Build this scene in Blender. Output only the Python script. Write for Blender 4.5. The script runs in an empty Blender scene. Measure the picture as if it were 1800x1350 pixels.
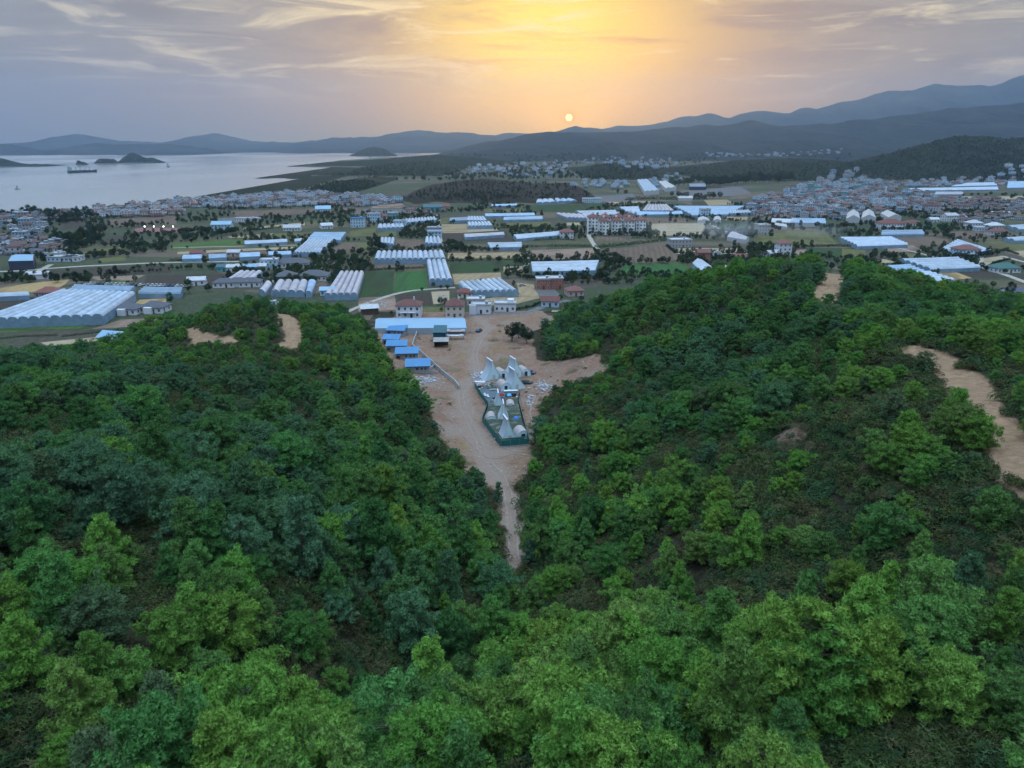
import bpy, math, random
import numpy as np
from mathutils import Vector, noise as mnoise

rng = np.random.default_rng(11)
random.seed(11)
SC = bpy.context.scene
COL = SC.collection
PI = math.pi
R = math.radians

# ------------------------------------------------------------------ camera
CAM_H = 80.0
FPX = 1250.0                       # focal length in the photograph's pixels (1800 wide)
PITCH = math.atan(425.0 / FPX)     # the horizon sits 425 px above the middle
cam_d = bpy.data.cameras.new('camera')
cam = bpy.data.objects.new('camera', cam_d)
COL.objects.link(cam)
cam.location = (0, 0, CAM_H)
cam.rotation_euler = (PI / 2 - PITCH, 0, 0)
cam_d.sensor_width = 36.0
cam_d.lens = 36.0 * FPX / 1800.0
cam_d.clip_start = 0.5
cam_d.clip_end = 90000.0
SC.camera = cam

# ------------------------------------------------------------------ sky, sun, exposure
SUN_AZ = math.atan2((1000 - 900) / FPX, math.cos(PITCH) + (675 - 213) / FPX * math.sin(PITCH))   # to the right of straight ahead
SUN_EL = R(1.75)
sun_dir = Vector((math.sin(SUN_AZ) * math.cos(SUN_EL), math.cos(SUN_AZ) * math.cos(SUN_EL), math.sin(SUN_EL)))

world = bpy.data.worlds.new('World')
SC.world = world
world.use_nodes = True
nt = world.node_tree
nt.nodes.clear()


class NG:
    """small helper to write node graphs"""
    def __init__(s, tree):
        s.t = tree

    def n(s, typ, **kw):
        node = s.t.nodes.new(typ)
        for k, v in kw.items():
            setattr(node, k, v)
        return node

    def link(s, a, b):
        s.t.links.new(a, b)

    def put(s, sock, v):
        if hasattr(v, 'is_output'):
            s.link(v, sock)
        else:
            sock.default_value = v

    def m(s, op, a, b=0.0, c=0.0, clamp=False):
        nd = s.n('ShaderNodeMath', operation=op, use_clamp=clamp)
        s.put(nd.inputs[0], a)
        s.put(nd.inputs[1], b)
        s.put(nd.inputs[2], c)
        return nd.outputs[0]

    def mix(s, f, a, b, bt='MIX', clampf=True):
        nd = s.n('ShaderNodeMix', data_type='RGBA', blend_type=bt, clamp_factor=clampf)
        s.put(nd.inputs[0], f)
        s.put(nd.inputs[6], a if hasattr(a, 'is_output') else (*a, 1.0))
        s.put(nd.inputs[7], b if hasattr(b, 'is_output') else (*b, 1.0))
        return nd.outputs[2]

    def ramp(s, f, stops, interp='EASE'):
        nd = s.n('ShaderNodeValToRGB')
        cr = nd.color_ramp
        cr.interpolation = interp
        while len(cr.elements) < len(stops):
            cr.elements.new(0.5)
        for e, (p, c) in zip(cr.elements, stops):
            e.position = p
            e.color = (*c, 1.0) if len(c) == 3 else c
        s.put(nd.inputs[0], f)
        return nd.outputs[0]

    def smooth(s, v, lo, hi):
        nd = s.n('ShaderNodeMapRange', interpolation_type='SMOOTHSTEP')
        s.put(nd.inputs[0], v)
        nd.inputs[1].default_value = lo
        nd.inputs[2].default_value = hi
        return nd.outputs[0]

    def noise(s, vec, scale, detail=4.0, rough=0.55, dist=0.0):
        nd = s.n('ShaderNodeTexNoise')
        if vec is not None:
            s.link(vec, nd.inputs['Vector'])
        nd.inputs['Scale'].default_value = scale
        nd.inputs['Detail'].default_value = detail
        nd.inputs['Roughness'].default_value = rough
        nd.inputs['Distortion'].default_value = dist
        return nd.outputs['Fac']

    def comb(s, x, y, z=0.0):
        nd = s.n('ShaderNodeCombineXYZ')
        s.put(nd.inputs[0], x)
        s.put(nd.inputs[1], y)
        s.put(nd.inputs[2], z)
        return nd.outputs[0]


def build_sky():
    g = NG(nt)
    tc = g.n('ShaderNodeTexCoord')
    sep = g.n('ShaderNodeSeparateXYZ')
    g.link(tc.outputs['Generated'], sep.inputs[0])
    x, y, z = sep.outputs
    el = g.m('ARCSINE', z)                              # radians
    az = g.m('ARCTAN2', x, y)
    daz = g.m('SUBTRACT', az, SUN_AZ)
    del_ = g.m('SUBTRACT', el, SUN_EL)
    # clear twilight base by elevation: mauve grey at the horizon, grey blue, then an unseen blue dome, brightened to light the forest
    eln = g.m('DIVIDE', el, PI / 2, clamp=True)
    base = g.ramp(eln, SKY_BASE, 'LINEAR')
    # warm veil widening to both sides of the sun
    wide = g.m('EXPONENT', g.m('MULTIPLY', g.m('POWER', g.m('ABSOLUTE', g.m('DIVIDE', daz, 0.47)), 2.0), -1.0))
    lowm = g.m('EXPONENT', g.m('MULTIPLY', g.m('POWER', g.m('DIVIDE', el, 0.36), 2.0), -1.0))
    col = g.mix(g.m('MULTIPLY', g.m('MULTIPLY', wide, lowm), 0.80), base, WARM_WIDE)
    # golden glow round the sun, taller than wide
    lx = g.m('POWER', g.m('DIVIDE', g.m('ADD', daz, 0.015), 0.190), 2.0)
    ly = g.m('POWER', g.m('DIVIDE', g.m('SUBTRACT', del_, 0.05), 0.140), 2.0)
    glow = g.m('EXPONENT', g.m('MULTIPLY', g.m('ADD', lx, ly), -1.0))
    # clouds: long streaks, stretched along the horizon
    vec = g.comb(g.m('MULTIPLY', az, 2.6), g.m('MULTIPLY', el, 15.0), 0.0)
    n1 = g.noise(vec, 1.5, 6.0, 0.60, 0.7)
    vec2 = g.comb(g.m('ADD', g.m('MULTIPLY', az, 4.0), 7.3), g.m('MULTIPLY', el, 30.0), 3.1)
    n2 = g.noise(vec2, 1.4, 6.0, 0.62, 0.9)
    high = g.smooth(el, 0.035, 0.10)
    fade = g.m('SUBTRACT', 1.0, g.smooth(el, 0.5, 1.1))
    cover = g.m('MULTIPLY', high, fade)
    dark = g.m('MULTIPLY', g.smooth(n1, 0.47, 0.68), g.m('MULTIPLY', cover, 0.70))
    col = g.mix(glow, col, WARM_GLOW)
    core = g.m('EXPONENT', g.m('MULTIPLY', g.m('ADD',
               g.m('POWER', g.m('DIVIDE', g.m('ADD', daz, 0.035), 0.135), 2.0),
               g.m('POWER', g.m('DIVIDE', g.m('SUBTRACT', del_, 0.095), 0.085), 2.0)), -1.0))
    col = g.mix(g.m('MULTIPLY', core, 0.85), col, WARM_CORE)
    halo = g.m('EXPONENT', g.m('MULTIPLY', g.m('ADD', g.m('POWER', g.m('DIVIDE', daz, 0.050), 2.0), g.m('POWER', g.m('DIVIDE', del_, 0.038), 2.0)), -1.0))
    col = g.mix(g.m('MULTIPLY', halo, 0.85), col, (1.45, 0.84, 0.06))
    shade = g.mix(g.m('MULTIPLY', glow, 0.8), CLOUD_DARK, CLOUD_DARK_WARM)
    col = g.mix(dark, col, shade)
    wisp = g.m('MULTIPLY', g.smooth(n2, 0.50, 0.70), g.m('MULTIPLY', cover, 0.95))
    lit = g.mix(g.m('MULTIPLY', wide, 0.95), WISP_COOL, WISP_WARM)
    col = g.mix(wisp, col, lit)
    # physical sky underneath
    sky = g.n('ShaderNodeTexSky', sky_type='NISHITA')
    sky.sun_disc = False
    sky.sun_elevation = SUN_EL
    sky.sun_rotation = SUN_AZ
    sky.altitude = 100
    sky.air_density = 1.6
    sky.dust_density = 3.0
    bg1 = g.n('ShaderNodeBackground')
    g.link(sky.outputs[0], bg1.inputs[0])
    bg1.inputs[1].default_value = NISHITA_K
    bg2 = g.n('ShaderNodeBackground')
    g.link(col, bg2.inputs[0])
    bg2.inputs[1].default_value = SKY_K
    add = g.n('ShaderNodeAddShader')
    g.link(bg1.outputs[0], add.inputs[0])
    g.link(bg2.outputs[0], add.inputs[1])
    out = g.n('ShaderNodeOutputWorld')
    g.link(add.outputs[0], out.inputs[0])


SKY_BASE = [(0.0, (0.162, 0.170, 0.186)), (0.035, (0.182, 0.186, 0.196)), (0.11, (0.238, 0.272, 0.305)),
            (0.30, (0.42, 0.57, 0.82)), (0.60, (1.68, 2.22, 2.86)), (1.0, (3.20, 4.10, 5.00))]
WARM_WIDE = (0.410, 0.305, 0.120)
WARM_GLOW = (0.98, 0.53, 0.0)
WARM_CORE = (1.20, 0.98, 0.06)
CLOUD_DARK = (0.155, 0.146, 0.152)
CLOUD_DARK_WARM = (0.52, 0.29, 0.03)
WISP_COOL = (0.44, 0.43, 0.40)
WISP_WARM = (1.12, 0.88, 0.36)
NISHITA_K = 0.05
SKY_K = 1.0
HAZE_D = 0.000066
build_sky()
world.cycles.sampling_method = 'MANUAL'
world.cycles.sample_map_resolution = 512

sun_l = bpy.data.lights.new('sun_lamp', 'SUN')
sun_l.energy = 0.6
sun_l.angle = R(0.6)
sun_l.color = (1.0, 0.62, 0.30)
sun_o = bpy.data.objects.new('sun_lamp', sun_l)
COL.objects.link(sun_o)
sun_o.rotation_euler = (-sun_dir).to_track_quat('-Z', 'Y').to_euler()

SC.view_settings.view_transform = 'Standard'
SC.view_settings.look = 'None'
SC.view_settings.exposure = 0.0
SC.view_settings.gamma = 1.0
SC.view_settings.use_curve_mapping = False
SC.render.engine = 'CYCLES'
SC.cycles.use_denoising = True
SC.cycles.max_bounces = 6
SC.cycles.diffuse_bounces = 2
SC.cycles.glossy_bounces = 2
SC.cycles.transmission_bounces = 3
SC.cycles.volume_bounces = 1
SC.cycles.transparent_max_bounces = 6
SC.cycles.use_adaptive_sampling = True
SC.cycles.adaptive_threshold = 0.015

# ------------------------------------------------------------------ helpers
CT, ST = math.cos(PITCH), math.sin(PITCH)


def ray(px, py):
    a = (px - 900.0) / FPX
    b = (675.0 - py) / FPX
    return np.array([a, CT + b * ST, -ST + b * CT])


def G(px, py, z=0.0):
    """where the line of sight of a photograph pixel meets height z"""
    d = ray(px, py)
    t = (z - CAM_H) / d[2]
    return (d[0] * t, d[1] * t)


def proj(x, y, z):
    """pixel of a world point (numpy friendly)"""
    dz = z - CAM_H
    f = y * CT - dz * ST
    u = y * ST + dz * CT
    return 900 + FPX * x / f, 675 - FPX * u / f, f


def tag(o, label=None, cat=None, group=None, kind=None):
    if label:
        o['label'] = label
    if cat:
        o['category'] = cat
    if group:
        o['group'] = group
    if kind:
        o['kind'] = kind
    return o


def link(o, parent=None):
    COL.objects.link(o)
    if parent is not None:
        o.parent = parent
    return o


def empty(name, loc=(0, 0, 0), rz=0.0):
    o = bpy.data.objects.new(name, None)
    o.location = loc
    o.rotation_euler = (0, 0, rz)
    o.empty_display_size = 0.5
    COL.objects.link(o)
    return o


def mesh_obj(name, verts, faces, mats, parent=None, mi=None, smooth=False, loc=None, rz=None):
    me = bpy.data.meshes.new(name)
    me.from_pydata([tuple(v) for v in verts], [], [tuple(f) for f in faces])
    if not isinstance(mats, (list, tuple)):
        mats = [mats]
    for m_ in mats:
        me.materials.append(m_)
    if mi is not None:
        me.polygons.foreach_set('material_index', mi)
    if smooth:
        me.polygons.foreach_set('use_smooth', [True] * len(me.polygons))
    me.update()
    o = bpy.data.objects.new(name, me)
    if loc is not None:
        o.location = loc
    if rz is not None:
        o.rotation_euler = (0, 0, rz)
    return link(o, parent)


def grid_mesh(name, X, Y, Z, mat, smooth=True, attrs=None, flip=False):
    """X, Y, Z arrays of shape (ny, nx)"""
    ny, nx = X.shape
    me = bpy.data.meshes.new(name)
    nv = nx * ny
    co = np.stack([X, Y, Z], -1).reshape(-1, 3).astype(np.float32)
    i = np.arange(ny - 1)[:, None] * nx + np.arange(nx - 1)[None, :]
    q = np.stack([i, i + 1, i + nx + 1, i + nx], -1).reshape(-1, 4)
    if flip:
        q = q[:, ::-1]
    nf = len(q)
    me.vertices.add(nv)
    me.vertices.foreach_set('co', co.ravel())
    me.loops.add(nf * 4)
    me.loops.foreach_set('vertex_index', q.ravel().astype(np.int32))
    me.polygons.add(nf)
    me.polygons.foreach_set('loop_start', (np.arange(nf) * 4).astype(np.int32))
    me.polygons.foreach_set('use_smooth', np.ones(nf, dtype=bool) if smooth else np.zeros(nf, dtype=bool))
    me.materials.append(mat)
    if attrs:
        for k, v in attrs.items():
            a = me.attributes.new(k, 'FLOAT', 'POINT')
            a.data.foreach_set('value', v.ravel().astype(np.float32))
    me.update()
    me.validate()
    o = bpy.data.objects.new(name, me)
    COL.objects.link(o)
    return o


class MB:
    """mesh builder: boxes, prisms, quads collected into one mesh"""
    def __init__(s):
        s.v, s.f, s.mi = [], [], []

    def add(s, vs, fs, m=0):
        k = len(s.v)
        s.v += [tuple(p) for p in vs]
        s.f += [tuple(i + k for i in f) for f in fs]
        s.mi += [m] * len(fs)
        return s

    def box(s, x0, x1, y0, y1, z0, z1, m=0):
        return s.add([(x0, y0, z0), (x1, y0, z0), (x1, y1, z0), (x0, y1, z0), (x0, y0, z1), (x1, y0, z1), (x1, y1, z1), (x0, y1, z1)],
                     [(0, 3, 2, 1), (4, 5, 6, 7), (0, 1, 5, 4), (1, 2, 6, 5), (2, 3, 7, 6), (3, 0, 4, 7)], m)

    def bar(s, a, b, r, m=0, n=6, r2=None):
        a, b = Vector(a), Vector(b)
        d = (b - a).normalized()
        u = d.orthogonal().normalized()
        w = d.cross(u)
        r2 = r if r2 is None else r2
        vs = []
        for p, rr in ((a, r), (b, r2)):
            for k in range(n):
                t = 2 * PI * k / n
                vs.append(p + (u * math.cos(t) + w * math.sin(t)) * rr)
        fs = [(k, (k + 1) % n, n + (k + 1) % n, n + k) for k in range(n)]
        fs += [tuple(range(n - 1, -1, -1)), tuple(range(n, 2 * n))]
        return s.add(vs, fs, m)

    def hip(s, x0, x1, y0, y1, z, h, over=0.4, m=0, t=0.15):
        x0 -= over; x1 += over; y0 -= over; y1 += over
        w, d = x1 - x0, y1 - y0
        if w >= d:
            r0, r1 = (x0 + d / 2, (y0 + y1) / 2, z + h), (x1 - d / 2, (y0 + y1) / 2, z + h)
        else:
            r0, r1 = ((x0 + x1) / 2, y0 + w / 2, z + h), ((x0 + x1) / 2, y1 - w / 2, z + h)
        vs = [(x0, y0, z), (x1, y0, z), (x1, y1, z), (x0, y1, z), (x0, y0, z - t), (x1, y0, z - t), (x1, y1, z - t), (x0, y1, z - t), r0, r1]
        if w >= d:
            top = [(0, 1, 9, 8), (1, 2, 9), (2, 3, 8, 9), (3, 0, 8)]
        else:
            top = [(0, 1, 8), (1, 2, 9, 8), (2, 3, 9), (3, 0, 8, 9)]
        return s.add(vs, top + [(0, 4, 5, 1), (1, 5, 6, 2), (2, 6, 7, 3), (3, 7, 4, 0), (4, 7, 6, 5)], m)

    def gable(s, x0, x1, y0, y1, z, h, over=0.3, m=0, t=0.12):
        """ridge along x"""
        x0 -= over; x1 += over; y0 -= over; y1 += over
        ym = (y0 + y1) / 2
        vs = []
        for x in (x0, x1):
            vs += [(x, y0, z), (x, ym, z + h), (x, y1, z), (x, y0, z - t), (x, ym, z + h - t), (x, y1, z - t)]
        fs = [(0, 6, 7, 1), (1, 7, 8, 2), (3, 4, 10, 9), (4, 5, 11, 10), (0, 3, 9, 6), (2, 8, 11, 5), (0, 1, 4, 3), (1, 2, 5, 4), (6, 9, 10, 7), (7, 10, 11, 8)]
        return s.add(vs, fs, m)

    def build(s, name, mats, parent=None, smooth=False, loc=None, rz=None):
        return mesh_obj(name, s.v, s.f, mats, parent, s.mi, smooth, loc, rz)


# ------------------------------------------------------------------ materials
def new_mat(name):
    m = bpy.data.materials.new(name)
    m.use_nodes = True
    m.node_tree.nodes.clear()
    g = NG(m.node_tree)
    out = g.n('ShaderNodeOutputMaterial')
    return m, g, out


def pos_vec(g):
    return g.n('ShaderNodeNewGeometry').outputs['Position']


def stain_mat(name, c1, c2, scale=1.0, rough=0.85, c3=None, scale3=0.2, spec=0.3, stretch=None, vary=0.0, bump=0.0, bump_scale=None, use_obj=False, rows=None):
    """two-tone noise-grained surface, optionally with larger patches of a third colour"""
    c1, c2 = (tuple(x * 0.80 for x in c) for c in (c1, c2))
    c3 = tuple(x * 0.80 for x in c3) if c3 is not None else None
    m, g, out = new_mat(name)
    p = g.n('ShaderNodeTexCoord').outputs['Object'] if use_obj else pos_vec(g)
    if stretch:
        mp = g.n('ShaderNodeMapping')
        g.link(p, mp.inputs[0])
        mp.inputs['Scale'].default_value = stretch
        p = mp.outputs[0]
    n1 = g.noise(p, scale, 6.0, 0.62)
    col = g.mix(g.smooth(n1, 0.33, 0.67), c1, c2)
    if c3 is not None:
        n2 = g.noise(p, scale3, 4.0, 0.55, 0.4)
        col = g.mix(g.smooth(n2, 0.48, 0.66), col, c3)
    if rows:
        mp2 = g.n('ShaderNodeMapping')
        g.link(pos_vec(g), mp2.inputs[0])
        mp2.inputs['Rotation'].default_value = (0, 0, rows[0])
        wv = g.n('ShaderNodeTexWave', wave_type='BANDS', bands_direction='X', wave_profile='SIN')
        g.link(mp2.outputs[0], wv.inputs['Vector'])
        wv.inputs['Scale'].default_value = .314 / rows[1]
        wv.inputs['Distortion'].default_value = 1.2
        wv.inputs['Detail'].default_value = 2.0
        wv.inputs['Detail Scale'].default_value = .6
        col = g.mix(g.m('MULTIPLY', wv.outputs['Fac'], rows[2]), col, tuple(x * .45 for x in c1))
    if vary > 0:
        oi = g.n('ShaderNodeObjectInfo')
        hs = g.n('ShaderNodeHueSaturation')
        g.link(col, hs.inputs['Color'])
        g.link(g.m('ADD', g.m('MULTIPLY', oi.outputs['Random'], vary * 2), 1.0 - vary), hs.inputs['Value'])
        col = hs.outputs[0]
    b = g.n('ShaderNodeBsdfPrincipled')
    g.link(col, b.inputs['Base Color'])
    b.inputs['Roughness'].default_value = rough
    b.inputs['Specular IOR Level'].default_value = spec
    if bump > 0:
        bn = g.n('ShaderNodeBump')
        bn.inputs['Strength'].default_value = 0.8
        bn.inputs['Distance'].default_value = bump
        g.link(g.noise(p, bump_scale or scale * 3, 4.0, 0.6), bn.inputs['Height'])
        g.link(bn.outputs[0], b.inputs['Normal'])
    g.link(b.outputs[0], out.inputs[0])
    return m


def plain_mat(name, c, rough=0.6, spec=0.4, metal=0.0, k=0.12, scale=2.0):
    c1 = tuple(x * (1 - k) for x in c)
    c2 = tuple(min(1, x * (1 + k)) for x in c)
    m = stain_mat(name, c1, c2, scale, rough, spec=spec)
    if metal:
        m.node_tree.nodes['Principled BSDF'].inputs['Metallic'].default_value = metal
    return m


def pine_mat(name, tones):
    """needles whose hue follows the tree's own tone (a property of single trees, a point value of the massed ones)"""
    m, g, out = new_mat(name)
    oi = g.n('ShaderNodeObjectInfo')
    a1 = g.n('ShaderNodeAttribute', attribute_name='tone', attribute_type='OBJECT').outputs['Fac']
    a2 = g.n('ShaderNodeAttribute', attribute_name='tone', attribute_type='INSTANCER').outputs['Fac']
    tone = g.m('MAXIMUM', a1, a2)
    n = len(tones)
    base = g.ramp(tone, [((i + .5) / n, c) for i, c in enumerate(tones)], 'LINEAR')
    p = g.n('ShaderNodeTexCoord').outputs['Object']
    n1 = g.noise(p, 1.3, 3.0, 0.65)
    k = g.m('ADD', g.m('MULTIPLY', g.smooth(n1, .28, .72), .75), .62)
    hs = g.n('ShaderNodeHueSaturation')
    g.link(base, hs.inputs['Color'])
    g.link(g.m('ADD', g.m('MULTIPLY', oi.outputs['Random'], 0.035), 0.4825), hs.inputs['Hue'])
    g.link(g.m('MULTIPLY', k, g.m('ADD', g.m('MULTIPLY', g.m('FRACT', g.m('MULTIPLY', oi.outputs['Random'], 7.31)), 0.36), 0.82)), hs.inputs['Value'])
    d = g.n('ShaderNodeBsdfDiffuse')
    g.link(hs.outputs[0], d.inputs[0])
    t = g.n('ShaderNodeBsdfTranslucent')
    g.link(hs.outputs[0], t.inputs[0])
    mx = g.n('ShaderNodeMixShader')
    mx.inputs[0].default_value = 0.25
    g.link(d.outputs[0], mx.inputs[1])
    g.link(t.outputs[0], mx.inputs[2])
    g.link(mx.outputs[0], out.inputs[0])
    return m


def needle_mat(name, c, k=0.45):
    m, g, out = new_mat(name)
    oi = g.n('ShaderNodeObjectInfo')
    p = g.n('ShaderNodeTexCoord').outputs['Object']
    n1 = g.noise(p, 1.1, 3.0, 0.6)
    col = g.mix(g.smooth(n1, 0.3, 0.7), tuple(x * (1 - k) for x in c), tuple(x * (1 + k) for x in c))
    hs = g.n('ShaderNodeHueSaturation')
    g.link(col, hs.inputs['Color'])
    g.link(g.m('ADD', g.m('MULTIPLY', oi.outputs['Random'], 0.05), 0.475), hs.inputs['Hue'])
    g.link(g.m('ADD', g.m('MULTIPLY', g.m('FRACT', g.m('MULTIPLY', oi.outputs['Random'], 7.31)), 0.5), 0.75), hs.inputs['Value'])
    d = g.n('ShaderNodeBsdfDiffuse')
    g.link(hs.outputs[0], d.inputs[0])
    t = g.n('ShaderNodeBsdfTranslucent')
    g.link(hs.outputs[0], t.inputs[0])
    mx = g.n('ShaderNodeMixShader')
    mx.inputs[0].default_value = 0.28
    g.link(d.outputs[0], mx.inputs[1])
    g.link(t.outputs[0], mx.inputs[2])
    g.link(mx.outputs[0], out.inputs[0])
    return m
# ------------------------------------------------------------------ the near terrain: two wooded hills and a ravine
# height survey: photograph pixel of a ground spot and its height above the plain
SURVEY = [
    # left hill
    (100, 1300, 36), (100, 1000, 34), (100, 800, 31), (100, 700, 26), (100, 662, 23), (-250, 1100, 36), (-250, 800, 33), (-250, 665, 23),
    (250, 900, 30), (250, 740, 25), (250, 660, 20), (500, 800, 21), (500, 700, 20), (350, 1200, 29), (300, 1050, 30), (500, 1000, 24), (500, 1150, 25),
    (620, 900, 16), (700, 850, 10), (750, 1000, 10.5), (800, 900, 6), (860, 870, 3), (650, 750, 13), (700, 760, 8), (600, 640, 14),
    (520, 665, 15.5), (520, 612, 17), (480, 548, 20), (430, 560, 20.5), (400, 590, 15), (335, 584, 12.5), (560, 570, 16), (620, 590, 10), (660, 610, 3),
    (690, 650, 3), (740, 705, 3), (790, 800, 3), (300, 625, 9),
    # ravine
    (900, 900, 4), (900, 970, 6), (840, 1060, 7), (740, 1165, 9.5), (640, 1265, 13), (540, 1360, 17),
    # valley floor
    (870, 780, 1.2), (870, 720, .6), (770, 690, .8), (760, 620, .3), (850, 640, .3), (950, 660, .8), (930, 720, 1.0), (830, 840, 2), (900, 830, 2), (700, 590, .2),
    (850, 590, 0), (940, 590, .6),
    # right hill
    (1000, 610, 4), (1100, 545, 19), (1050, 566, 13), (1200, 500, 28), (1300, 488, 33), (1250, 545, 27), (1200, 620, 21), (1000, 706, 6), (1150, 750, 19), (1300, 700, 27), (950, 820, 4.5), (1000, 900, 11),
    (1150, 900, 19), (1350, 850, 30), (1400, 750, 33), (1550, 660, 38), (1600, 850, 38), (1400, 1000, 30), (1300, 1090, 27), (1400, 1130, 27), (1000, 1060, 14),
    (1200, 1130, 22), (1100, 650, 14), (1300, 600, 28), (1380, 540, 34), (1460, 505, 37.5), (1462, 480, 36.5), (1600, 612, 42), (1700, 720, 43), (1800, 850, 44.5), (1000, 780, 8.5),
    (1790, 640, 37.5), (1650, 590, 37), (1560, 530, 35), (2100, 700, 40), (2100, 900, 45), (2000, 640, 36), (1560, 1000, 35), (1700, 950, 39),
    # near spur
    (1100, 1210, 30), (1300, 1260, 36), (1600, 1300, 41), (900, 1310, 29), (1750, 1200, 41), (1750, 1060, 39), (720, 1345, 24), (1500, 1180, 34), (2100, 1150, 46),
]
WORLD_Z = [(-60, 5, 38), (0, 5, 33), (60, 5, 44), (-120, 5, 38), (130, 5, 46), (-60, -40, 38), (60, -40, 44), (0, -40, 36),
           (-420, 60, 34), (-420, 180, 14), (420, 60, 42), (420, 190, 34), (-230, 165, 20), (-330, 190, 15), (-150, 205, 9), (-250, 215, 7)]
for (px_, py_) in [(-400, 606), (-250, 604), (-100, 602), (0, 604), (120, 603), (200, 598), (260, 585), (350, 545), (450, 517), (560, 524), (640, 560), (690, 590),
                   (-300, 560), (0, 560), (150, 560), (300, 500), (450, 480), (600, 480), (750, 500), (900, 500), (700, 560), (800, 560)]:
    WORLD_Z.append((*G(px_, py_), 0.0))
for (x_, y_) in [(70, 355), (100, 372), (140, 378), (190, 355), (230, 300), (280, 270), (330, 250), (420, 250), (70, 380), (150, 400), (250, 380), (330, 330), (430, 320)]:
    WORLD_Z.append((x_, y_, 0.0))
pts = np.array([(*G(a, b, z), z) for a, b, z in SURVEY] + WORLD_Z, dtype=float)


def tps_fit(P, lam=6.0):
    n = len(P)
    d = np.hypot(P[:, 0][:, None] - P[:, 0][None], P[:, 1][:, None] - P[:, 1][None]) / 100.0
    K = np.where(d > 0, d * d * np.log(d + 1e-12), 0.0)
    A = np.zeros((n + 3, n + 3))
    A[:n, :n] = K + np.eye(n) * lam * 1e-3
    A[:n, n] = 1
    A[:n, n + 1:] = P[:, :2] / 100.0
    A[n:, :n] = A[:n, n:].T
    b = np.zeros(n + 3)
    b[:n] = P[:, 2]
    return np.linalg.solve(A, b)


TW = tps_fit(pts)


def tps_eval(X, Y):
    out = np.zeros(X.size)
    xf, yf = X.ravel(), Y.ravel()
    n = len(pts)
    for s in range(0, xf.size, 40000):
        a, b = xf[s:s + 40000], yf[s:s + 40000]
        d2 = ((a[:, None] - pts[None, :, 0]) ** 2 + (b[:, None] - pts[None, :, 1]) ** 2) / 1e4
        K = 0.5 * d2 * np.log(d2 + 1e-12)
        out[s:s + 40000] = K @ TW[:n] + TW[n] + TW[n + 1] * a / 100 + TW[n + 2] * b / 100
    return out.reshape(X.shape)


def vnoise(X, Y, scale, seed=0, octaves=4):
    """value noise, numpy"""
    out = np.zeros(X.shape)
    amp, tot = 1.0, 0.0
    r = np.random.default_rng(seed + 77)
    for o in range(octaves):
        tab = r.random((257, 257))
        u = X / scale * 2 ** o + 31.7 * o
        v = Y / scale * 2 ** o + 17.3 * o
        iu, iv = np.floor(u).astype(int), np.floor(v).astype(int)
        fu, fv = u - iu, v - iv
        fu = fu * fu * (3 - 2 * fu)
        fv = fv * fv * (3 - 2 * fv)
        a = tab[iu % 256, iv % 256]; b = tab[(iu + 1) % 256, iv % 256]
        c = tab[iu % 256, (iv + 1) % 256]; d = tab[(iu + 1) % 256, (iv + 1) % 256]
        out += amp * ((a * (1 - fu) + b * fu) * (1 - fv) + (c * (1 - fu) + d * fu) * fv)
        tot += amp
        amp *= 0.5
    return out / tot


TX0, TX1, TY0, TY1, TS = -330.0, 330.0, -60.0, 390.0, 1.25
gx = np.arange(TX0, TX1 + .1, TS)
gy = np.arange(TY0, TY1 + .1, TS)
TXg, TYg = np.meshgrid(gx, gy)
H0 = tps_eval(TXg, TYg)
hill = np.clip(H0 / 4.0, 0, 1)
H = H0 + hill * ((vnoise(TXg, TYg, 26, 1, 4) - 0.5) * 3.6 + (vnoise(TXg, TYg, 6, 2, 3) - 0.5) * 0.9)
H = np.where(H0 < 2.0, H0 + (vnoise(TXg, TYg, 9, 3, 3) - .5) * 0.35 * np.clip(H0, 0.1, 1), H)
# keep the valley floor just above the plain, sink the sheet under the plain elsewhere
vx, vy = zip(*[G(a, b) for a, b in [(620, 598), (660, 548), (835, 548), (1010, 545), (1090, 600), (1010, 830), (860, 900), (700, 760)]])


def in_poly(X, Y, poly):
    inside = np.zeros(np.shape(X), bool)
    n = len(poly)
    for i in range(n):
        x1, y1 = poly[i]
        x2, y2 = poly[(i + 1) % n]
        c = ((y1 > Y) != (y2 > Y)) & (X < (x2 - x1) * (Y - y1) / ((y2 - y1) if y2 != y1 else 1e-9) + x1)
        inside ^= c
    return inside


valley = in_poly(TXg, TYg, list(zip(vx, vy)))
H = np.where(valley, np.maximum(H, 0.12), H)
H = np.where(~valley & (H < 0.15), -0.6, H)


def hz(x, y):
    """terrain height by bilinear lookup (arrays or scalars)"""
    x = np.asarray(x, float); y = np.asarray(y, float)
    u = np.clip((x - TX0) / TS, 0, len(gx) - 1.001)
    v = np.clip((y - TY0) / TS, 0, len(gy) - 1.001)
    i, j = u.astype(int), v.astype(int)
    a, b = u - i, v - j
    z = (H[j, i] * (1 - a) + H[j, i + 1] * a) * (1 - b) + (H[j + 1, i] * (1 - a) + H[j + 1, i + 1] * a) * b
    return np.maximum(z, 0.0)


def GT(px, py):
    """where a line of sight meets the near terrain (or the plain)"""
    d = ray(px, py)
    t = 25.0
    for k in range(2600):
        p = d * t
        z = CAM_H + p[2]
        if abs(p[0]) < 329 and p[1] < 389:
            hh = float(hz(p[0], p[1]))
        else:
            hh = 0.0
        if z <= hh:
            break
        t += max(0.12, (z - hh) * 0.35)
    return (p[0], p[1], hh)


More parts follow.
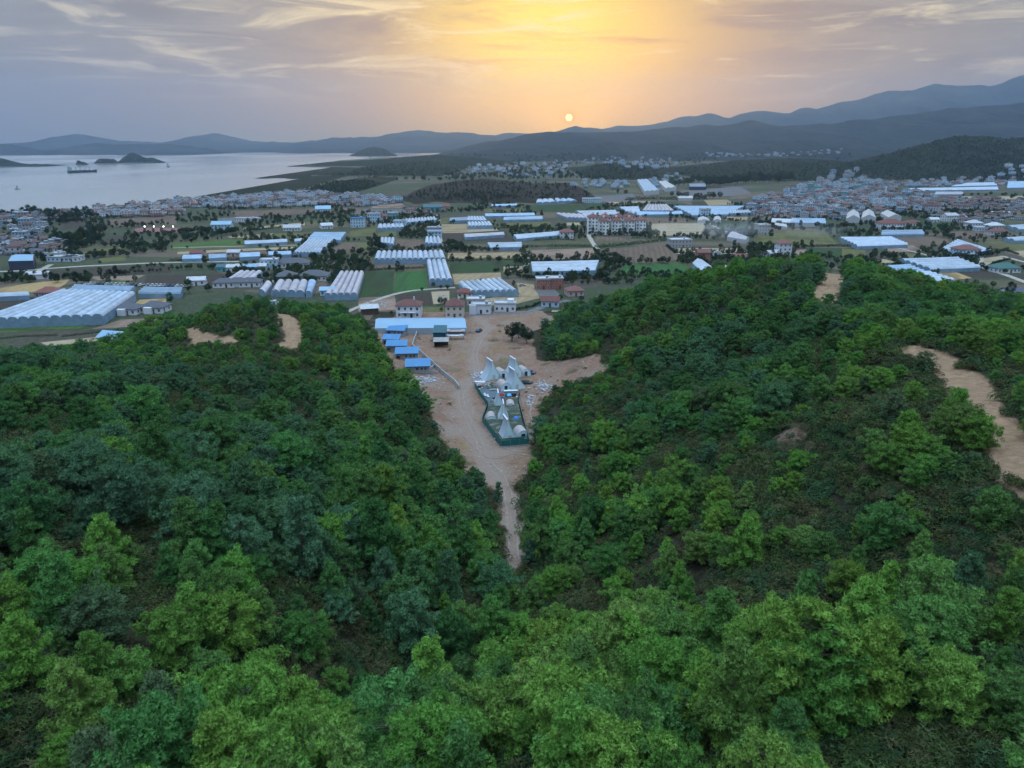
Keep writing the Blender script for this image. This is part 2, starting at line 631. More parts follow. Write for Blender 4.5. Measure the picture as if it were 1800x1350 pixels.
def poly_dist(X, Y, line):
    """distance to a polyline of world points"""
    best = np.full(np.shape(X), 1e9)
    for (ax, ay), (bx, by) in zip(line[:-1], line[1:]):
        dx, dy = bx - ax, by - ay
        L = dx * dx + dy * dy + 1e-9
        t = np.clip(((X - ax) * dx + (Y - ay) * dy) / L, 0, 1)
        best = np.minimum(best, np.hypot(X - ax - t * dx, Y - ay - t * dy))
    return best


def wl(pp):
    return [GT(a, b)[:2] for a, b in pp]


# bare ground: roads and clearings on the hills, dirt of the valley floor
ROADS = {
    'valley_track': (wl([(905, 985), (900, 930), (895, 880), (880, 840), (850, 800), (835, 760), (815, 720), (812, 690), (838, 655), (835, 625), (842, 600), (858, 575), (838, 556)]), 1.9),
    'knoll_road': (wl([(445, 533), (470, 541), (500, 556), (515, 572), (520, 590), (512, 612)]), 3.4),
    'knoll_loop': (wl([(445, 533), (400, 548), (355, 565), (330, 580), (345, 590), (375, 596), (410, 600)]), 2.1),
    'ridge_road_top': (wl([(1458, 474), (1462, 490), (1460, 515), (1455, 535)]), 3.6),
    'ridge_road': (wl([(1600, 615), (1650, 632), (1690, 668), (1725, 715), (1765, 765), (1800, 820), (1850, 880)]), 2.35),
    'ravine_path': (wl([(905, 985), (850, 1050), (830, 1080), (730, 1165), (690, 1215)]), .5),
}
road_d = np.full(TXg.shape, 1e9)
jit = (vnoise(TXg, TYg, 7, 5, 4) - .5)
for nm, (ln, w) in ROADS.items():
    road_d = np.minimum(road_d, poly_dist(TXg, TYg, ln) - w - jit * w * 1.3)
bare = 1 - np.clip((road_d + 0.4) / 1.6, 0, 1)
jit2 = (vnoise(TXg, TYg, 14, 6, 5) - .5) * 16
valley_edge = wl([(700, 660), (735, 690), (765, 770), (800, 825), (870, 860), (920, 850), (945, 800), (945, 740), (950, 712), (985, 680), (1035, 662), (1085, 646), (1060, 624),
                  (960, 632), (935, 600), (905, 590), (1000, 562), (940, 545), (700, 545), (640, 590)])
vp = in_poly(TXg + jit2 * .5, TYg + jit2 * .5, valley_edge)
bare = np.maximum(bare, vp.astype(float))
for (ax, ay, rr) in [(1400, 760, 7), (1440, 780, 6), (1735, 1030, 2.5), (1000, 600, 5), (1130, 690, 4), (350, 600, 6), (1180, 830, 4)]:
    cx, cy, _ = GT(ax, ay)
    dd = np.hypot(TXg - cx, TYg - cy) + jit2 * .6
    bare = np.maximum(bare, np.clip(1.2 - dd / rr, 0, 1) * .55)
for k in range(2):   # soften
    bare = (bare + np.roll(bare, 1, 0) + np.roll(bare, -1, 0) + np.roll(bare, 1, 1) + np.roll(bare, -1, 1)) / 5
sand = np.zeros(TXg.shape)
for nm in ('knoll_road', 'knoll_loop', 'ridge_road', 'ridge_road_top'):
    sand = np.maximum(sand, (poly_dist(TXg, TYg, ROADS[nm][0]) < 16).astype(float))
track = 1 - np.clip((poly_dist(TXg, TYg, ROADS['valley_track'][0]) - 1.2 - jit * 6) / 3.0, 0, 1)
for (ax, ay, rr) in [(808, 728, 5), (805, 758, 5), (835, 765, 6), (860, 800, 6), (890, 795, 5), (960, 672, 6), (930, 700, 4), (745, 672, 6)]:
    cx, cy, _ = GT(ax, ay)
    track = np.maximum(track, np.clip(1.3 - (np.hypot(TXg - cx, TYg - cy) + jit2 * .35) / rr, 0, 1) * .85)


def terrain_mat():
    m, g, out = new_mat('hill_soil')
    p = pos_vec(g)
    at = lambda n: g.n('ShaderNodeAttribute', attribute_name=n).outputs['Fac']
    n1 = g.noise(p, 0.8, 6, .65)
    n2 = g.noise(p, 0.13, 5, .6, .5)
    n3 = g.noise(p, 3.0, 4, .6)
    litter = g.mix(g.smooth(n1, .35, .65), (0.014, 0.016, 0.008), (0.036, 0.034, 0.020))
    litter = g.mix(g.smooth(n2, .5, .68), litter, (0.070, 0.058, 0.040))
    dirt = g.mix(g.smooth(n1, .3, .7), (0.180, 0.118, 0.090), (0.280, 0.192, 0.150))
    dirt = g.mix(g.smooth(n2, .46, .64), dirt, (0.240, 0.195, 0.170))
    n5 = g.noise(p, .075, 5, .62, .8)
    dirt = g.mix(g.m('MULTIPLY', g.smooth(n5, .55, .68), g.smooth(n1, .3, .6)), dirt, (0.215, 0.178, 0.085))
    dirt = g.mix(g.m('MULTIPLY', g.smooth(n3, .58, .75), .5), dirt, (0.14, 0.10, 0.06))
    sandc = g.mix(g.smooth(n1, .3, .7), (0.250, 0.175, 0.115), (0.370, 0.270, 0.185))
    sandc = g.mix(g.m('MULTIPLY', g.smooth(n2, .5, .66), .6), sandc, (0.26, 0.185, 0.13))
    dirt = g.mix(at('sand'), dirt, sandc)
    n4 = g.noise(p, .33, 5, .7, 1.2)
    dirt = g.mix(g.m('MULTIPLY', g.smooth(n4, .52, .70), .65), dirt, (0.30, 0.24, 0.20))
    dirt = g.mix(g.m('MULTIPLY', g.smooth(n4, .46, .30), .55), dirt, (0.135, 0.098, 0.075))
    dirt = g.mix(g.m('MULTIPLY', at('track'), .75), dirt, g.mix(n1, (0.235, 0.195, 0.175), (0.31, 0.265, 0.24)))
    dirt = g.mix(1.0, dirt, (0.86, 0.79, 0.72), 'MULTIPLY')
    edge = g.smooth(g.m('ADD', at('bare'), g.m('MULTIPLY', g.m('SUBTRACT', n3, .5), .7)), .3, .65)
    col = g.mix(edge, litter, dirt)
    b = g.n('ShaderNodeBsdfPrincipled')
    g.link(col, b.inputs['Base Color'])
    b.inputs['Roughness'].default_value = .95
    b.inputs['Specular IOR Level'].default_value = .15
    bn = g.n('ShaderNodeBump')
    bn.inputs['Distance'].default_value = .6
    bn.inputs['Strength'].default_value = .9
    g.link(g.noise(p, 1.1, 6, .7), bn.inputs['Height'])
    g.link(bn.outputs[0], b.inputs['Normal'])
    g.link(b.outputs[0], out.inputs[0])
    return m


terrain = grid_mesh('terrain', TXg, TYg, H, terrain_mat(), True, {'bare': bare, 'sand': sand, 'track': track})
tag(terrain, 'two wooded hills with a dry ravine between them', kind='structure')


def grid_at(A, x, y):
    i = np.clip(((np.asarray(x) - TX0) / TS).round().astype(int), 0, len(gx) - 1)
    j = np.clip(((np.asarray(y) - TY0) / TS).round().astype(int), 0, len(gy) - 1)
    return A[j, i]


# ------------------------------------------------------------------ sea and plain
def sea_mat():
    m, g, out = new_mat('sea_water')
    p = pos_vec(g)
    b = g.n('ShaderNodeBsdfPrincipled')
    b.inputs['Base Color'].default_value = (0.25, 0.265, 0.265, 1)
    b.inputs['Roughness'].default_value = .22
    b.inputs['IOR'].default_value = 1.45
    bn = g.n('ShaderNodeBump')
    bn.inputs['Distance'].default_value = .35
    bn.inputs['Strength'].default_value = .35
    mp = g.n('ShaderNodeMapping')
    g.link(p, mp.inputs[0])
    mp.inputs['Scale'].default_value = (1, .45, 1)
    g.link(g.noise(mp.outputs[0], .12, 5, .6), bn.inputs['Height'])
    g.link(bn.outputs[0], b.inputs['Normal'])
    n2 = g.noise(mp.outputs[0], .0022, 4, .5, .6)
    g.link(g.m('ADD', g.m('MULTIPLY', g.smooth(n2, .4, .65), .14), .10), b.inputs['Roughness'])
    g.link(b.outputs[0], out.inputs[0])
    return m


FAR = 12300.0
sea = mesh_obj('sea', [(-FAR, -450, -2), (FAR, -450, -2), (FAR, 11900, -2), (-FAR, 11900, -2)], [(0, 1, 2, 3)], sea_mat())
tag(sea, 'calm grey bay reflecting the evening sky', kind='structure')

COAST_PX = [(-900, 388), (-300, 382), (0, 377), (60, 375), (130, 371), (200, 366), (260, 360), (310, 357), (380, 350), (440, 345), (490, 339), (540, 330), (580, 318), (612, 309),
            (600, 309), (547, 309.3), (549, 305.8), (600, 303.8), (660, 301.6), (692, 299), (660, 296), (620, 294.6), (536, 292), (543, 289), (600, 281.5), (660, 278), (720, 275), (775, 270.5)]
coast = [G(a, b) for a, b in COAST_PX]
# dense, slightly irregular shore
shore = []
for (a, b) in zip(coast[:-1], coast[1:]):
    L = math.hypot(b[0] - a[0], b[1] - a[1])
    k = max(1, int(L / 40))
    nx_, ny_ = -(b[1] - a[1]) / L, (b[0] - a[0]) / L
    for i in range(k):
        t = i / k
        w = (mnoise.noise(Vector((a[0] + (b[0] - a[0]) * t, a[1] + (b[1] - a[1]) * t, 0)) * .012)) * 9
        shore.append((a[0] + (b[0] - a[0]) * t + nx_ * w, a[1] + (b[1] - a[1]) * t + ny_ * w))
shore.append(coast[-1])
shore += [(coast[-1][0] + 300, 7400), (-300, 11800), (12200, 11800), (12200, -440), (-12200, -440), (-12200, G(-900, 388)[1])]


def plain_mat_fields():
    m, g, out = new_mat('plain_soil')
    p = pos_vec(g)
    mp = g.n('ShaderNodeMapping')
    g.link(p, mp.inputs[0])
    mp.inputs['Rotation'].default_value = (0, 0, .12)
    mp.inputs['Scale'].default_value = (.012, .020, 1)
    vo = g.n('ShaderNodeTexVoronoi', feature='F1')
    vo.inputs['Scale'].default_value = 1.0
    vo.inputs['Randomness'].default_value = .75
    g.link(mp.outputs[0], vo.inputs['Vector'])
    sp = g.n('ShaderNodeSeparateColor')
    g.link(vo.outputs['Color'], sp.inputs[0])
    col = g.ramp(sp.outputs[0], [(0, (.030, .044, .022)), (.3, (.066, .065, .033)), (.5, (.040, .052, .025)), (.66, (.098, .076, .055)), (.85, (.054, .046, .035)), (1, (.165, .128, .083))], 'CONSTANT')
    n1 = g.noise(p, .035, 6, .65)
    col = g.mix(g.smooth(n1, .45, .66), col, (.032, .046, .025))
    n2 = g.noise(p, .4, 4, .6)
    col = g.mix(g.m('MULTIPLY', g.smooth(n2, .4, .7), .35), col, (.12, .105, .08))
    b = g.n('ShaderNodeBsdfPrincipled')
    g.link(col, b.inputs['Base Color'])
    b.inputs['Roughness'].default_value = .95
    b.inputs['Specular IOR Level'].default_value = .15
    g.link(b.outputs[0], out.inputs[0])
    return m


def ngon_slab(name, poly, z, mat, skirt=None):
    n = len(poly)
    v = [(x, y, z) for x, y in poly]
    f = [tuple(range(n))]
    if skirt is not None:
        v += [(x, y, skirt) for x, y in poly]
        f += [(i, n + i, n + (i + 1) % n, (i + 1) % n) for i in range(n)]
    # wind the top face upward
    ar = sum(poly[i][0] * poly[(i + 1) % n][1] - poly[(i + 1) % n][0] * poly[i][1] for i in range(n))
    if ar < 0:
        f[0] = f[0][::-1]
    return mesh_obj(name, v, f, mat)


plain = ngon_slab('ground', shore, 0.0, plain_mat_fields(), -3.0)
tag(plain, 'cultivated coastal plain between hills and bay', kind='structure')

# pale wheel tracks worn into the dirt
M_RUT = stain_mat('worn_wheel_track', (.235, .192, .165), (.32, .268, .235), 1.5, .95)


def drape(name, px, off, w, mat, dz=.07):
    ln = [Vector((*GT(a, b)[:2], 0)) for a, b in px]
    fine = []
    n = len(ln)
    for i in range(n - 1):
        p0, p1, p2, p3 = ln[max(0, i - 1)], ln[i], ln[i + 1], ln[min(n - 1, i + 2)]
        m_ = max(4, int((p2 - p1).length / 1.0))
        for k in range(m_):
            t = k / m_
            fine.append(.5 * ((2 * p1) + (p2 - p0) * t + (2 * p0 - 5 * p1 + 4 * p2 - p3) * t * t + (3 * p1 - p0 - 3 * p2 + p3) * t ** 3))
    fine.append(ln[-1])
    v = []
    for i, p in enumerate(fine):
        d = (fine[min(i + 1, len(fine) - 1)] - fine[max(i - 1, 0)]).normalized()
        s = Vector((-d.y, d.x, 0))
        c = p + s * (off + .35 * mnoise.noise(p * .15))
        ww = w * (.35 + 1.1 * abs(mnoise.noise(p * .4 + Vector((off, 0, 0)))))
        for q in (c + s * ww, c - s * ww):
            v.append((q.x, q.y, float(hz(q.x, q.y)) + dz))
    o = mesh_obj(name, v, [(2 * i, 2 * i + 1, 2 * i + 3, 2 * i + 2) for i in range(len(fine) - 1)], mat)
    tag(o, kind='structure')


VT = [(905, 985), (900, 930), (895, 880), (880, 840), (850, 800), (835, 760), (815, 720), (812, 690), (838, 655), (835, 625), (842, 600), (858, 575), (838, 556)]
for off in (-.85, .85):
    drape('wheel_track', VT, off, .26, M_RUT)
drape('wheel_track', [(812, 692), (822, 704), (831, 719), (830, 748), (853, 767), (890, 789), (925, 796)], 0, .22, M_RUT, .09)
drape('wheel_track', [(935, 800), (905, 797), (872, 806), (850, 800), (820, 770), (790, 735), (745, 700)], .2, .25, M_RUT, .10)
drape('wheel_track', [(935, 792), (938, 760), (932, 725), (945, 690), (975, 668), (1030, 655)], 0, .25, M_RUT, .08)
drape('wheel_track', [(742, 690), (770, 688), (800, 686), (815, 676)], .4, .3, M_RUT, .11)
# ------------------------------------------------------------------ mountains, hills, islands
def slope_mat(name, c1, c2, c3, s=1.0):
    m, g, out = new_mat(name)
    p = pos_vec(g)
    c1, c2, c3 = (tuple(x * 0.75 for x in c) for c in (c1, c2, c3))
    n1 = g.noise(p, .022 * s, 7, .68)
    n2 = g.noise(p, .0042 * s, 5, .6, .5)
    col = g.mix(g.smooth(n1, .38, .62), c1, c2)
    col = g.mix(g.smooth(n2, .5, .68), col, c3)
    b = g.n('ShaderNodeBsdfPrincipled')
    g.link(col, b.inputs['Base Color'])
    b.inputs['Roughness'].default_value = 1.0
    b.inputs['Specular IOR Level'].default_value = .05
    g.link(b.outputs[0], out.inputs[0])
    return m


M_FAR = slope_mat('far_slope', (.014, .020, .023), (.034, .040, .042), (.054, .054, .052), .5)
M_MID = slope_mat('wooded_slope', (.010, .017, .019), (.026, .034, .034), (.038, .042, .040), 1.0)
M_BROWN = slope_mat('scrub_slope', (.026, .022, .018), (.048, .038, .030), (.018, .024, .015), 2.2)
M_DARKH = slope_mat('dark_wood_slope', (.008, .014, .008), (.020, .030, .014), (.030, .032, .018), 3.0)


def lerp_line(line, xs):
    px = np.array([p[0] for p in line], float)
    py = np.array([p[1] for p in line], float)
    return np.interp(xs, px, py)


RID_V, RID_S, RID_N = [], [], []


def ridge(name, line, D, Df, back, mat, label, nx=260, ny=34, spur=.5, power=1.25, seed=0, rough=.06, base=-1.0, nscale=.16):
    """a range whose crest, D metres ahead, follows the silhouette LINE; it falls to its foot at Df in front and D + back behind"""
    x0 = (line[0][0] - 900) / FPX * D
    x1 = (line[-1][0] - 900) / FPX * D
    px = np.linspace(line[0][0], line[-1][0], nx)
    py = lerp_line(line, px)
    # soften the polyline, then add small natural irregularity
    k = np.array([.3, 1, 3, 1, .3]); k /= k.sum()
    py = np.convolve(np.pad(py, 2, 'edge'), k, 'valid')
    ray_b = (675 - py) / FPX
    slope = (-ST + ray_b * CT) / (CT + ray_b * ST)
    rz = CAM_H + slope * D
    xs = (px - 900) / FPX / (CT + ray_b * ST) * D
    hscale = max(rz.max(), 40)
    n_small = (vnoise(xs[None], np.zeros((1, nx)), hscale * .30, seed + 5, 6)[0] - .5) * hscale * rough * 1.9
    rz = np.maximum(rz + n_small, base)
    t = np.concatenate([np.linspace(0, 1, ny), 1 + np.linspace(0, 1, ny // 2)[1:]])
    T, XS = np.meshgrid(t, xs, indexing='ij')
    RZ = np.broadcast_to(rz, T.shape)
    Y = np.where(T <= 1, Df + (D - Df) * T, D + back * (T - 1))
    wob = (vnoise(XS, Y * 0, (x1 - x0) * .12 + 1, seed + 2, 3) - .5) * (D - Df) * .5
    Y = Y + wob * np.clip(1 - np.abs(T - 1), 0, 1) * 0 + np.where(T < 1, wob * (1 - T), 0)
    L = (D - Df) * nscale * 2.4
    rn = 1 - np.abs(vnoise(XS + Y * .22, Y * .45, L, seed, 5) * 2 - 1)
    fr = np.clip(T, 0, 1)
    prof = np.where(T <= 1, fr ** power, np.clip(2 - T, 0, 1) ** 1.2)
    Z = base + (RZ - base) * prof * (1 - spur * (1 - rn) * np.clip((1 - fr) * 3.0, 0, 1) * (T <= 1))
    Z = Z + np.where(T <= 1, spur * .16 * (RZ - base) * (rn - .5) * np.sin(fr * PI), 0)
    o = grid_mesh(name, XS, Y, Z, mat, True)
    RID_V.append(np.stack([XS, Y, Z], -1).reshape(-1, 3)); RID_S.append(XS.shape); RID_N.append(name)
    tag(o, label, kind='structure')
    return o


ridge('mountain', [(-660, 240), (-350, 236), (-150, 250), (0, 257), (30, 256), (70, 261), (95, 250), (112, 241), (130, 235), (150, 236), (170, 243), (190, 247), (240, 249), (300, 251), (340, 241), (360, 236), (378, 234),
       (400, 238), (430, 248), (470, 249), (520, 250), (560, 246), (580, 242), (650, 241), (700, 234), (720, 230), (740, 229), (770, 233), (810, 232), (850, 237), (880, 238), (940, 250), (1000, 262)],
      8600, 6350, 2200, M_FAR, 'pale double-peaked range across the far side of the bay', 320, 40, .7, 1.1, 3, .06)
ridge('mountain', [(800, 262), (840, 242), (870, 235), (900, 232), (950, 232), (975, 231), (990, 226), (1010, 221), (1030, 223), (1060, 226), (1085, 222), (1105, 223), (1130, 221), (1170, 217), (1195, 207), (1215, 204),
       (1240, 201), (1252, 200), (1270, 206), (1282, 207), (1300, 199), (1330, 194), (1350, 195), (1390, 198), (1405, 192), (1422, 190), (1435, 194), (1450, 190), (1480, 179), (1510, 174), (1535, 164), (1560, 157),
       (1580, 158), (1605, 157), (1625, 151), (1645, 146), (1665, 149), (1690, 150), (1720, 148), (1740, 152), (1760, 148), (1780, 139), (1800, 133), (1850, 124), (1950, 130), (2100, 120), (2200, 128)],
      9000, 6600, 1900, M_FAR, 'high pale jagged range rising towards the right edge', 420, 44, .8, 1.1, 8, .035)
ridge('mountain', [(770, 272), (800, 262), (830, 256), (860, 248), (880, 247), (910, 239), (930, 236), (960, 233), (1000, 231), (1030, 233), (1060, 231), (1110, 231), (1150, 227), (1190, 224), (1215, 222), (1240, 218), (1265, 221),
       (1290, 217), (1310, 213), (1325, 212), (1345, 218), (1365, 221), (1400, 220), (1450, 217), (1500, 212), (1560, 206), (1590, 202), (1640, 197), (1670, 191), (1700, 188), (1730, 187), (1760, 186), (1800, 181), (1900, 170), (2100, 175), (2500, 160)],
      4900, 3300, 1100, M_MID, 'long dark blue wooded ridge below the pale range', 420, 60, .85, 1.2, 12, .03)
ridge('mountain', [(-420, 250), (-200, 252), (-60, 254), (10, 253), (30, 255), (50, 260), (62, 263), (76, 270)], 5600, 5000, 500, M_FAR, 'low dark headland at the left end of the far shore', 80, 16, .3, .8, 21, .05)
ridge('mountain', [(92, 270.5), (110, 264), (130, 258), (150, 253), (175, 251), (200, 254), (240, 253), (270, 254), (300, 253), (330, 256), (352, 260), (362, 259), (376, 264), (388, 269.5)], 5700, 5050, 500, M_FAR,
      'dark long island before the left peak of the far shore', 120, 16, .3, .8, 22, .05)
ridge('mountain', [(498, 268.5), (515, 265), (530, 260), (545, 259), (560, 263), (600, 262), (680, 263), (780, 264), (850, 262)], 6100, 5900, 300, M_FAR, 'low dark shore strip under the middle of the far range', 80, 12, .3, .8, 23, .05)
ridge('mountain', [(1480, 262), (1540, 248), (1580, 241), (1620, 231), (1660, 224), (1690, 217), (1720, 218), (1760, 212), (1800, 206), (1900, 200), (2100, 205), (2400, 210)], 4300, 2900, 900, M_MID,
      'blue wooded shoulder behind the dark hill at the right edge', 160, 30, .5, 1.2, 31, .04)

ridge('mountain', [(745, 277), (775, 272), (800, 269), (850, 264), (890, 261), (925, 262), (960, 257), (1000, 258), (1040, 253), (1075, 251), (1110, 255), (1150, 252), (1200, 247), (1235, 250), (1270, 253), (1330, 246), (1380, 249), (1430, 246), (1500, 252), (1580, 262)],
      3950, 3350, 450, M_MID, 'low dark foothills in front of the long blue ridge', 300, 34, .8, 1.0, 52, .07)
ISL = [
    ('rocky_island', [(168, 285.5), (171, 281), (178, 278.8), (190, 278.5), (200, 279.5), (206, 283), (211, 285)], 4, 'low flat-topped dark island left of the pointed island'),
    ('rocky_island', [(210, 284.5), (216, 277), (222, 273), (228, 268.5), (234, 268), (244, 272), (256, 277), (268, 277.5), (276, 280), (284, 282.5)], 5, 'dark pointed island with a long tapering right end'),
    ('rocky_island', [(134.5, 287.8), (135.5, 282.6), (139, 282), (144, 283.6), (150, 286), (155, 287.6)], 3, 'tiny dark rock islet above the cargo ship'),
    ('rocky_island', [(-160, 268), (-80, 265), (-20, 274), (0, 277.5), (14, 281.5), (28, 286), (42, 289), (50, 287.8), (62, 287.3), (70, 288.5), (76, 287.6), (84, 289.5), (93, 291.2)], 6,
     'dark headland island entering from the left edge'),
    ('rocky_island', [(615, 273), (622, 270), (634, 264.5), (645, 260), (656, 258.3), (668, 259.3), (680, 264), (690, 269.5), (696, 272.3)], 5, 'rounded dark island off the far end of the spit'),
]
for nm, ln, sd, lab in ISL:
    yb = max(p[1] for p in ln) + .6
    d0 = G(900, yb)[1]
    wid = abs(ln[-1][0] - ln[0][0]) / FPX * d0
    ridge(nm, ln, d0 + wid * .16, d0, wid * .25, M_DARKH, lab, 80, 16, .25, .6, sd, .10, base=-2.5)

HILLS = [
    ('hill', [(530, 292), (545, 289.5), (560, 287), (600, 283.5), (640, 281.5), (680, 279), (720, 275), (770, 272), (830, 276), (900, 284)], 291.8, M_DARKH, 'long low dark headland reaching out to the left into the bay'),
    ('hill', [(545, 308), (552, 305.4), (566, 304.9), (590, 303.8), (610, 302.8), (640, 301), (670, 300), (700, 299), (740, 300)], 309, M_DARKH, 'short dark spit below the long headland'),
    # silhouette, foot row, kind of cover, label
    ('hill', [(560, 318), (590, 312), (620, 298), (660, 289), (700, 283), (740, 282), (780, 291), (830, 300), (880, 305)], 311, M_DARKH, 'dark wooded hill behind the spit'),
    ('hill', [(470, 345), (520, 338), (550, 330), (590, 320), (620, 315), (650, 318), (690, 327), (720, 342)], 345, M_DARKH, 'dark wooded hill at the bend of the near shore'),
    ('hill', [(680, 352), (720, 338), (760, 325), (810, 316), (850, 314), (900, 318), (950, 324), (1000, 322), (1030, 335), (1060, 350)], 357, M_BROWN, 'bare brown scrub hills at the middle of the plain'),
    ('hill', [(985, 312), (1020, 298), (1050, 288), (1080, 285), (1110, 286), (1140, 292), (1160, 306)], 318, M_DARKH, 'small dark wooded hill under the sun'),
    ('hill', [(1160, 305), (1200, 292), (1240, 288), (1290, 282), (1350, 279), (1420, 278), (1480, 283), (1540, 290), (1600, 300)], 318, M_DARKH, 'low dark wooded rise behind the white town'),
    ('hill', [(1440, 306), (1500, 288), (1540, 276), (1580, 264), (1620, 252), (1660, 244), (1685, 239), (1710, 241), (1740, 240), (1780, 244), (1820, 242), (1900, 236), (2050, 250), (2200, 290)], 324, M_DARKH,
     'dark green wooded hill at the right edge behind the town'),
]
HILL_GRID = []
for i, (nm, ln, foot, mat_, lab) in enumerate(HILLS):
    d0 = G(900, foot)[1]
    ztop = min(p[1] for p in ln)
    D = d0 * (1.30 if i not in (0, 1, 4) else (1.07 if i == 0 else 1.05 if i == 1 else 1.22))
    o = ridge(nm, ln, D, d0, D * .25, mat_, lab, 180, 36, .4, .9, 40 + i, .05)
    HILL_GRID.append((o, mat_, i))

# a ray tree of the far relief, for standing houses and trees on it
from mathutils.bvhtree import BVHTree
_v, _f, _who, _k = [], [], [], 0
for V_, (a_, b_), n_ in zip(RID_V, RID_S, RID_N):
    i_ = np.arange(a_ - 1)[:, None] * b_ + np.arange(b_ - 1)[None, :]
    q_ = np.stack([i_, i_ + 1, i_ + b_ + 1, i_ + b_], -1).reshape(-1, 4) + _k
    _v.append(V_); _f.append(q_); _who += [n_] * len(q_); _k += len(V_)
RELIEF = BVHTree.FromPolygons([tuple(p) for p in np.concatenate(_v)], [tuple(map(int, q)) for q in np.concatenate(_f)])
EYE = Vector((0, 0, CAM_H))


def seen(px, py):
    """what the far view shows at a photograph pixel: (spot, 'hill' | 'mountain' | 'rocky_island' | 'ground' | None)"""
    d = Vector(ray(px, py)).normalized()
    loc, nrm, idx, dist = RELIEF.ray_cast(EYE, d)
    if d.z < 0:
        t = -CAM_H / d.z
        if loc is None or t < dist:
            p = EYE + d * t
            return p, ('ground' if in_poly(np.array([p.x]), np.array([p.y]), shore)[0] else None)
    return (loc, _who[idx]) if loc is not None else (None, None)
# ------------------------------------------------------------------ haze
hz_v = MB().box(-12500, 12500, -480, 12400, -4.0, 985.0)
hm, hg, hout = new_mat('thin_evening_haze')
pv = hg.n('ShaderNodeVolumePrincipled')
pv.inputs['Color'].default_value = (0.48, 0.70, 1.0, 1)
pv.inputs['Density'].default_value = HAZE_D
pv.inputs['Anisotropy'].default_value = 0.66
hg.link(pv.outputs[0], hout.inputs['Volume'])
haze = hz_v.build('haze', hm)
tag(haze, 'thin blue evening haze over the plain and bay', kind='stuff')
# ------------------------------------------------------------------ fields, roads
F_TAN = stain_mat('stubble', (0.288, 0.220, 0.132), (0.368, 0.288, 0.176), .25, .95, (0.232, 0.176, 0.104), .03, .1, (1, 3, 1), rows=(0.2, 5, 0.22))
F_PALE = stain_mat('dry_pale_stubble', (0.320, 0.260, 0.172), (0.416, 0.344, 0.232), .25, .95, (0.264, 0.216, 0.140), .03, .1, (1, 3, 1), rows=(1.4, 6, 0.2))
F_OCHRE = stain_mat('ochre_stubble', (0.336, 0.236, 0.112), (0.432, 0.308, 0.156), .3, .95, (0.224, 0.152, 0.080), .04, .1, (3, 1, 1), rows=(0.5, 5, 0.2))
F_BROWN = stain_mat('ploughed_earth', (0.132, 0.096, 0.072), (0.192, 0.140, 0.106), .3, .95, (0.112, 0.088, 0.068), .03, .1, (3, .6, 1), rows=(0.15, 4, 0.35))
F_DARK = stain_mat('damp_earth', (0.050, 0.042, 0.036), (0.078, 0.064, 0.054), .3, .95, (0.060, 0.056, 0.040), .03, .1, (3, .6, 1), rows=(1.5, 4, 0.35))
F_PINK = stain_mat('pinkish_dry_earth', (0.224, 0.156, 0.120), (0.296, 0.212, 0.164), .3, .95, (0.136, 0.104, 0.080), .03, .1)
F_GREEN = stain_mat('green_crop', (0.060, 0.120, 0.034), (0.092, 0.160, 0.045), .5, .9, (0.048, 0.080, 0.032), .05, .1, (.4, 3, 1), rows=(0.1, 4, 0.4))
F_DGREEN = stain_mat('dark_green_crop', (0.027, 0.060, 0.024), (0.048, 0.086, 0.034), .5, .9, (0.040, 0.048, 0.028), .05, .1, (3, .4, 1), rows=(1.5, 3.5, 0.4))
F_VGREEN = stain_mat('bright_green_crop', (0.032, 0.104, 0.032), (0.056, 0.140, 0.042), .6, .9, (0.036, 0.088, 0.032), .05, .1, (4, .3, 1), rows=(1.52, 3.5, 0.35))
F_OLIVE = stain_mat('olive_pasture', (0.104, 0.110, 0.045), (0.148, 0.148, 0.061), .4, .95, (0.088, 0.080, 0.044), .04, .1, rows=(0.3, 8, 0.22))
F_GREY = stain_mat('grey_gravel_yard', (0.108, 0.108, 0.116), (0.160, 0.160, 0.164), .4, .95, (0.128, 0.120, 0.112), .04, .1)
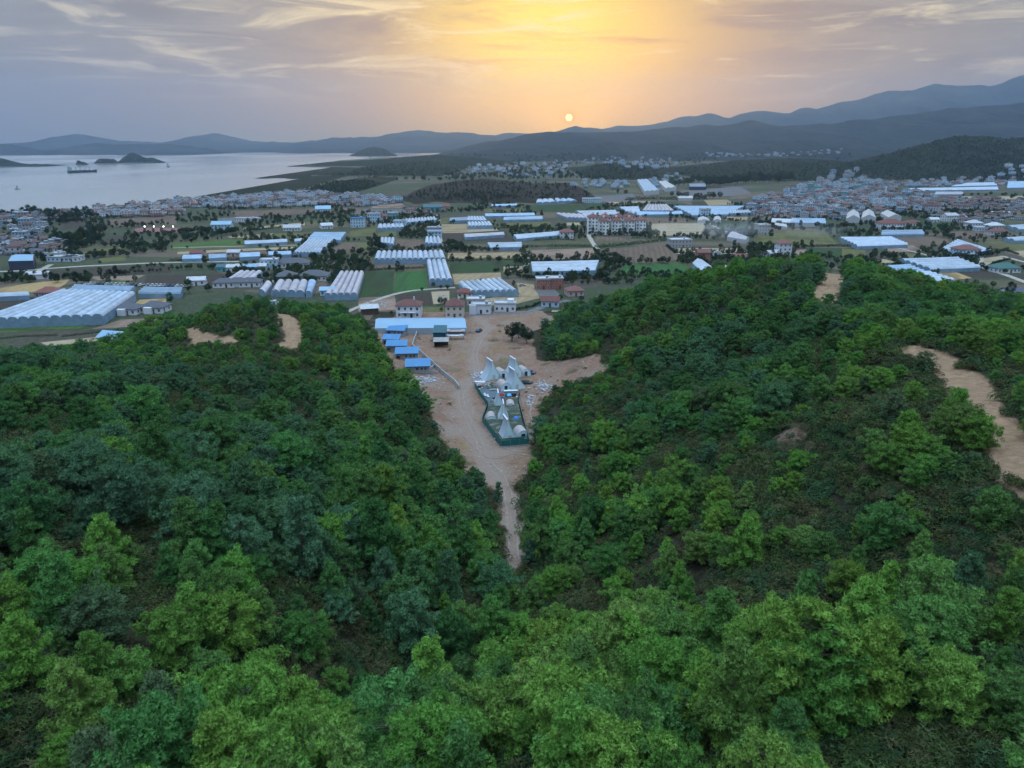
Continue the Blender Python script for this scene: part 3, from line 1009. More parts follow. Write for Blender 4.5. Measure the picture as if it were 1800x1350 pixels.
FIELDS = [
    (F_TAN, [(775, 410), (822, 409), (822, 394), (775, 394)]), (F_PALE, [(822, 409), (878, 405), (874, 401.5), (822, 402)]),
    (F_DARK, [(775, 425), (812, 425), (900, 424), (888, 405.5), (775, 411)]), (F_TAN, [(787, 457), (918, 455), (918, 443), (787, 445)]),
    (F_DGREEN, [(792, 480), (872, 478), (905, 473), (905, 461), (790, 463)]), (F_TAN, [(799, 500), (882, 497), (880, 479), (795, 482)]),
    (F_PALE, [(885, 478), (920, 477), (918, 468), (885, 469)]), (F_DGREEN, [(630, 522), (689, 519), (693, 477), (640, 477)]), (F_VGREEN, [(691, 518), (752, 512), (750, 476), (697, 479)]),
    (F_BROWN, [(650, 472), (745, 470), (745, 459), (652, 460)]), (F_PINK, [(630, 548), (698, 545), (694, 521), (630, 524)]), (F_DARK, [(700, 537), (760, 536), (756, 514), (699, 517)]),
    (F_PALE, [(762, 535), (790, 531), (790, 511), (758, 513)]), (F_OLIVE, [(742, 556), (783, 556), (781, 540), (742, 540)]),
    (F_TAN, [(853, 538), (908, 534), (949, 524), (938, 500), (908, 497), (912, 516), (853, 525)]), (F_GREY, [(952, 525), (985, 520), (975, 508), (938, 507)]),
    (F_PINK, [(932, 457), (1048, 454), (1042, 436), (935, 440)]), (F_BROWN, [(1085, 452), (1117, 463), (1200, 456), (1168, 431), (1054, 438)]),
    (F_VGREEN, [(1082, 482), (1222, 481), (1200, 464), (1102, 465)]), (F_PALE, [(1150, 415), (1232, 412), (1242, 392), (1141, 393)]), (F_BROWN, [(1125, 392), (1207, 392), (1205, 385), (1125, 382)]),
    (F_BROWN, [(1047, 424), (1106, 423), (1111, 416), (1046, 416)]), (F_OLIVE, [(880, 399), (972, 399), (967, 390), (880, 392)]), (F_DGREEN, [(930, 374), (1010, 371.5), (1062, 364), (1060, 357.5), (930, 361)]),
    (F_OLIVE, [(986, 363.5), (1022, 362.5), (1023, 358), (1000, 358.5)]), (F_PALE, [(1069, 361), (1147, 358), (1145, 353.5), (1066, 355)]), (F_OLIVE, [(1331, 431), (1474, 429), (1447, 406), (1331, 407)]),
    (F_DGREEN, [(1262, 402), (1307, 404), (1322, 393), (1262, 388)]), (F_TAN, [(1274, 387), (1313, 387), (1315, 381), (1272, 381)]), (F_BROWN, [(1320, 387), (1368, 387), (1368, 380), (1320, 380)]),
    (F_PALE, [(1190, 443.5), (1312, 443), (1304, 436.5), (1187, 436.5)]), (F_PINK, [(1409, 452), (1429, 448.5), (1417, 438), (1391, 440)]), (F_DGREEN, [(1432, 450), (1503, 450), (1500, 436), (1413, 436)]),
    (F_TAN, [(1246, 361.5), (1295, 359.5), (1278, 351), (1237, 352)]), (F_DARK, [(1217, 361), (1243, 361), (1238, 354), (1215, 355)]), (F_BROWN, [(1598, 429), (1668, 432), (1667, 420), (1622, 415), (1571, 415)]),
    (F_PINK, [(1564, 445), (1626, 441), (1604, 431), (1548, 432.5)]), (F_OLIVE, [(1580, 454), (1647, 452), (1634, 445), (1576, 446)]), (F_BROWN, [(1669, 416), (1747, 418), (1720, 406), (1677, 408)]),
    (F_OLIVE, [(1775, 440), (1840, 437), (1840, 420), (1731, 425)]), (F_PALE, [(1800, 452), (1850, 451), (1850, 434), (1773, 443)]), (F_PALE, [(1729, 468), (1764, 457), (1761, 450), (1720, 455)]),
    (F_OCHRE, [(1679, 492), (1709, 489), (1674, 476), (1641, 477)]), (F_DARK, [(1712, 489), (1774, 489), (1726, 475), (1679, 476)]), (F_DARK, [(1811, 496), (1870, 498), (1860, 478), (1774, 484)]),
    (F_PALE, [(1549, 462.5), (1577, 462), (1558, 456), (1530, 455)]), (F_OLIVE, [(1480, 450), (1524, 452), (1520, 440), (1480, 437)]), (F_DARK, [(107, 404), (148, 400), (160, 391), (114, 393)]),
    (F_BROWN, [(190, 398), (310, 394), (310, 379), (190, 386)]), (F_DARK, [(169, 431), (213, 429), (232, 415), (194, 416)]), (F_OLIVE, [(138, 450), (214, 442), (211, 434), (131, 443)]),
    (F_OLIVE, [(178, 461), (221, 458), (221, 450), (174, 454)]), (F_DARK, [(92, 486), (160, 484.5), (300, 480), (300, 466.5), (180, 470.5), (70, 477.5)]),
    (F_GREEN, [(297, 438), (400, 432.5), (428, 428), (434, 420), (300, 429)]), (F_OLIVE, [(302, 443), (420, 436.5), (531, 432.5), (524, 428), (420, 431.5), (300, 438.5)]),
    (F_PALE, [(312, 447), (430, 441), (520, 437.5), (522, 433.5), (420, 437.5), (312, 443)]), (F_BROWN, [(305, 451), (430, 447.5), (518, 444), (519, 438.5), (430, 442), (305, 447.5)]),
    (F_TAN, [(405, 418.5), (471, 417), (482, 410), (400, 416)]), (F_OLIVE, [(474, 417), (540, 416), (550, 407), (484, 411)]), (F_PALE, [(428, 403.5), (536, 396.5), (536, 391), (424, 401)]),
    (F_OLIVE, [(538, 396), (568, 394), (570, 386), (538, 391)]), (F_GREY, [(384, 392), (442, 391.5), (464, 380), (376, 383.5)]), (F_BROWN, [(400, 474.5), (541, 470), (541, 457), (520, 455), (395, 466)]),
    (F_BROWN, [(584, 445), (630, 442), (630, 426), (603, 428), (579, 438)]), (F_OCHRE, [(-60, 516), (0, 515.5), (90, 513), (114, 500), (123, 491), (60, 497), (0, 506), (-60, 508)]),
    (F_DARK, [(-60, 556), (0, 554), (33, 541), (75, 523), (-60, 526)]), (F_OCHRE, [(226, 541.5), (292, 541.5), (292, 524), (245, 527)]), (F_PINK, [(160, 579), (267, 572), (292, 558), (213, 562)]),
    (F_GREEN, [(-60, 588), (0, 585), (142, 577.5), (160, 567), (0, 576), (-60, 579)]), (F_PALE, [(80, 607), (107, 608), (195, 597), (205, 589.5), (71, 602)]), (F_PINK, [(171, 492.5), (231, 493.5), (256, 484), (152, 486.5)]),
    (F_DARK, [(252, 499), (390, 500), (400, 480.5), (320, 483), (259, 484.5)]), (F_GREEN, [(160, 499.5), (229, 498.5), (231, 494), (149, 495)]), (F_BROWN, [(368, 495), (392, 496.5), (417, 474.5), (368, 482)]),
    (F_BROWN, [(552, 516), (566, 514.5), (588, 480), (561, 486)]), (F_GREY, [(945, 360.5), (1122, 352.5), (1112, 340), (950, 352)]), (F_GREY, [(1200, 346), (1330, 344), (1300, 328), (1170, 338)]),
    (F_BROWN, [(1282, 350), (1345, 346), (1345, 338), (1290, 343)]), (F_PINK, [(652, 366), (716, 366), (706, 357), (660, 356)]), (F_BROWN, [(600, 372), (650, 374), (655, 366), (600, 366)]),
    (F_GREY, [(620, 376), (716, 375), (720, 368), (640, 368)]), (F_OLIVE, [(852, 373), (925, 373.5), (918, 367), (850, 368)]), (F_OLIVE, [(612, 416), (662, 415), (662, 401), (616, 405)]),
    (F_OLIVE, [(664, 415), (696, 415), (697, 405), (664, 405)]), (F_BROWN, [(692, 440), (745, 436), (745, 421), (696, 421)]), (F_OLIVE, [(598, 442), (652, 441), (650, 426), (600, 425)]),
    (F_OLIVE, [(774, 393), (800, 392), (800, 384), (774, 385)]), (F_OLIVE, [(1046, 383), (1090, 383.5), (1090, 378.5), (1046, 379)]), (F_PALE, [(996, 396), (1036, 395.5), (1036, 391), (996, 391.5)]),
    (F_BROWN, [(1200, 357), (1217, 361), (1215, 355), (1180, 354)]), (F_BROWN, [(1770, 378), (1810, 377), (1810, 369), (1760, 371)]), (F_PALE, [(1760, 351), (1800, 350), (1800, 344), (1735, 346)]),
    (F_PALE, [(1680, 351), (1720, 350), (1715, 345), (1670, 346)]), (F_DGREEN, [(1560, 395), (1640, 402), (1680, 396), (1620, 383), (1560, 388)]), (F_BROWN, [(400, 372), (560, 366), (590, 374), (420, 382)]),
]
for i, (m_, q) in enumerate(FIELDS):
    poly = [G(a, b) for a, b in q]
    o = ngon_slab('field', poly, .02 + .006 * (i % 12), m_)
    tag(o, kind='structure')

M_ROADP = stain_mat('pale_dust_road', (.30, .27, .23), (.42, .385, .335), .5, .95)
M_ASPH = stain_mat('worn_asphalt', (.10, .105, .115), (.16, .165, .175), .5, .9)


def road(px, w, mat, z=.13):
    pts_ = [Vector((*G(a, b), 0)) for a, b in px]
    # resample smoothly
    fine = []
    n = len(pts_)
    for i in range(n - 1):
        p0, p1, p2, p3 = pts_[max(0, i - 1)], pts_[i], pts_[i + 1], pts_[min(n - 1, i + 2)]
        for k in range(6):
            t = k / 6
            fine.append(.5 * ((2 * p1) + (p2 - p0) * t + (2 * p0 - 5 * p1 + 4 * p2 - p3) * t * t + (3 * p1 - p0 - 3 * p2 + p3) * t ** 3))
    fine.append(pts_[-1])
    v, f = [], []
    for i, p in enumerate(fine):
        d = (fine[min(i + 1, len(fine) - 1)] - fine[max(i - 1, 0)]).normalized()
        s = Vector((-d.y, d.x, 0)) * w * .5 * (1 + .18 * mnoise.noise(p * .08))
        v += [(p.x + s.x, p.y + s.y, z), (p.x - s.x, p.y - s.y, z)]
    f = [(2 * i, 2 * i + 1, 2 * i + 3, 2 * i + 2) for i in range(len(fine) - 1)]
    o = mesh_obj('road', v, f, mat)
    tag(o, kind='structure')
    return o


road([(-40, 479), (40, 476), (75, 473), (150, 468), (258, 463), (330, 461), (420, 460)], 5, M_ROADP)
road([(55, 484), (75, 473), (90, 465)], 4, M_ROADP, .14)
road([(820, 556), (850, 553), (915, 551), (940, 545), (970, 534), (1000, 528)], 4.5, M_ASPH)
road([(970, 547), (1000, 549), (1040, 556), (1075, 566)], 3, M_ROADP)
road([(600, 553), (660, 528), (720, 512), (800, 506)], 3, M_ROADP, .15)
road([(1720, 468), (1745, 476), (1775, 486), (1820, 503), (1870, 520)], 4.5, M_ROADP)
road([(1760, 450), (1790, 458), (1830, 468)], 4, M_ROADP)
road([(1250, 393), (1262, 402), (1290, 408), (1330, 404)], 4, M_ROADP, .14)
road([(1187, 446), (1260, 446), (1320, 446)], 4, M_ROADP, .15)
road([(1170, 300), (1172, 310), (1166, 322), (1160, 334)], 14, M_ASPH)
road([(925, 440), (930, 448), (928, 460), (922, 470)], 3, M_ROADP)
road([(1034, 411), (1040, 424), (1050, 438)], 4, M_ROADP)
road([(396, 474), (470, 471), (545, 467), (590, 462)], 5, M_ROADP, .14)
road([(770, 378), (772, 400), (774, 425), (778, 440)], 4, M_ROADP)
road([(300, 436), (420, 433), (525, 431)], 3, M_ROADP, .16)
road([(1100, 360), (1180, 352), (1260, 348), (1330, 350)], 6, M_ASPH)
road([(1560, 432), (1620, 446), (1650, 455)], 3, M_ROADP)
road([(1700, 468), (1718, 470), (1722, 462), (1724, 452)], 4, M_ROADP, .16)

# ------------------------------------------------------------------ greenhouses and sheds
def film(name, c):
    """weathered polythene: cloudy, dusty in strips, grimy in patches"""
    c = tuple(x * 0.80 for x in c)
    m, g, out = new_mat(name)
    p = pos_vec(g)
    oi = g.n('ShaderNodeObjectInfo')
    n1 = g.noise(p, .22, 5, .65)
    n2 = g.noise(p, .05, 4, .6, .6)
    n3 = g.noise(p, 1.7, 4, .7)
    col = g.mix(g.smooth(n1, .35, .68), tuple(x * .84 for x in c), tuple(min(1, x * 1.14) for x in c))
    col = g.mix(g.m('MULTIPLY', g.smooth(n2, .50, .68), .75), col, tuple(x * .62 + .03 for x in c))
    col = g.mix(g.m('MULTIPLY', g.smooth(n3, .60, .74), .5), col, (.24, .23, .21))
    hs = g.n('ShaderNodeHueSaturation')
    g.link(col, hs.inputs['Color'])
    g.link(g.m('ADD', g.m('MULTIPLY', oi.outputs['Random'], .26), .86), hs.inputs['Value'])
    b = g.n('ShaderNodeBsdfPrincipled')
    g.link(hs.outputs[0], b.inputs['Base Color'])
    b.inputs['Roughness'].default_value = .5
    b.inputs['Specular IOR Level'].default_value = .35
    g.link(b.outputs[0], out.inputs[0])
    return m


GL_WHITE = film('white_film', (.37, .46, .56))
GL_BLUE = film('bluish_film', (.27, .41, .56))
GL_GREYB = film('grey_blue_film', (.18, .27, .37))
GL_PINKW = film('dusty_white_film', (.41, .405, .455))
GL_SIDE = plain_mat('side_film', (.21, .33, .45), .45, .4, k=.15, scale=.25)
GL_GUT = plain_mat('gutter_steel', (.20, .21, .25), .5, .4)
SH_LBLUE = plain_mat('light_blue_sheet', (.21, .38, .54), .4, .45, k=.06, scale=.1)
SH_DARK = plain_mat('dark_blue_cladding', (.035, .05, .09), .5, .4)
SH_CREAM = plain_mat('pale_roof_sheet', (.42, .44, .45), .5, .4, k=.08, scale=.1)
SH_WALL = plain_mat('grey_white_wall', (.50, .53, .56), .8, .2)
GREENHOUSE_N = 0


def greenhouse(NL, NR, FR, FL, n, axis, label, roof=GL_WHITE, side=GL_SIDE, eave=2.6, rise=1.3, style='arch', cat='greenhouse', name='greenhouse', gutters=False, group='greenhouses on the plain', back=None, peak=.5):
    """corners are the photograph pixels of the eaves; axis 'v' = spans run away from the camera, 'u' = spans run across"""
    c = [np.array(G(a, b, eave)) for a, b in (NL, NR, FR, FL)]
    ctr = sum(c) / 4
    root = empty(name, (ctr[0], ctr[1], 0))
    tag(root, label, cat, group)
    c = [p - ctr for p in c]
    # a straight edges frame: (s across spans, t along spans)
    def P(s, t):
        if axis == 'v':
            return (c[0] * (1 - s) + c[1] * s) * (1 - t) + (c[3] * (1 - s) + c[2] * s) * t
        return (c[0] * (1 - t) + c[1] * t) * (1 - s) + (c[3] * (1 - t) + c[2] * t) * s
    wpx = (abs(NR[0] - NL[0]) / n) if axis == 'v' else (abs(FL[1] - NL[1]) + 4) / n
    joined = MB()
    K = 7 if style == 'arch' else 2
    for i in range(n):
        s0, s1 = i / n, (i + 1) / n
        mb = MB() if wpx >= 7 else joined
        prof = []
        for k in range(K + 1):
            u = k / K
            if style == 'arch':
                z = eave + rise * math.sqrt(max(0.0, 1 - (2 * u - 1) ** 2)) ** 1.15
            else:
                u = (0.0, peak, 1.0)[k]
                z = eave + (rise if k == 1 else 0)
            prof.append((u, z))
        vs, fs, ms = [], [], []
        segs = 2
        for t_ in [j / segs for j in range(segs + 1)]:
            for u, z in prof:
                p = P(s0 + (s1 - s0) * u, t_)
                sag = -.12 * rise * math.sin(t_ * PI) if style == 'arch' else 0
                vs.append((p[0], p[1], z + sag))
        m_ = K + 1
        for j in range(segs):
            for k in range(K):
                fs.append((j * m_ + k, j * m_ + k + 1, (j + 1) * m_ + k + 1, (j + 1) * m_ + k))
        mb.add(vs, fs, 0 if back is None else 0)
        if back is not None:
            nf = len(fs)
            for q in range(nf):
                if (q % K) >= K / 2:
                    mb.mi[len(mb.mi) - nf + q] = 2
        # end walls under the arch, at both ends
        for t_ in (0.0, 1.0):
            e = []
            for u, z in prof:
                p = P(s0 + (s1 - s0) * u, t_)
                e.append((p[0], p[1], z))
            a, b = P(s0, t_), P(s1, t_)
            ring = [(a[0], a[1], 0)] + e + [(b[0], b[1], 0)]
            f = tuple(range(len(ring)))
            mb.add(ring, [f if t_ == 1.0 else f[::-1]], 1)
        if mb is not joined:
            mb.build('span', [roof, side] + ([back] if back else []), root)
    if joined.v:
        joined.build('roof', [roof, side] + ([back] if back else []), root)
    for s_ in (0.0, 1.0):
        a, b = P(s_, 0), P(s_, 1)
        mesh_obj('side_wall', [(a[0], a[1], 0), (b[0], b[1], 0), (b[0], b[1], eave), (a[0], a[1], eave)], [(0, 1, 2, 3)], side, root)
    if gutters:
        for i in range(1, n):
            if rng.random() < .55:
                a, b = P(i / n, -.002), P(i / n, 1.002)
                d = (b - a) / np.linalg.norm(b - a)
                w = np.array([-d[1], d[0]]) * .22
                z = eave + .10
                mesh_obj('gutter', [(*(a - w), z), (*(a + w), z), (*(b + w), z), (*(b - w), z), (*(a - w), z - .2), (*(a + w), z - .2), (*(b + w), z - .2), (*(b - w), z - .2)],
                         [(0, 1, 2, 3), (0, 4, 5, 1), (1, 5, 6, 2), (2, 6, 7, 3), (3, 7, 4, 0)], GL_GUT, root)
    return root


W_, B_, GB_, PW_ = GL_WHITE, GL_BLUE, GL_GREYB, GL_PINKW
GH = [
    ((-45, 564), (180, 556), (238, 516), (108, 511), 12, 'v', 'huge white film greenhouse of many spans at the left edge beyond the left hill', W_, dict(gutters=True, eave=4.0, rise=1.3)),
    ((122, 512), (229, 513.5), (238, 505), (133, 502), 3, 'u', 'grey blue low greenhouse directly behind the huge white one', GB_, {}),
    ((243, 516), (318, 516.5), (322, 507), (255, 506), 3, 'u', 'grey blue greenhouse beside the parked cars right of the huge white one', GB_, {}),
    ((-40, 523), (52, 519), (48, 514.5), (-40, 518), 1, 'u', 'narrow white greenhouse strip at left edge below the ochre field', W_, {}),
    ((393, 495), (438, 497), (461, 478), (420, 478), 4, 'v', 'slanting dusty white greenhouse left of the lattice mast', PW_, {}),
    ((455, 510), (466, 515), (478, 499), (468, 495), 1, 'v', 'single slanting white tunnel beside the lattice mast foot', PW_, {}),
    ((476, 513), (535, 515), (541, 495), (488, 495), 4, 'v', 'four span dusty white greenhouse behind the lattice mast', PW_, dict(rise=1.6)),
    ((537, 515), (548, 515), (556, 495), (542, 494), 1, 'v', 'bluish single tunnel closing the right end of the mast greenhouses', B_, {}),
    ((570, 520), (628, 519), (640, 480), (597, 480), 5, 'v', 'five long slanting white tunnels beside the dark green field', PW_, dict(rise=1.7)),
    ((657, 457.5), (784, 456.5), (779, 443), (662, 444), 13, 'v', 'long row of thirteen short white arched spans', W_, dict(eave=2.8, rise=1.7)),
    ((755, 494), (796, 493.5), (784, 459), (750, 459.5), 4, 'v', 'four span white greenhouse standing in front of the thirteen span row', W_, dict(eave=2.8, rise=1.7)),
    ((709, 393), (769, 388), (765, 382), (712, 386), 10, 'v', 'small white ten span greenhouse beyond the orchard near the bay', W_, {}),
    ((663, 402.5), (711, 400.5), (709, 394.5), (665, 395), 6, 'v', 'short white greenhouse beside the light blue tower house', W_, {}),
    ((669, 428), (692, 431), (694, 419), (669, 419), 4, 'v', 'little white greenhouse half hidden by the dark tree clump', W_, {}),
    ((746, 429), (778, 431), (773, 418), (748, 418), 4, 'v', 'square white four span greenhouse below the grey blue outbuilding', W_, dict(rise=1.6)),
    ((790, 388), (821, 387), (825, 381.5), (792, 383.5), 1, 'u', 'flat pale bluish greenhouse left of two white multi span ones', GB_, {}),
    ((820, 388.5), (857, 389), (851, 381.5), (822, 381.5), 6, 'v', 'farther of two neighbouring white greenhouses above the tan field', W_, {}),
    ((823, 398.5), (867, 397.5), (861, 390.5), (822, 391.5), 7, 'v', 'nearer of two neighbouring white greenhouses above the tan field', W_, {}),
    ((817, 417), (887, 412.5), (884, 408.5), (815, 412), 1, 'u', 'long lavender white tunnel on the dark brown field', PW_, {}),
    ((861, 435), (917, 434), (917, 426.5), (856, 427.5), 2, 'u', 'broad low white greenhouse right of the dark hedge clumps', W_, {}),
    ((864, 362), (909, 361), (908, 358.5), (863, 360), 1, 'u', 'small rounded pale tunnel at the foot of the brown hills', B_, {}),
    ((853, 380), (940, 378.5), (939, 374.5), (852, 376), 1, 'u', 'upper of two thin blue white greenhouses in line', B_, {}),
    ((885, 386.5), (954, 385), (953, 380), (886, 382), 1, 'u', 'lower of two thin blue white greenhouses in line', B_, {}),
    ((1028, 379), (1088, 376.5), (1080, 369.5), (1010, 371), 2, 'u', 'pale flat greenhouse before the big roof complex', W_, {}),
    ((998, 383), (1038, 385), (1030, 377.5), (978, 375.5), 6, 'v', 'dusty white multi span greenhouse above the apartment blocks', PW_, {}),
    ((908, 420), (986, 413), (988, 407), (902, 413.5), 2, 'u', 'long white greenhouse ending at the red roofed cottage', W_, {}),
    ((1115, 377.5), (1200, 376), (1198, 371.8), (1104, 372.3), 3, 'u', 'front bluish strip of the big roof complex', B_, {}),
    ((1100, 371.3), (1125, 371.3), (1121, 363), (1086, 364), 2, 'u', 'left wing of the big pale roof complex', W_, {}),
    ((1128, 371), (1186, 371), (1172, 360), (1137, 360), 8, 'v', 'dusty white raised middle of the big roof complex', PW_, dict(eave=4)),
    ((1216, 378.5), (1280, 376.5), (1310, 362.5), (1183, 362.5), 6, 'u', 'large light blue greenhouse right of the big roof complex', B_, {}),
    ((1283, 376.5), (1322, 374.5), (1316, 370), (1281, 371), 8, 'v', 'short row of white peaked spans left of the town', W_, {}),
    ((1278, 416), (1311, 421.5), (1317, 417), (1288, 406.5), 1, 'u', 'white hall with dark roof vents beside the smoking orchard', PW_, dict(name='shed', cat='shed', eave=3.5, style='gable', side=SH_WALL, group='sheds on the plain')),
    ((1231, 475), (1263, 477), (1234, 456), (1217, 462), 1, 'v', 'white gabled barn just behind the crest of the right hill', W_, dict(name='shed', cat='barn', eave=4.5, style='gable', side=SH_LBLUE, rise=2.0, group='sheds on the plain')),
    ((1265, 474), (1294, 473), (1297, 465), (1259, 466), 1, 'u', 'low pale shed attached right of the white gabled barn', SH_CREAM, dict(name='shed', cat='shed', style='gable', side=SH_WALL, rise=.8, group='sheds on the plain')),
    ((1507, 433), (1596, 430), (1565, 417), (1475, 418), 6, 'u', 'broad smooth blue white greenhouse at the right end of the olive field', W_, {}),
    ((1549, 412.5), (1625, 411.5), (1620, 404.5), (1550, 405.5), 2, 'u', 'narrow grey white greenhouse below the white villa', GB_, {}),
    ((1680, 445), (1722, 434), (1684, 422), (1657, 437), 6, 'v', 'white greenhouse behind the pale blue house with red roof', W_, dict(rise=1.5)),
    ((1714, 447), (1745, 441), (1722, 433), (1703, 440), 3, 'v', 'small white greenhouse wing right of the pale blue house', W_, {}),
    ((1635, 474), (1724, 470), (1680, 453), (1581, 456), 5, 'u', 'wide blue white greenhouse beside the dirt crossroads on the right', W_, {}),
    ((1585, 483), (1626, 478), (1596, 466), (1557, 468), 4, 'u', 'blue white greenhouse just over the crest of the right hill', B_, {}),
    ((1627, 495), (1678, 493), (1630, 478), (1584, 480), 5, 'u', 'stepped white greenhouse left of the ochre patch behind the right hill', W_, {}),
    ((1712, 541), (1840, 546), (1830, 524), (1680, 520), 4, 'u', 'long bluish greenhouse at the right edge beyond the right hill', B_, dict(rise=1.5)),
    ((1776, 567), (1850, 568), (1840, 557), (1770, 555), 2, 'u', 'lowest greenhouse at the right edge peeping over the pines', W_, {}),
    ((1790, 403), (1850, 401), (1840, 392), (1768, 397), 2, 'u', 'upper white greenhouse corner at the right edge', W_, {}),
    ((1783, 423), (1850, 421), (1840, 413), (1763, 419), 2, 'u', 'middle white greenhouse corner at the right edge above the olive pasture', W_, {}),
    ((430, 429), (505, 425), (505, 421), (430, 424), 1, 'u', 'long low white tunnel beside the bright green field', W_, {}),
    ((518, 424.5), (531, 423), (531, 420), (518, 421), 1, 'u', 'short end of a white tunnel right of a round tree', W_, {}),
    ((541, 421), (599, 422), (609, 409), (553, 409), 4, 'u', 'upper pale greenhouse of an L shaped pair near the bay', B_, {}),
    ((515, 445), (562, 446), (585, 422), (541, 422), 8, 'v', 'lower slanting white greenhouse of an L shaped pair near the bay', W_, {}),
    ((320, 455), (355, 454), (355, 448), (324, 449), 1, 'u', 'leftmost light blue tunnel in a broken row by the field road', B_, {}),
    ((367, 454), (398, 452), (398, 447), (367, 448), 1, 'u', 'second light blue tunnel in a broken row by the field road', B_, {}),
    ((421, 452), (457, 450), (457, 444), (423, 445), 1, 'u', 'third light blue tunnel in a broken row by the field road', B_, {}),
    ((472, 448), (512, 447), (512, 442), (472, 443), 1, 'u', 'rightmost light blue tunnel in a broken row by the field road', B_, {}),
    ((659, 577), (820, 576), (813, 558), (665, 559), 1, 'u', 'long light blue roofed hall at the head of the valley', SH_LBLUE, dict(side=GL_WHITE, name='shed', cat='hall', eave=3.0, rise=2.6, style='gable', peak=.30, group='sheds on the plain')),
    ((936, 477), (1047, 475), (1053, 458), (933, 461), 3, 'u', 'wide white greenhouse with a slit in its film behind the brick house', W_, dict(eave=3.0, rise=1.1)),
    ((826, 515), (911, 513.5), (881, 492), (806, 499), 8, 'v', 'slanting eight span white greenhouse left of the brick house', W_, dict(rise=1.7)),
    ((1133, 336.5), (1159, 334.5), (1138, 315), (1120, 316), 3, 'v', 'big pale blue warehouse under the dark hill', SH_LBLUE, dict(name='shed', cat='warehouse', eave=6, style='gable', side=SH_WALL, group='sheds on the plain')),
    ((1170, 331), (1189, 329), (1172, 318), (1158, 319), 2, 'v', 'smaller grey roofed warehouse right of the big pale blue one', SH_CREAM, dict(name='shed', cat='warehouse', eave=6, style='gable', side=SH_WALL, group='sheds on the plain')),
    ((1212, 328), (1241, 328), (1240, 322), (1212, 323), 2, 'u', 'flat blue grey works building before the dark wood', GB_, dict(name='shed', cat='warehouse', eave=6, style='gable', side=SH_DARK, group='sheds on the plain')),
    ((1193, 348), (1218, 348), (1217, 344), (1190, 345), 1, 'u', 'small white shed between hedges left of the town', SH_CREAM, dict(name='shed', cat='shed', eave=4, style='gable', side=SH_WALL, group='sheds on the plain')),
    ((942, 357), (978, 355.5), (972, 350), (944, 351), 3, 'v', 'left half of the pale greenhouses by the grey gravel yard', W_, {}),
    ((980, 355), (1015, 353), (1001, 348), (974, 349.5), 3, 'v', 'right half of the pale greenhouses by the grey gravel yard', B_, {}),
    ((1592, 335), (1755, 333), (1753, 328.5), (1601, 331.5), 3, 'u', 'very long pale greenhouse beneath the dark hill', W_, {}),
    ((1672, 327.5), (1753, 325.5), (1745, 320.5), (1705, 321.5), 2, 'u', 'greenhouse above the very long pale one', W_, {}),
    ((1643, 341.5), (1695, 341.5), (1690, 337.5), (1645, 337.5), 3, 'u', 'white greenhouse below the very long pale one', PW_, {}),
    ((1770, 330), (1850, 329), (1840, 318), (1772, 319), 5, 'u', 'topmost greenhouse at the right edge under the dark hill', B_, {}),
    ((1487, 384.5), (1512, 383.5), (1509, 373), (1490, 373.5), 1, 'v', 'left one of a pair of cream gabled warehouses before the town', SH_CREAM, dict(name='shed', cat='warehouse', eave=5, rise=3.5, style='gable', side=SH_WALL, group='sheds on the plain')),
    ((1514, 383.5), (1540, 382.5), (1535, 372), (1517, 372.5), 1, 'v', 'right one of a pair of cream gabled warehouses before the town', SH_CREAM, dict(name='shed', cat='warehouse', eave=5, rise=3.5, style='gable', side=SH_WALL, group='sheds on the plain')),
    ((1562, 382), (1585, 380.5), (1569, 372.5), (1548, 374.5), 1, 'v', 'cream gabled warehouse standing alone right of the pair', SH_CREAM, dict(name='shed', cat='warehouse', eave=5, rise=3, style='gable', side=SH_WALL, group='sheds on the plain')),
    ((1390, 391), (1452, 392), (1450, 384), (1392, 383), 2, 'u', 'pale blue roofed works in front of the town centre', B_, dict(name='shed', cat='warehouse', eave=4, style='gable', side=SH_WALL, group='sheds on the plain')),
    ((1226, 388), (1248, 387), (1243, 382), (1228, 382), 1, 'v', 'left small white hipped storehouse by the tan strip', SH_CREAM, dict(name='shed', cat='storehouse', eave=3, style='gable', side=SH_WALL, group='sheds on the plain')),
    ((1254, 387), (1268, 387), (1266, 381), (1256, 381), 1, 'v', 'right small white storehouse by the tan strip', SH_CREAM, dict(name='shed', cat='storehouse', eave=3, style='gable', side=SH_WALL, group='sheds on the plain')),
    ((14, 459), (58, 458), (61, 447), (28, 447), 1, 'u', 'large shed with pale blue roof and dark walls at the left edge', SH_LBLUE, dict(name='shed', cat='shed', eave=6, rise=1.5, style='gable', side=SH_DARK, group='sheds on the plain')),
    ((1362, 395), (1384, 399), (1380, 394), (1358, 391), 1, 'u', 'small bright roofed shed left of the town works', SH_CREAM, dict(name='shed', cat='shed', eave=3, style='gable', side=SH_WALL, group='sheds on the plain')),
]
for NL, NR, FR, FL, n, ax, lab, mt, kw in GH:
    greenhouse(NL, NR, FR, FL, n, ax, lab, mt, **kw)


GBOX = [[G(*p, kw.get('eave', 2.6)) for p in (NL, NR, FR, FL)] for NL, NR, FR, FL, n, ax, lab, mt, kw in GH]


GXP = []
for q in GBOX:
    cx = sum(p[0] for p in q) / 4; cy = sum(p[1] for p in q) / 4
    e = [(cx + (p[0] - cx) * 1.12, cy + (p[1] - cy) * 1.12) for p in q]
    GXP.append((min(p[0] for p in e), max(p[0] for p in e), min(p[1] for p in e), max(p[1] for p in e), e))


def in_greenhouse(x, y):
    for x0, x1, y0, y1, e in GXP:
        if x0 < x < x1 and y0 < y < y1 and in_poly(np.array([x]), np.array([y]), e)[0]:
            return True
    return False
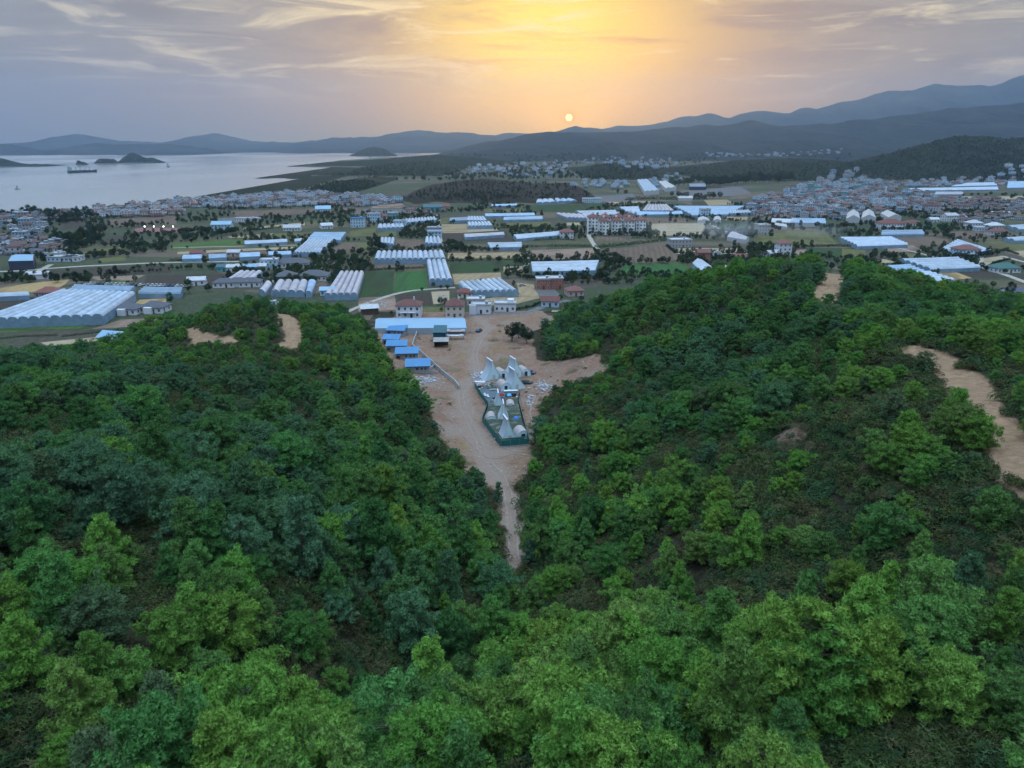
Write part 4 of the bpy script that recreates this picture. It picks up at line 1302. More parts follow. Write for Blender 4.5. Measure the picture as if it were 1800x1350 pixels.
# ------------------------------------------------------------------ houses
W_WHITE = plain_mat('white_render', (.70, .74, .80), .8, .2, k=.06)
W_CREAM = plain_mat('cream_render', (.64, .57, .50), .8, .2, k=.06)
W_BLUE = plain_mat('pale_blue_render', (.48, .68, .84), .8, .2, k=.06)
W_PINK = plain_mat('pinkish_render', (.58, .45, .43), .8, .2, k=.06)
W_GREY = plain_mat('grey_render', (.38, .40, .43), .85, .2, k=.08)
W_TEAL = plain_mat('teal_render', (.12, .42, .46), .7, .2, k=.08)
W_BRICK = stain_mat('raw_brick', (.30, .115, .085), (.40, .17, .13), 3.0, .9)
R_RED = stain_mat('red_tile', (.145, .064, .060), (.205, .098, .088), 1.5, .85, vary=.18)
R_DKRED = stain_mat('old_red_tile', (.15, .060, .055), (.22, .090, .075), 1.5, .85, vary=.15)
R_GREY = stain_mat('grey_slate', (.075, .085, .105), (.12, .13, .155), 1.5, .8)
R_WHITE = stain_mat('white_flat_roof', (.40, .43, .46), (.53, .56, .60), .6, .8, vary=.12)
R_BLUE = plain_mat('bright_blue_sheet', (.035, .205, .44), .45, .45, k=.07, scale=.4)
R_TEAL = plain_mat('dark_teal_sheet', (.008, .085, .115), .5, .4, k=.07)
R_GREEN = plain_mat('green_roof_sheet', (.03, .12, .11), .6, .3)
GLASS = plain_mat('window_glass', (.025, .035, .05), .12, .6, k=.02)
FRAME = plain_mat('window_frame', (.55, .57, .60), .6, .3)
CONC = stain_mat('concrete', (.26, .26, .265), (.36, .36, .365), .8, .9)
WOODM = stain_mat('dark_timber', (.07, .05, .04), (.12, .085, .065), 2, .85)

_fr = MB()
for a in ((-.62, -.5, -.02, .05, -.75, .75), (.5, .62, -.02, .05, -.75, .75), (-.5, .5, -.02, .05, -.75, -.63), (-.5, .5, -.02, .05, .63, .75), (-.04, .04, -.01, .04, -.63, .63)):
    _fr.box(*a)
_wf = _fr.build('window', FRAME)
WIN_ME = _wf.data
bpy.data.objects.remove(_wf)
_pn = MB().box(-.5, .5, .0, .03, -.63, .63).build('pane', GLASS)
PANE_ME = _pn.data
bpy.data.objects.remove(_pn)
_dn = MB().box(-.55, .55, -.03, .05, 0, 2.1).build('door', WOODM)
DOOR_ME = _dn.data
bpy.data.objects.remove(_dn)


def window(parent, x, y, z, rz, sx=1.0, sz=1.0):
    w = link(bpy.data.objects.new('window', WIN_ME), parent)
    w.location = (x, y, z); w.rotation_euler = (0, 0, rz); w.scale = (sx, 1, sz)
    link(bpy.data.objects.new('pane', PANE_ME), w)


def house(px, py, w, d, st, roof, rz, label, wall=None, rmat=None, name='house', cat='house', group='houses on the plain', balcony=False, chimney=False, windows=True, sh=2.9, rh=None, extra=None):
    x, y, z = GT(px, py)
    wall = wall or W_WHITE
    root = empty(name, (x, y + d / 2 * math.cos(rz), z), rz)
    tag(root, label, cat, group)
    h = st * sh
    b = MB().box(-w / 2, w / 2, -d / 2, d / 2, -.3, h)
    if extra:
        for e in extra:
            b.box(*e)
    b.build('wall', wall, root)
    r_ = MB()
    if roof == 'hip':
        r_.hip(-w / 2, w / 2, -d / 2, d / 2, h + .16, rh or min(w, d) * .27, .55)
    elif roof == 'gable':
        r_.gable(-w / 2, w / 2, -d / 2, d / 2, h + .15, rh or d * .26, .5)
        g2 = MB().add([(-w / 2, -d / 2, h), (-w / 2, d / 2, h), (-w / 2, 0, h + (rh or d * .26) * .9), (w / 2, -d / 2, h), (w / 2, d / 2, h), (w / 2, 0, h + (rh or d * .26) * .9)], [(0, 2, 1), (3, 4, 5)])
        g2.build('gable_wall', wall, root)
    elif roof == 'shed':
        k = rh or d * .14
        r_.add([(-w / 2 - .6, -d / 2 - .6, h + .05), (w / 2 + .6, -d / 2 - .6, h + .05), (w / 2 + .6, d / 2 + .5, h + k), (-w / 2 - .6, d / 2 + .5, h + k),
                (-w / 2 - .6, -d / 2 - .6, h + .2), (w / 2 + .6, -d / 2 - .6, h + .2), (w / 2 + .6, d / 2 + .5, h + k + .15), (-w / 2 - .6, d / 2 + .5, h + k + .15)],
               [(0, 3, 2, 1), (4, 5, 6, 7), (0, 1, 5, 4), (1, 2, 6, 5), (2, 3, 7, 6), (3, 0, 4, 7)])
    else:
        r_.box(-w / 2 - .25, w / 2 + .25, -d / 2 - .25, d / 2 + .25, h, h + .25)
        for q in ((-w / 2 - .25, w / 2 + .25, -d / 2 - .25, -d / 2 - .05), (-w / 2 - .25, w / 2 + .25, d / 2 + .05, d / 2 + .25)):
            r_.box(*q, h + .25, h + .75)
        for q in ((-w / 2 - .25, -w / 2 - .05), (w / 2 + .05, w / 2 + .25)):
            r_.box(*q, -d / 2 - .05, d / 2 + .05, h + .25, h + .75)
    rf = r_.build('roof', rmat or R_RED, root)
    if roof == 'flat':
        tk = MB().bar((w * .2, d * .1, h + 1.25), (w * .2 + 1.3, d * .1, h + 1.25), .32, 0, 8)
        tk.box(w * .2 + .1, w * .2 + .25, d * .1 - .1, d * .1 + .1, h + .25, h + 1.0).box(w * .2 + 1.05, w * .2 + 1.2, d * .1 - .1, d * .1 + .1, h + .25, h + 1.0)
        tk.build('water_tank', W_WHITE, rf)
        MB().add([(w * .2, d * .1 - 1.6, h + .3), (w * .2 + 1.3, d * .1 - 1.6, h + .3), (w * .2 + 1.3, d * .1 - .3, h + 1.1), (w * .2, d * .1 - .3, h + 1.1), (w * .2, d * .1 - 1.6, h + .25), (w * .2 + 1.3, d * .1 - 1.6, h + .25), (w * .2 + 1.3, d * .1 - .3, h + 1.05), (w * .2, d * .1 - .3, h + 1.05)],
                 [(0, 1, 2, 3), (4, 7, 6, 5), (0, 4, 5, 1), (1, 5, 6, 2), (2, 6, 7, 3), (3, 7, 4, 0)]).build('solar_panel', SH_DARK, rf)
    if chimney:
        MB().box(w * .18, w * .18 + .6, .4, 1.0, h + .4, h + min(w, d) * .27 + 1.1).build('chimney', W_WHITE, rf)
    if windows:
        n = max(2, int(w / 2.6))
        for s in range(st):
            for i in range(n):
                xx = -w / 2 + (i + .5) * w / n
                if s == 0 and i == n // 2:
                    o = link(bpy.data.objects.new('door', DOOR_ME), root)
                    o.location = (xx, -d / 2 - .01, 0)
                else:
                    window(root, xx, -d / 2 - .02, s * sh + 1.55, 0)
            m_ = max(1, int(d / 3.2))
            for sd in (-1, 1):
                if sd * x < 0:                                   # only the flank turned to the valley axis is ever seen
                    for i in range(m_):
                        window(root, sd * (w / 2 + .02), -d / 2 + (i + .5) * d / m_, s * sh + 1.55, sd * PI / 2)
    if balcony:
        bb = MB().box(-w * .32, w * .32, -d / 2 - 1.5, -d / 2, sh - .15, sh)
        for i in range(9):
            xx = -w * .32 + i * w * .08
            bb.bar((xx, -d / 2 - 1.45, sh), (xx, -d / 2 - 1.45, sh + .95), .03, 0, 4)
        bb.bar((-w * .32, -d / 2 - 1.45, sh + .95), (w * .32, -d / 2 - 1.45, sh + .95), .04, 0, 4)
        bl = bb.build('balcony', W_WHITE, root)
        for xx in (-w * .3, w * .3):
            MB().bar((xx, -d / 2 - 1.4, -.2), (xx, -d / 2 - 1.4, sh - .15), .12, 0, 8).build('post', W_WHITE, bl)
    return root


HS = [
    dict(px=718, py=559, w=11.5, d=9, st=2, roof='hip', rz=0, label='wide white two storey villa with red hipped roof behind the long hall', balcony=True, chimney=True),
    dict(px=799, py=559, w=8.5, d=9, st=2, roof='hip', rz=0, label='cream two storey villa with steep red roof at the hall right end', wall=W_CREAM, chimney=True, rh=3.2),
    dict(px=846, py=552, w=9.5, d=7, st=1, sh=4.2, roof='flat', rz=-.05, label='modern white flat roofed house at the valley mouth, left of two', rmat=R_WHITE, extra=[(-5.6, -2.2, -4.6, -2.6, -.3, 4.6)]),
    dict(px=888, py=548, w=10.5, d=7, st=1, sh=3.8, roof='flat', rz=-.05, label='modern white flat roofed house at the valley mouth, right of two', rmat=R_WHITE, extra=[(1.2, 4.2, -1, 2.5, 3.5, 5.6)]),
    dict(px=836, py=537, w=9, d=7, st=1, roof='flat', rz=0, label='low pinkish house behind the modern white houses', wall=W_PINK, rmat=R_WHITE),
    dict(px=955, py=509, w=8, d=8, st=2, roof='flat', rz=.05, label='unfinished raw brick house with white slab roof, left of the pair', wall=W_BRICK, rmat=R_WHITE),
    dict(px=978, py=508, w=7.5, d=8, st=2, roof='flat', rz=.05, label='unfinished raw brick house with white slab roof, right of the pair', wall=W_BRICK, rmat=R_WHITE),
    dict(px=1010, py=521, w=9, d=8, st=1, roof='hip', rz=.2, label='low pinkish house with red roof half behind the right hill pines', wall=W_PINK),
    dict(px=968, py=540, w=9, d=7.5, st=1, roof='gable', rz=-.1, label='pale blue and white cottage with dark red roof beside the bend of the asphalt lane', wall=W_BLUE, rmat=R_DKRED),
    dict(px=817, py=524, w=8, d=7, st=1, roof='hip', rz=0, label='small house with dull red roof in front of the slanting eight span greenhouse', wall=W_CREAM, rmat=R_DKRED),
    dict(px=220, py=554, w=12, d=9, st=1, roof='hip', rz=-.08, label='white bungalow with grey roof and white porch, left of two by the walled field', rmat=R_GREY, extra=[(-2.4, 1.4, -6.4, -4.5, -.3, 3.2)]),
    dict(px=266, py=551, w=12, d=9, st=1, roof='hip', rz=-.08, label='white bungalow with grey roof and white porch, right of two by the walled field', rmat=R_GREY, extra=[(-2.4, 1.4, -6.4, -4.5, -.3, 3.2)]),
    dict(px=194, py=607, w=9.5, d=8, st=1, roof='gable', rz=-.25, label='small house with bright light blue roof just beyond the left hill pines', rmat=SH_LBLUE),
    dict(px=996, py=420, w=12, d=9, st=2, roof='hip', rz=0, label='white cottage with red roof at the end of the long white greenhouse'),
    dict(px=1570, py=404, w=22, d=14, st=2, roof='hip', rz=0, label='large white villa with red roof above the grey white greenhouse', rmat=R_DKRED, balcony=True),
    dict(px=1606, py=397, w=15, d=10, st=1, roof='hip', rz=.1, label='white villa with red roof right of the large one', rmat=R_DKRED),
    dict(px=1703, py=453, w=16, d=11, st=2, roof='hip', rz=0, label='pale blue two storey house with bright red roof before the white spans', wall=W_BLUE, balcony=True),
    dict(px=1772, py=480, w=16, d=11, st=1, roof='hip', rz=.1, label='white house with dark green roof among trees at the right', rmat=R_GREEN),
    dict(px=1786, py=524, w=9, d=8, st=1, roof='gable', rz=0, label='white cottage with steep dark blue roof above the long bluish greenhouse', rmat=SH_DARK),
    dict(px=1379, py=449, w=10, d=9, st=3, roof='hip', rz=0, label='tall white house with red roof peeping over the crest of the right hill', wall=W_WHITE),
    dict(px=1360, py=452, w=11, d=7, st=1, roof='gable', rz=.4, label='low white farm house left of the tall red roofed one', rmat=R_WHITE),
    dict(px=1342, py=413, w=11, d=10, st=3, roof='flat', rz=.1, label='grey three storey block in the olive pasture', wall=W_GREY, rmat=R_WHITE),
    dict(px=1196, py=435, w=17, d=11, st=2, roof='flat', rz=.15, label='grey white unfinished building with columns beside the smoking orchard', wall=W_GREY, rmat=R_WHITE),
    dict(px=80, py=524, w=12, d=9, st=1, roof='hip', rz=.1, label='farm house with brown roof by the ochre field at the left', wall=W_GREY, rmat=R_DKRED),
    dict(px=1237, py=459, w=9, d=8, st=2, roof='gable', rz=0, label='red walled house behind the white gabled barn', wall=W_BRICK, rmat=R_RED),
    dict(px=657, py=391, w=13, d=10, st=3, roof='flat', rz=0, label='bright light blue tower house near the bay', wall=W_BLUE, rmat=R_WHITE),
    dict(px=628, py=400, w=13, d=10, st=3, roof='flat', rz=0, label='bright light blue block left of the tower house', wall=W_BLUE, rmat=R_BLUE),
    dict(px=672, py=390, w=10, d=9, st=2, roof='hip', rz=0, label='white house with dark red roof between the two light blue blocks', rmat=R_DKRED),
    dict(px=690, py=384, w=11, d=9, st=2, roof='flat', rz=0, label='small teal house right of the tower house', wall=W_TEAL, rmat=R_WHITE),
    dict(px=702, py=399, w=12, d=9, st=2, roof='flat', rz=0, label='pale blue house over the short white greenhouse', wall=W_BLUE, rmat=R_WHITE),
    dict(px=760, py=373, w=22, d=12, st=2, roof='gable', rz=.1, label='teal walled works building below the brown hills', wall=W_TEAL, rmat=R_TEAL),
    dict(px=777, py=371, w=18, d=10, st=2, roof='gable', rz=.1, label='pinkish works building right of the teal one', wall=W_PINK, rmat=R_DKRED),
    dict(px=510, py=471, w=22, d=11, st=1, roof='hip', rz=.04, label='long low house with dark grey roof in the dusty yard', rmat=R_GREY),
    dict(px=549, py=494, w=17, d=11, st=1, roof='hip', rz=.02, label='white walled hall with dark slate roof behind the dusty greenhouses, right of two', rmat=R_GREY),
    dict(px=500, py=495, w=12, d=11, st=1, roof='hip', rz=.1, label='hall with dark slate roof behind the dusty greenhouses, left of two', wall=W_GREY, rmat=R_GREY),
    dict(px=763, py=412, w=13, d=9, st=2, roof='flat', rz=0, label='grey outbuilding above the square four span greenhouse', wall=W_GREY, rmat=R_WHITE),
    dict(px=764, py=419, w=12, d=6, st=2, roof='shed', rz=0, label='blue grey lean-to against the grey outbuilding', wall=W_BLUE, rmat=GL_GREYB),
    dict(px=512, py=406, w=16, d=10, st=1, roof='gable', rz=.1, label='white farmhouse by the pale stubble strip near the bay', rmat=R_WHITE),
    dict(px=388, py=406, w=18, d=11, st=2, roof='gable', rz=.1, label='bright pale blue farm building beside the dark tree belt', wall=W_BLUE, rmat=SH_LBLUE),
    dict(px=433, py=389, w=26, d=9, st=1, roof='flat', rz=0, label='long white flat building on the gravel yard', rmat=R_WHITE),
    dict(px=566, py=372, w=18, d=14, st=1, roof='gable', rz=.2, label='blue white isolated house below the coastal town', wall=W_BLUE, rmat=SH_LBLUE),
    dict(px=572, py=402, w=11, d=9, st=1, roof='gable', rz=.5, label='small white gabled house above the L shaped greenhouses', rmat=R_WHITE),
    dict(px=345, py=452, w=9, d=7, st=1, roof='gable', rz=0, label='reddish roofed hut behind the leftmost light blue tunnel', wall=W_PINK, rmat=R_DKRED),
    dict(px=410, py=451, w=9, d=7, st=1, roof='gable', rz=0, label='pinkish hut between the light blue tunnels', wall=W_PINK, rmat=R_WHITE),
    dict(px=105, py=460, w=18, d=10, st=1, roof='flat', rz=0, label='pale blue workshop right of the dark cypress', wall=W_BLUE, rmat=R_WHITE),
    dict(px=122, py=460, w=12, d=9, st=1, roof='flat', rz=0, label='white workshop right of the pale blue one', rmat=R_WHITE),
    dict(px=92, py=453, w=11, d=8, st=1, roof='flat', rz=0, label='white flat shed behind the pale blue workshop', rmat=R_WHITE),
    dict(px=64, py=491, w=13, d=6, st=1, roof='gable', rz=.1, label='long white caravan shed beside the round trees at the left', rmat=R_WHITE, windows=False),
    dict(px=343, py=502, w=10, d=7, st=1, roof='gable', rz=.2, label='small white hut left of the round dark tree', rmat=R_WHITE),
    dict(px=393, py=478, w=9, d=7, st=1, roof='gable', rz=.1, label='turquoise hut at the left end of a row of sheds', wall=W_TEAL, rmat=R_TEAL),
    dict(px=409, py=478, w=8, d=6, st=1, roof='gable', rz=.1, label='white hut next to the turquoise one', rmat=R_WHITE),
    dict(px=424, py=477, w=8, d=6, st=1, roof='gable', rz=.1, label='grey white hut in the middle of the row of sheds', wall=W_GREY, rmat=R_WHITE),
    dict(px=440, py=477, w=8, d=6, st=1, roof='gable', rz=.1, label='pale blue hut left of the mast in the row of sheds', wall=W_BLUE, rmat=SH_LBLUE),
    dict(px=456, py=476, w=8, d=6, st=1, roof='gable', rz=.1, label='light blue hut nearest the mast in the row of sheds', wall=W_BLUE, rmat=R_WHITE),
    dict(px=472, py=473, w=11, d=8, st=2, roof='flat', rz=.1, label='blue white two storey hut right behind the mast', wall=W_BLUE, rmat=R_WHITE),
    dict(px=392, py=506, w=12, d=8, st=1, roof='hip', rz=.1, label='low dark roofed pavilion at the left end of the nursery', rmat=R_GREY),
    dict(px=415, py=505, w=12, d=8, st=1, roof='hip', rz=.1, label='low dark roofed pavilion in the middle of the nursery', rmat=R_GREY),
    dict(px=437, py=505, w=12, d=8, st=1, roof='hip', rz=.1, label='low dark roofed pavilion at the right end of the nursery', rmat=R_GREY),
    dict(px=575, py=520, w=8, d=6, st=1, roof='gable', rz=.1, label='pale blue pump house at the foot of the five long tunnels', wall=W_BLUE, rmat=SH_LBLUE),
    dict(px=648, py=553, w=8, d=6, st=1, roof='shed', rz=.3, label='dark shed with white sheet roof at the edge of the left hill', wall=WOODM, rmat=R_WHITE, windows=False),
    dict(px=1041, py=357, w=26, d=12, st=2, roof='flat', rz=0, label='pale blue two storey works on the gravel yard', wall=W_BLUE, rmat=R_WHITE),
    dict(px=1240, py=382, w=11, d=9, st=3, roof='flat', rz=0, label='blue grey three storey block behind the small storehouses', wall=W_BLUE, rmat=R_WHITE),
    dict(px=1715, py=403, w=13, d=10, st=2, roof='hip', rz=0, label='white house left in the group by the pinkish plot', rmat=R_WHITE),
    dict(px=1730, py=406, w=16, d=9, st=1, roof='flat', rz=0, label='pale blue flat house in the group by the pinkish plot', wall=W_BLUE, rmat=R_WHITE),
    dict(px=1752, py=402, w=15, d=10, st=1, roof='hip', rz=.1, label='cream house at the back of the group by the pinkish plot', wall=W_CREAM, rmat=R_WHITE),
    dict(px=1757, py=413, w=17, d=9, st=1, roof='hip', rz=0, label='white house with reddish roof at the front of the group by the pinkish plot', rmat=R_RED),
    dict(px=1672, py=389, w=14, d=10, st=2, roof='gable', rz=.2, label='white house among dark trees below the town edge', rmat=R_WHITE),
    dict(px=1690, py=386, w=11, d=9, st=1, roof='gable', rz=.4, label='pale blue house among dark trees below the town edge', wall=W_BLUE, rmat=SH_LBLUE),
    dict(px=1643, py=391, w=10, d=8, st=1, roof='gable', rz=.1, label='small white house alone in the dark green belt', rmat=R_WHITE),
    dict(px=1735, py=384, w=12, d=9, st=1, roof='hip', rz=.1, label='cream house right of the dark tree belt near the right edge', wall=W_CREAM, rmat=R_DKRED),
    dict(px=1762, py=382, w=20, d=12, st=1, roof='gable', rz=0, label='grey hall with pale roof near the right edge', wall=W_GREY, rmat=SH_CREAM),
    dict(px=1300, py=459, w=9, d=7, st=1, roof='gable', rz=.1, label='low dark cottage among bushes behind the right hill crest', wall=W_GREY, rmat=R_DKRED),
    dict(px=1256, py=452, w=9, d=5, st=1, roof='flat', rz=.1, label='white flat lean-to right of the red walled house', rmat=R_WHITE),
    dict(px=1380, py=396, w=22, d=12, st=1, roof='gable', rz=-.4, label='long white gabled hall at the far end of the olive pasture', rmat=R_WHITE),
]
for h_ in HS:
    house(**h_)

# apartment blocks: stepped twin blocks with red hipped roofs
W_APT = plain_mat('apartment_render', (.90, .98, 1.0), .8, .2, k=.04)


def apartments(px, py, label, rz=.0):
    x, y, z = GT(px, py)
    root = empty('apartment_block', (x, y + 8, z), rz)
    tag(root, label, 'apartments', 'red roofed apartment blocks')
    for k, (x0, x1, y0, y1, h) in enumerate(((-9, .4, -1, 10, 15), (.41, 9.5, -7, 5, 12.2))):
        MB().box(x0, x1, y0, y1, -.3, h).build('wall', W_APT, root)
        rf = MB().hip(x0, x1, y0, y1, h + .15, 2.9, .7).build('roof', R_DKRED, root)
        MB().box((x0 + x1) / 2 - .9, (x0 + x1) / 2 + .9, (y0 + y1) / 2 - .9, (y0 + y1) / 2 + .9, h + 1.4, h + 4.2).build('roof_turret', W_WHITE, rf)
        for s in range(int(h / 3)):
            for i in range(3):
                window(root, x0 + (i + .5) * (x1 - x0) / 3, y0 - .02, s * 3 + 1.6, 0, 1.2)
            bb = MB().box(x0 + .5, x0 + 3.6, y0 - 1.3, y0 - .01, s * 3 + 2.8, s * 3 + 2.95)
            bb.box(x0 + .5, x0 + 3.6, y0 - 1.3, y0 - 1.2, s * 3 + 2.95, s * 3 + 3.85)
            if s * 3 + 3.9 < h:
                bb.build('balcony', W_WHITE, root)
apartments(1052, 413, 'leftmost red roofed white apartment block of the four')
apartments(1074, 412.5, 'second red roofed white apartment block from the left of the four')
apartments(1097, 412.5, 'third red roofed white apartment block from the left of the four')
apartments(1117, 411, 'rightmost red roofed white apartment block of the four')

# ------------------------------------------------------------------ the valley: blue roofed houses, shacks, wall
BLUE_H = [((696, 592), 8.4, 6.8, -.12, 'farthest blue sheet roofed house of five, beside the long hall'), ((687, 608), 7.2, 5.0, -.05, 'second farthest blue sheet roofed house of five along the hill foot'),
          ((696, 620), 8.4, 5.6, .08, 'middle blue sheet roofed house of five along the hill foot'), ((714, 634), 9.0, 6.0, .10, 'second nearest blue sheet roofed house of five along the hill foot'),
          ((733, 657), 9.2, 6.8, .12, 'nearest blue sheet roofed house of five, by the rubble yard')]
for (p, w, d, rz, lab) in BLUE_H:
    x, y, z = GT(*p)
    root = empty('blue_roof_house', (x, y + d / 2, z), rz)
    tag(root, lab, 'house', 'blue sheet roofed houses in the valley')
    MB().box(-w / 2 + .4, w / 2 - .4, -d / 2 + 1.0, d / 2 - .3, -.5, 2.7).build('wall', W_GREY, root)
    k = 1.0
    rr = MB()
    zz0, zz1 = 2.75, 2.75 + k
    # sheet roof in long ribs, falling towards the valley
    n = 14
    for i in range(n):
        xa, xb = -w / 2 + w * i / n, -w / 2 + w * (i + 1) / n
        t = .04 if i % 2 else 0
        rr.add([(xa, -d / 2, zz0 + t), (xb, -d / 2, zz0 + t), (xb, d / 2, zz1 + t), (xa, d / 2, zz1 + t), (xa, -d / 2, zz0 - .14), (xb, -d / 2, zz0 - .14), (xb, d / 2, zz1 - .14), (xa, d / 2, zz1 - .14)],
               [(0, 1, 2, 3), (4, 7, 6, 5), (0, 4, 5, 1), (1, 5, 6, 2), (2, 6, 7, 3), (3, 7, 4, 0)])
    rr.build('roof', R_BLUE, root)
    MB().box(-w / 2 + .4, -w / 2 + 1.9, -d / 2 - .9, -d / 2 + .95, 2.2, 2.35).build('porch_roof', SH_DARK, root)
    for xx in (-w / 2 + .5, -w / 2 + 1.8):
        MB().bar((xx, -d / 2 - .8, -.5), (xx, -d / 2 - .8, 2.2), .06, 0, 6).build('porch_post', WOODM, root)
    o = link(bpy.data.objects.new('door', DOOR_ME), root); o.location = (-w / 2 + 1.2, -d / 2 + .97, 0)
    for xx in (-.3, 1.4, 2.7):
        window(root, xx, -d / 2 + .98, 1.5, 0, .8, .8)
    for yy in (-.4, 1.2):
        window(root, w / 2 - .38, yy, 1.5, PI / 2, .8, .8)

# teal barn and grey shack
x, y, z = GT(773, 601)
root = empty('teal_barn', (x, y + 2.5, z), 0)
tag(root, 'dark teal sheet clad barn standing before the long hall', 'barn')
MB().box(-2.6, 2.6, -3.2, 3.2, -.3, 4.2).build('wall', R_TEAL, root)
MB().add([(-2.8, -3.5, 4.1), (2.8, -3.5, 4.1), (2.8, 3.5, 5.6), (-2.8, 3.5, 5.6), (-2.8, -3.5, 4.3), (2.8, -3.5, 4.3), (2.8, 3.5, 5.8), (-2.8, 3.5, 5.8)],
         [(0, 3, 2, 1), (4, 5, 6, 7), (0, 1, 5, 4), (1, 2, 6, 5), (2, 3, 7, 6), (3, 0, 4, 7)]).build('roof', R_TEAL, root)
MB().box(-.9, .9, -3.26, -3.2, 0, 2.6).build('door', SH_DARK, root)
x, y, z = GT(775, 611)
root = empty('open_shack', (x, y + 2, z), .05)
tag(root, 'grey open fronted shack with tin roof before the teal barn', 'shack')
for xx in (-2.7, 0, 2.7):
    for yy in (-1.9, 1.9):
        MB().bar((xx, yy, -.2), (xx, yy, 2.5 + (yy + 1.9) * .12), .09, 0, 6).build('post', WOODM, root)
MB().box(-2.7, 2.7, 1.92, 2.0, 0, 2.8).build('back_wall', WOODM, root)
MB().box(-2.75, -2.68, -1.8, 1.9, 0, 2.5).build('side_wall', WOODM, root)
MB().add([(-3.2, -2.5, 2.5), (3.2, -2.5, 2.5), (3.2, 2.5, 3.1), (-3.2, 2.5, 3.1), (-3.2, -2.5, 2.6), (3.2, -2.5, 2.6), (3.2, 2.5, 3.2), (-3.2, 2.5, 3.2)],
         [(0, 3, 2, 1), (4, 5, 6, 7), (0, 1, 5, 4), (1, 2, 6, 5), (2, 3, 7, 6), (3, 0, 4, 7)]).build('roof', CONC, root)
for i, (p, lab) in enumerate((((801, 588), 'farther low open cattle shelter right of the teal barn'), ((798, 596), 'nearer low open cattle shelter right of the teal barn'))):
    x, y, z = GT(*p)
    root = empty('cattle_shelter', (x, y, z), 0)
    tag(root, lab, 'shelter', 'low shelters by the teal barn')
    MB().box(-4.2, 4.2, -1.1, 1.1, 1.55, 1.68).build('roof', R_WHITE if i else W_PINK, root)
    for xx in (-4, -1.4, 1.4, 4):
        MB().bar((xx, -.9, -.1), (xx, -.9, 1.55), .06, 0, 5).build('post', CONC, root)
        MB().bar((xx, .9, -.1), (xx, .9, 1.55), .06, 0, 5).build('post', CONC, root)
    for xx in (-3.2, 3.2):
        MB().box(xx - .7, xx + .7, -.4, .4, 1.7, 2.1).build('water_tank', W_WHITE, root)

WALLG = stain_mat('weathered_wall', (.36, .36, .37), (.47, .47, .48), .6, .9)
# white boundary wall, in panels
WALL_PX = [(736, 579), (731, 593), (725, 611), (741, 624), (752, 634), (762, 643), (775, 655), (790, 667), (800, 675), (807, 685)]
wroot = empty('boundary_wall', (*G(760, 640), 0))
tag(wroot, 'long low white boundary wall slanting past the blue roofed houses', 'wall')
wx0, wy0 = G(760, 640)
wp = [GT(a, b) for a, b in WALL_PX]
for a, b in zip(wp[:-1], wp[1:]):
    L = math.hypot(b[0] - a[0], b[1] - a[1])
    k = max(1, int(L / 5))
    for i in range(k):
        p = [a[j] + (b[j] - a[j]) * i / k for j in range(3)]
        q = [a[j] + (b[j] - a[j]) * ((i + 1) / k - .02) for j in range(3)]
        dx, dy = (q[0] - p[0]), (q[1] - p[1]); l = math.hypot(dx, dy)
        nx_, ny_ = -dy / l * .13, dx / l * .13
        zb = min(p[2], q[2]) - .3; zt = max(p[2], q[2]) + 1.5 + (.1 if i % 2 else 0)
        vs = [(p[0] + s * nx_ - wx0, p[1] + s * ny_ - wy0, zz) for zz in (zb, zt) for s in (1, -1)] + [(q[0] + s * nx_ - wx0, q[1] + s * ny_ - wy0, zz) for zz in (zb, zt) for s in (1, -1)]
        mesh_obj('panel', vs, [(0, 2, 3, 1), (4, 5, 7, 6), (0, 4, 6, 2), (1, 3, 7, 5), (2, 6, 7, 3), (0, 1, 5, 4)], WALLG, wroot)
for (pp, lab) in (([(725, 586), (709, 588)], 'short cross wall in the yard by the farthest blue roofed house'), ([(764, 645), (748, 656), (770, 657)], 'low white foundation walls of an unbuilt plot by the nearest blue roofed house')):
    r0 = GT(*pp[0])
    root = empty('plot_wall', r0)
    tag(root, lab, 'wall')
    b_ = MB()
    ps = [GT(*p) for p in pp]
    for a, b in zip(ps[:-1], ps[1:]):
        d = Vector((b[0] - a[0], b[1] - a[1], 0)); n_ = Vector((-d.y, d.x, 0)).normalized() * .14
        A, B = Vector(a) - Vector(r0), Vector(b) - Vector(r0)
        up = Vector((0, 0, 1.0))
        b_.add([A - n_ - up * .3, A + n_ - up * .3, B + n_ - up * .3, B - n_ - up * .3, A - n_ + up, A + n_ + up, B + n_ + up, B - n_ + up],
               [(0, 1, 2, 3), (4, 7, 6, 5), (0, 4, 5, 1), (1, 5, 6, 2), (2, 6, 7, 3), (3, 7, 4, 0)])
    b_.build('wall', WALLG, root)

# ------------------------------------------------------------------ sail shaped holiday houses
SAIL = plain_mat('sail_shell_shaded', (.40, .49, .58), .55, .35, k=.05, scale=.6)  # same white as the front, greyed to paint in the flank's shade
SAIL_F = plain_mat('sail_front_lit', (.66, .90, 1.0), .6, .3, k=.04, scale=.6)  # lighter copy of the shell, the lit front put into its colour
CAP = plain_mat('white_edge_cap', (.56, .60, .66), .5, .3, k=.03)
VAULT = plain_mat('vault_membrane', (.40, .36, .36), .7, .3, k=.07, scale=1.2)
MESH_GREEN = stain_mat('green_shade_net', (.008, .105, .105), (.015, .150, .140), 6, .8)
TURF = stain_mat('artificial_turf', (.030, .050, .036), (.055, .080, .050), 1.2, .95, (.14, .15, .14), .45)
DECK = stain_mat('blue_grey_deck', (.075, .115, .145), (.105, .15, .18), 1.5, .85)
AQUA = plain_mat('aqua_fabric', (.10, .46, .75), .6, .3)
BALLBLUE = plain_mat('bright_blue_fabric', (.012, .17, .62), .5, .4)
REDF = plain_mat('red_fabric', (.38, .03, .04), .7, .2)


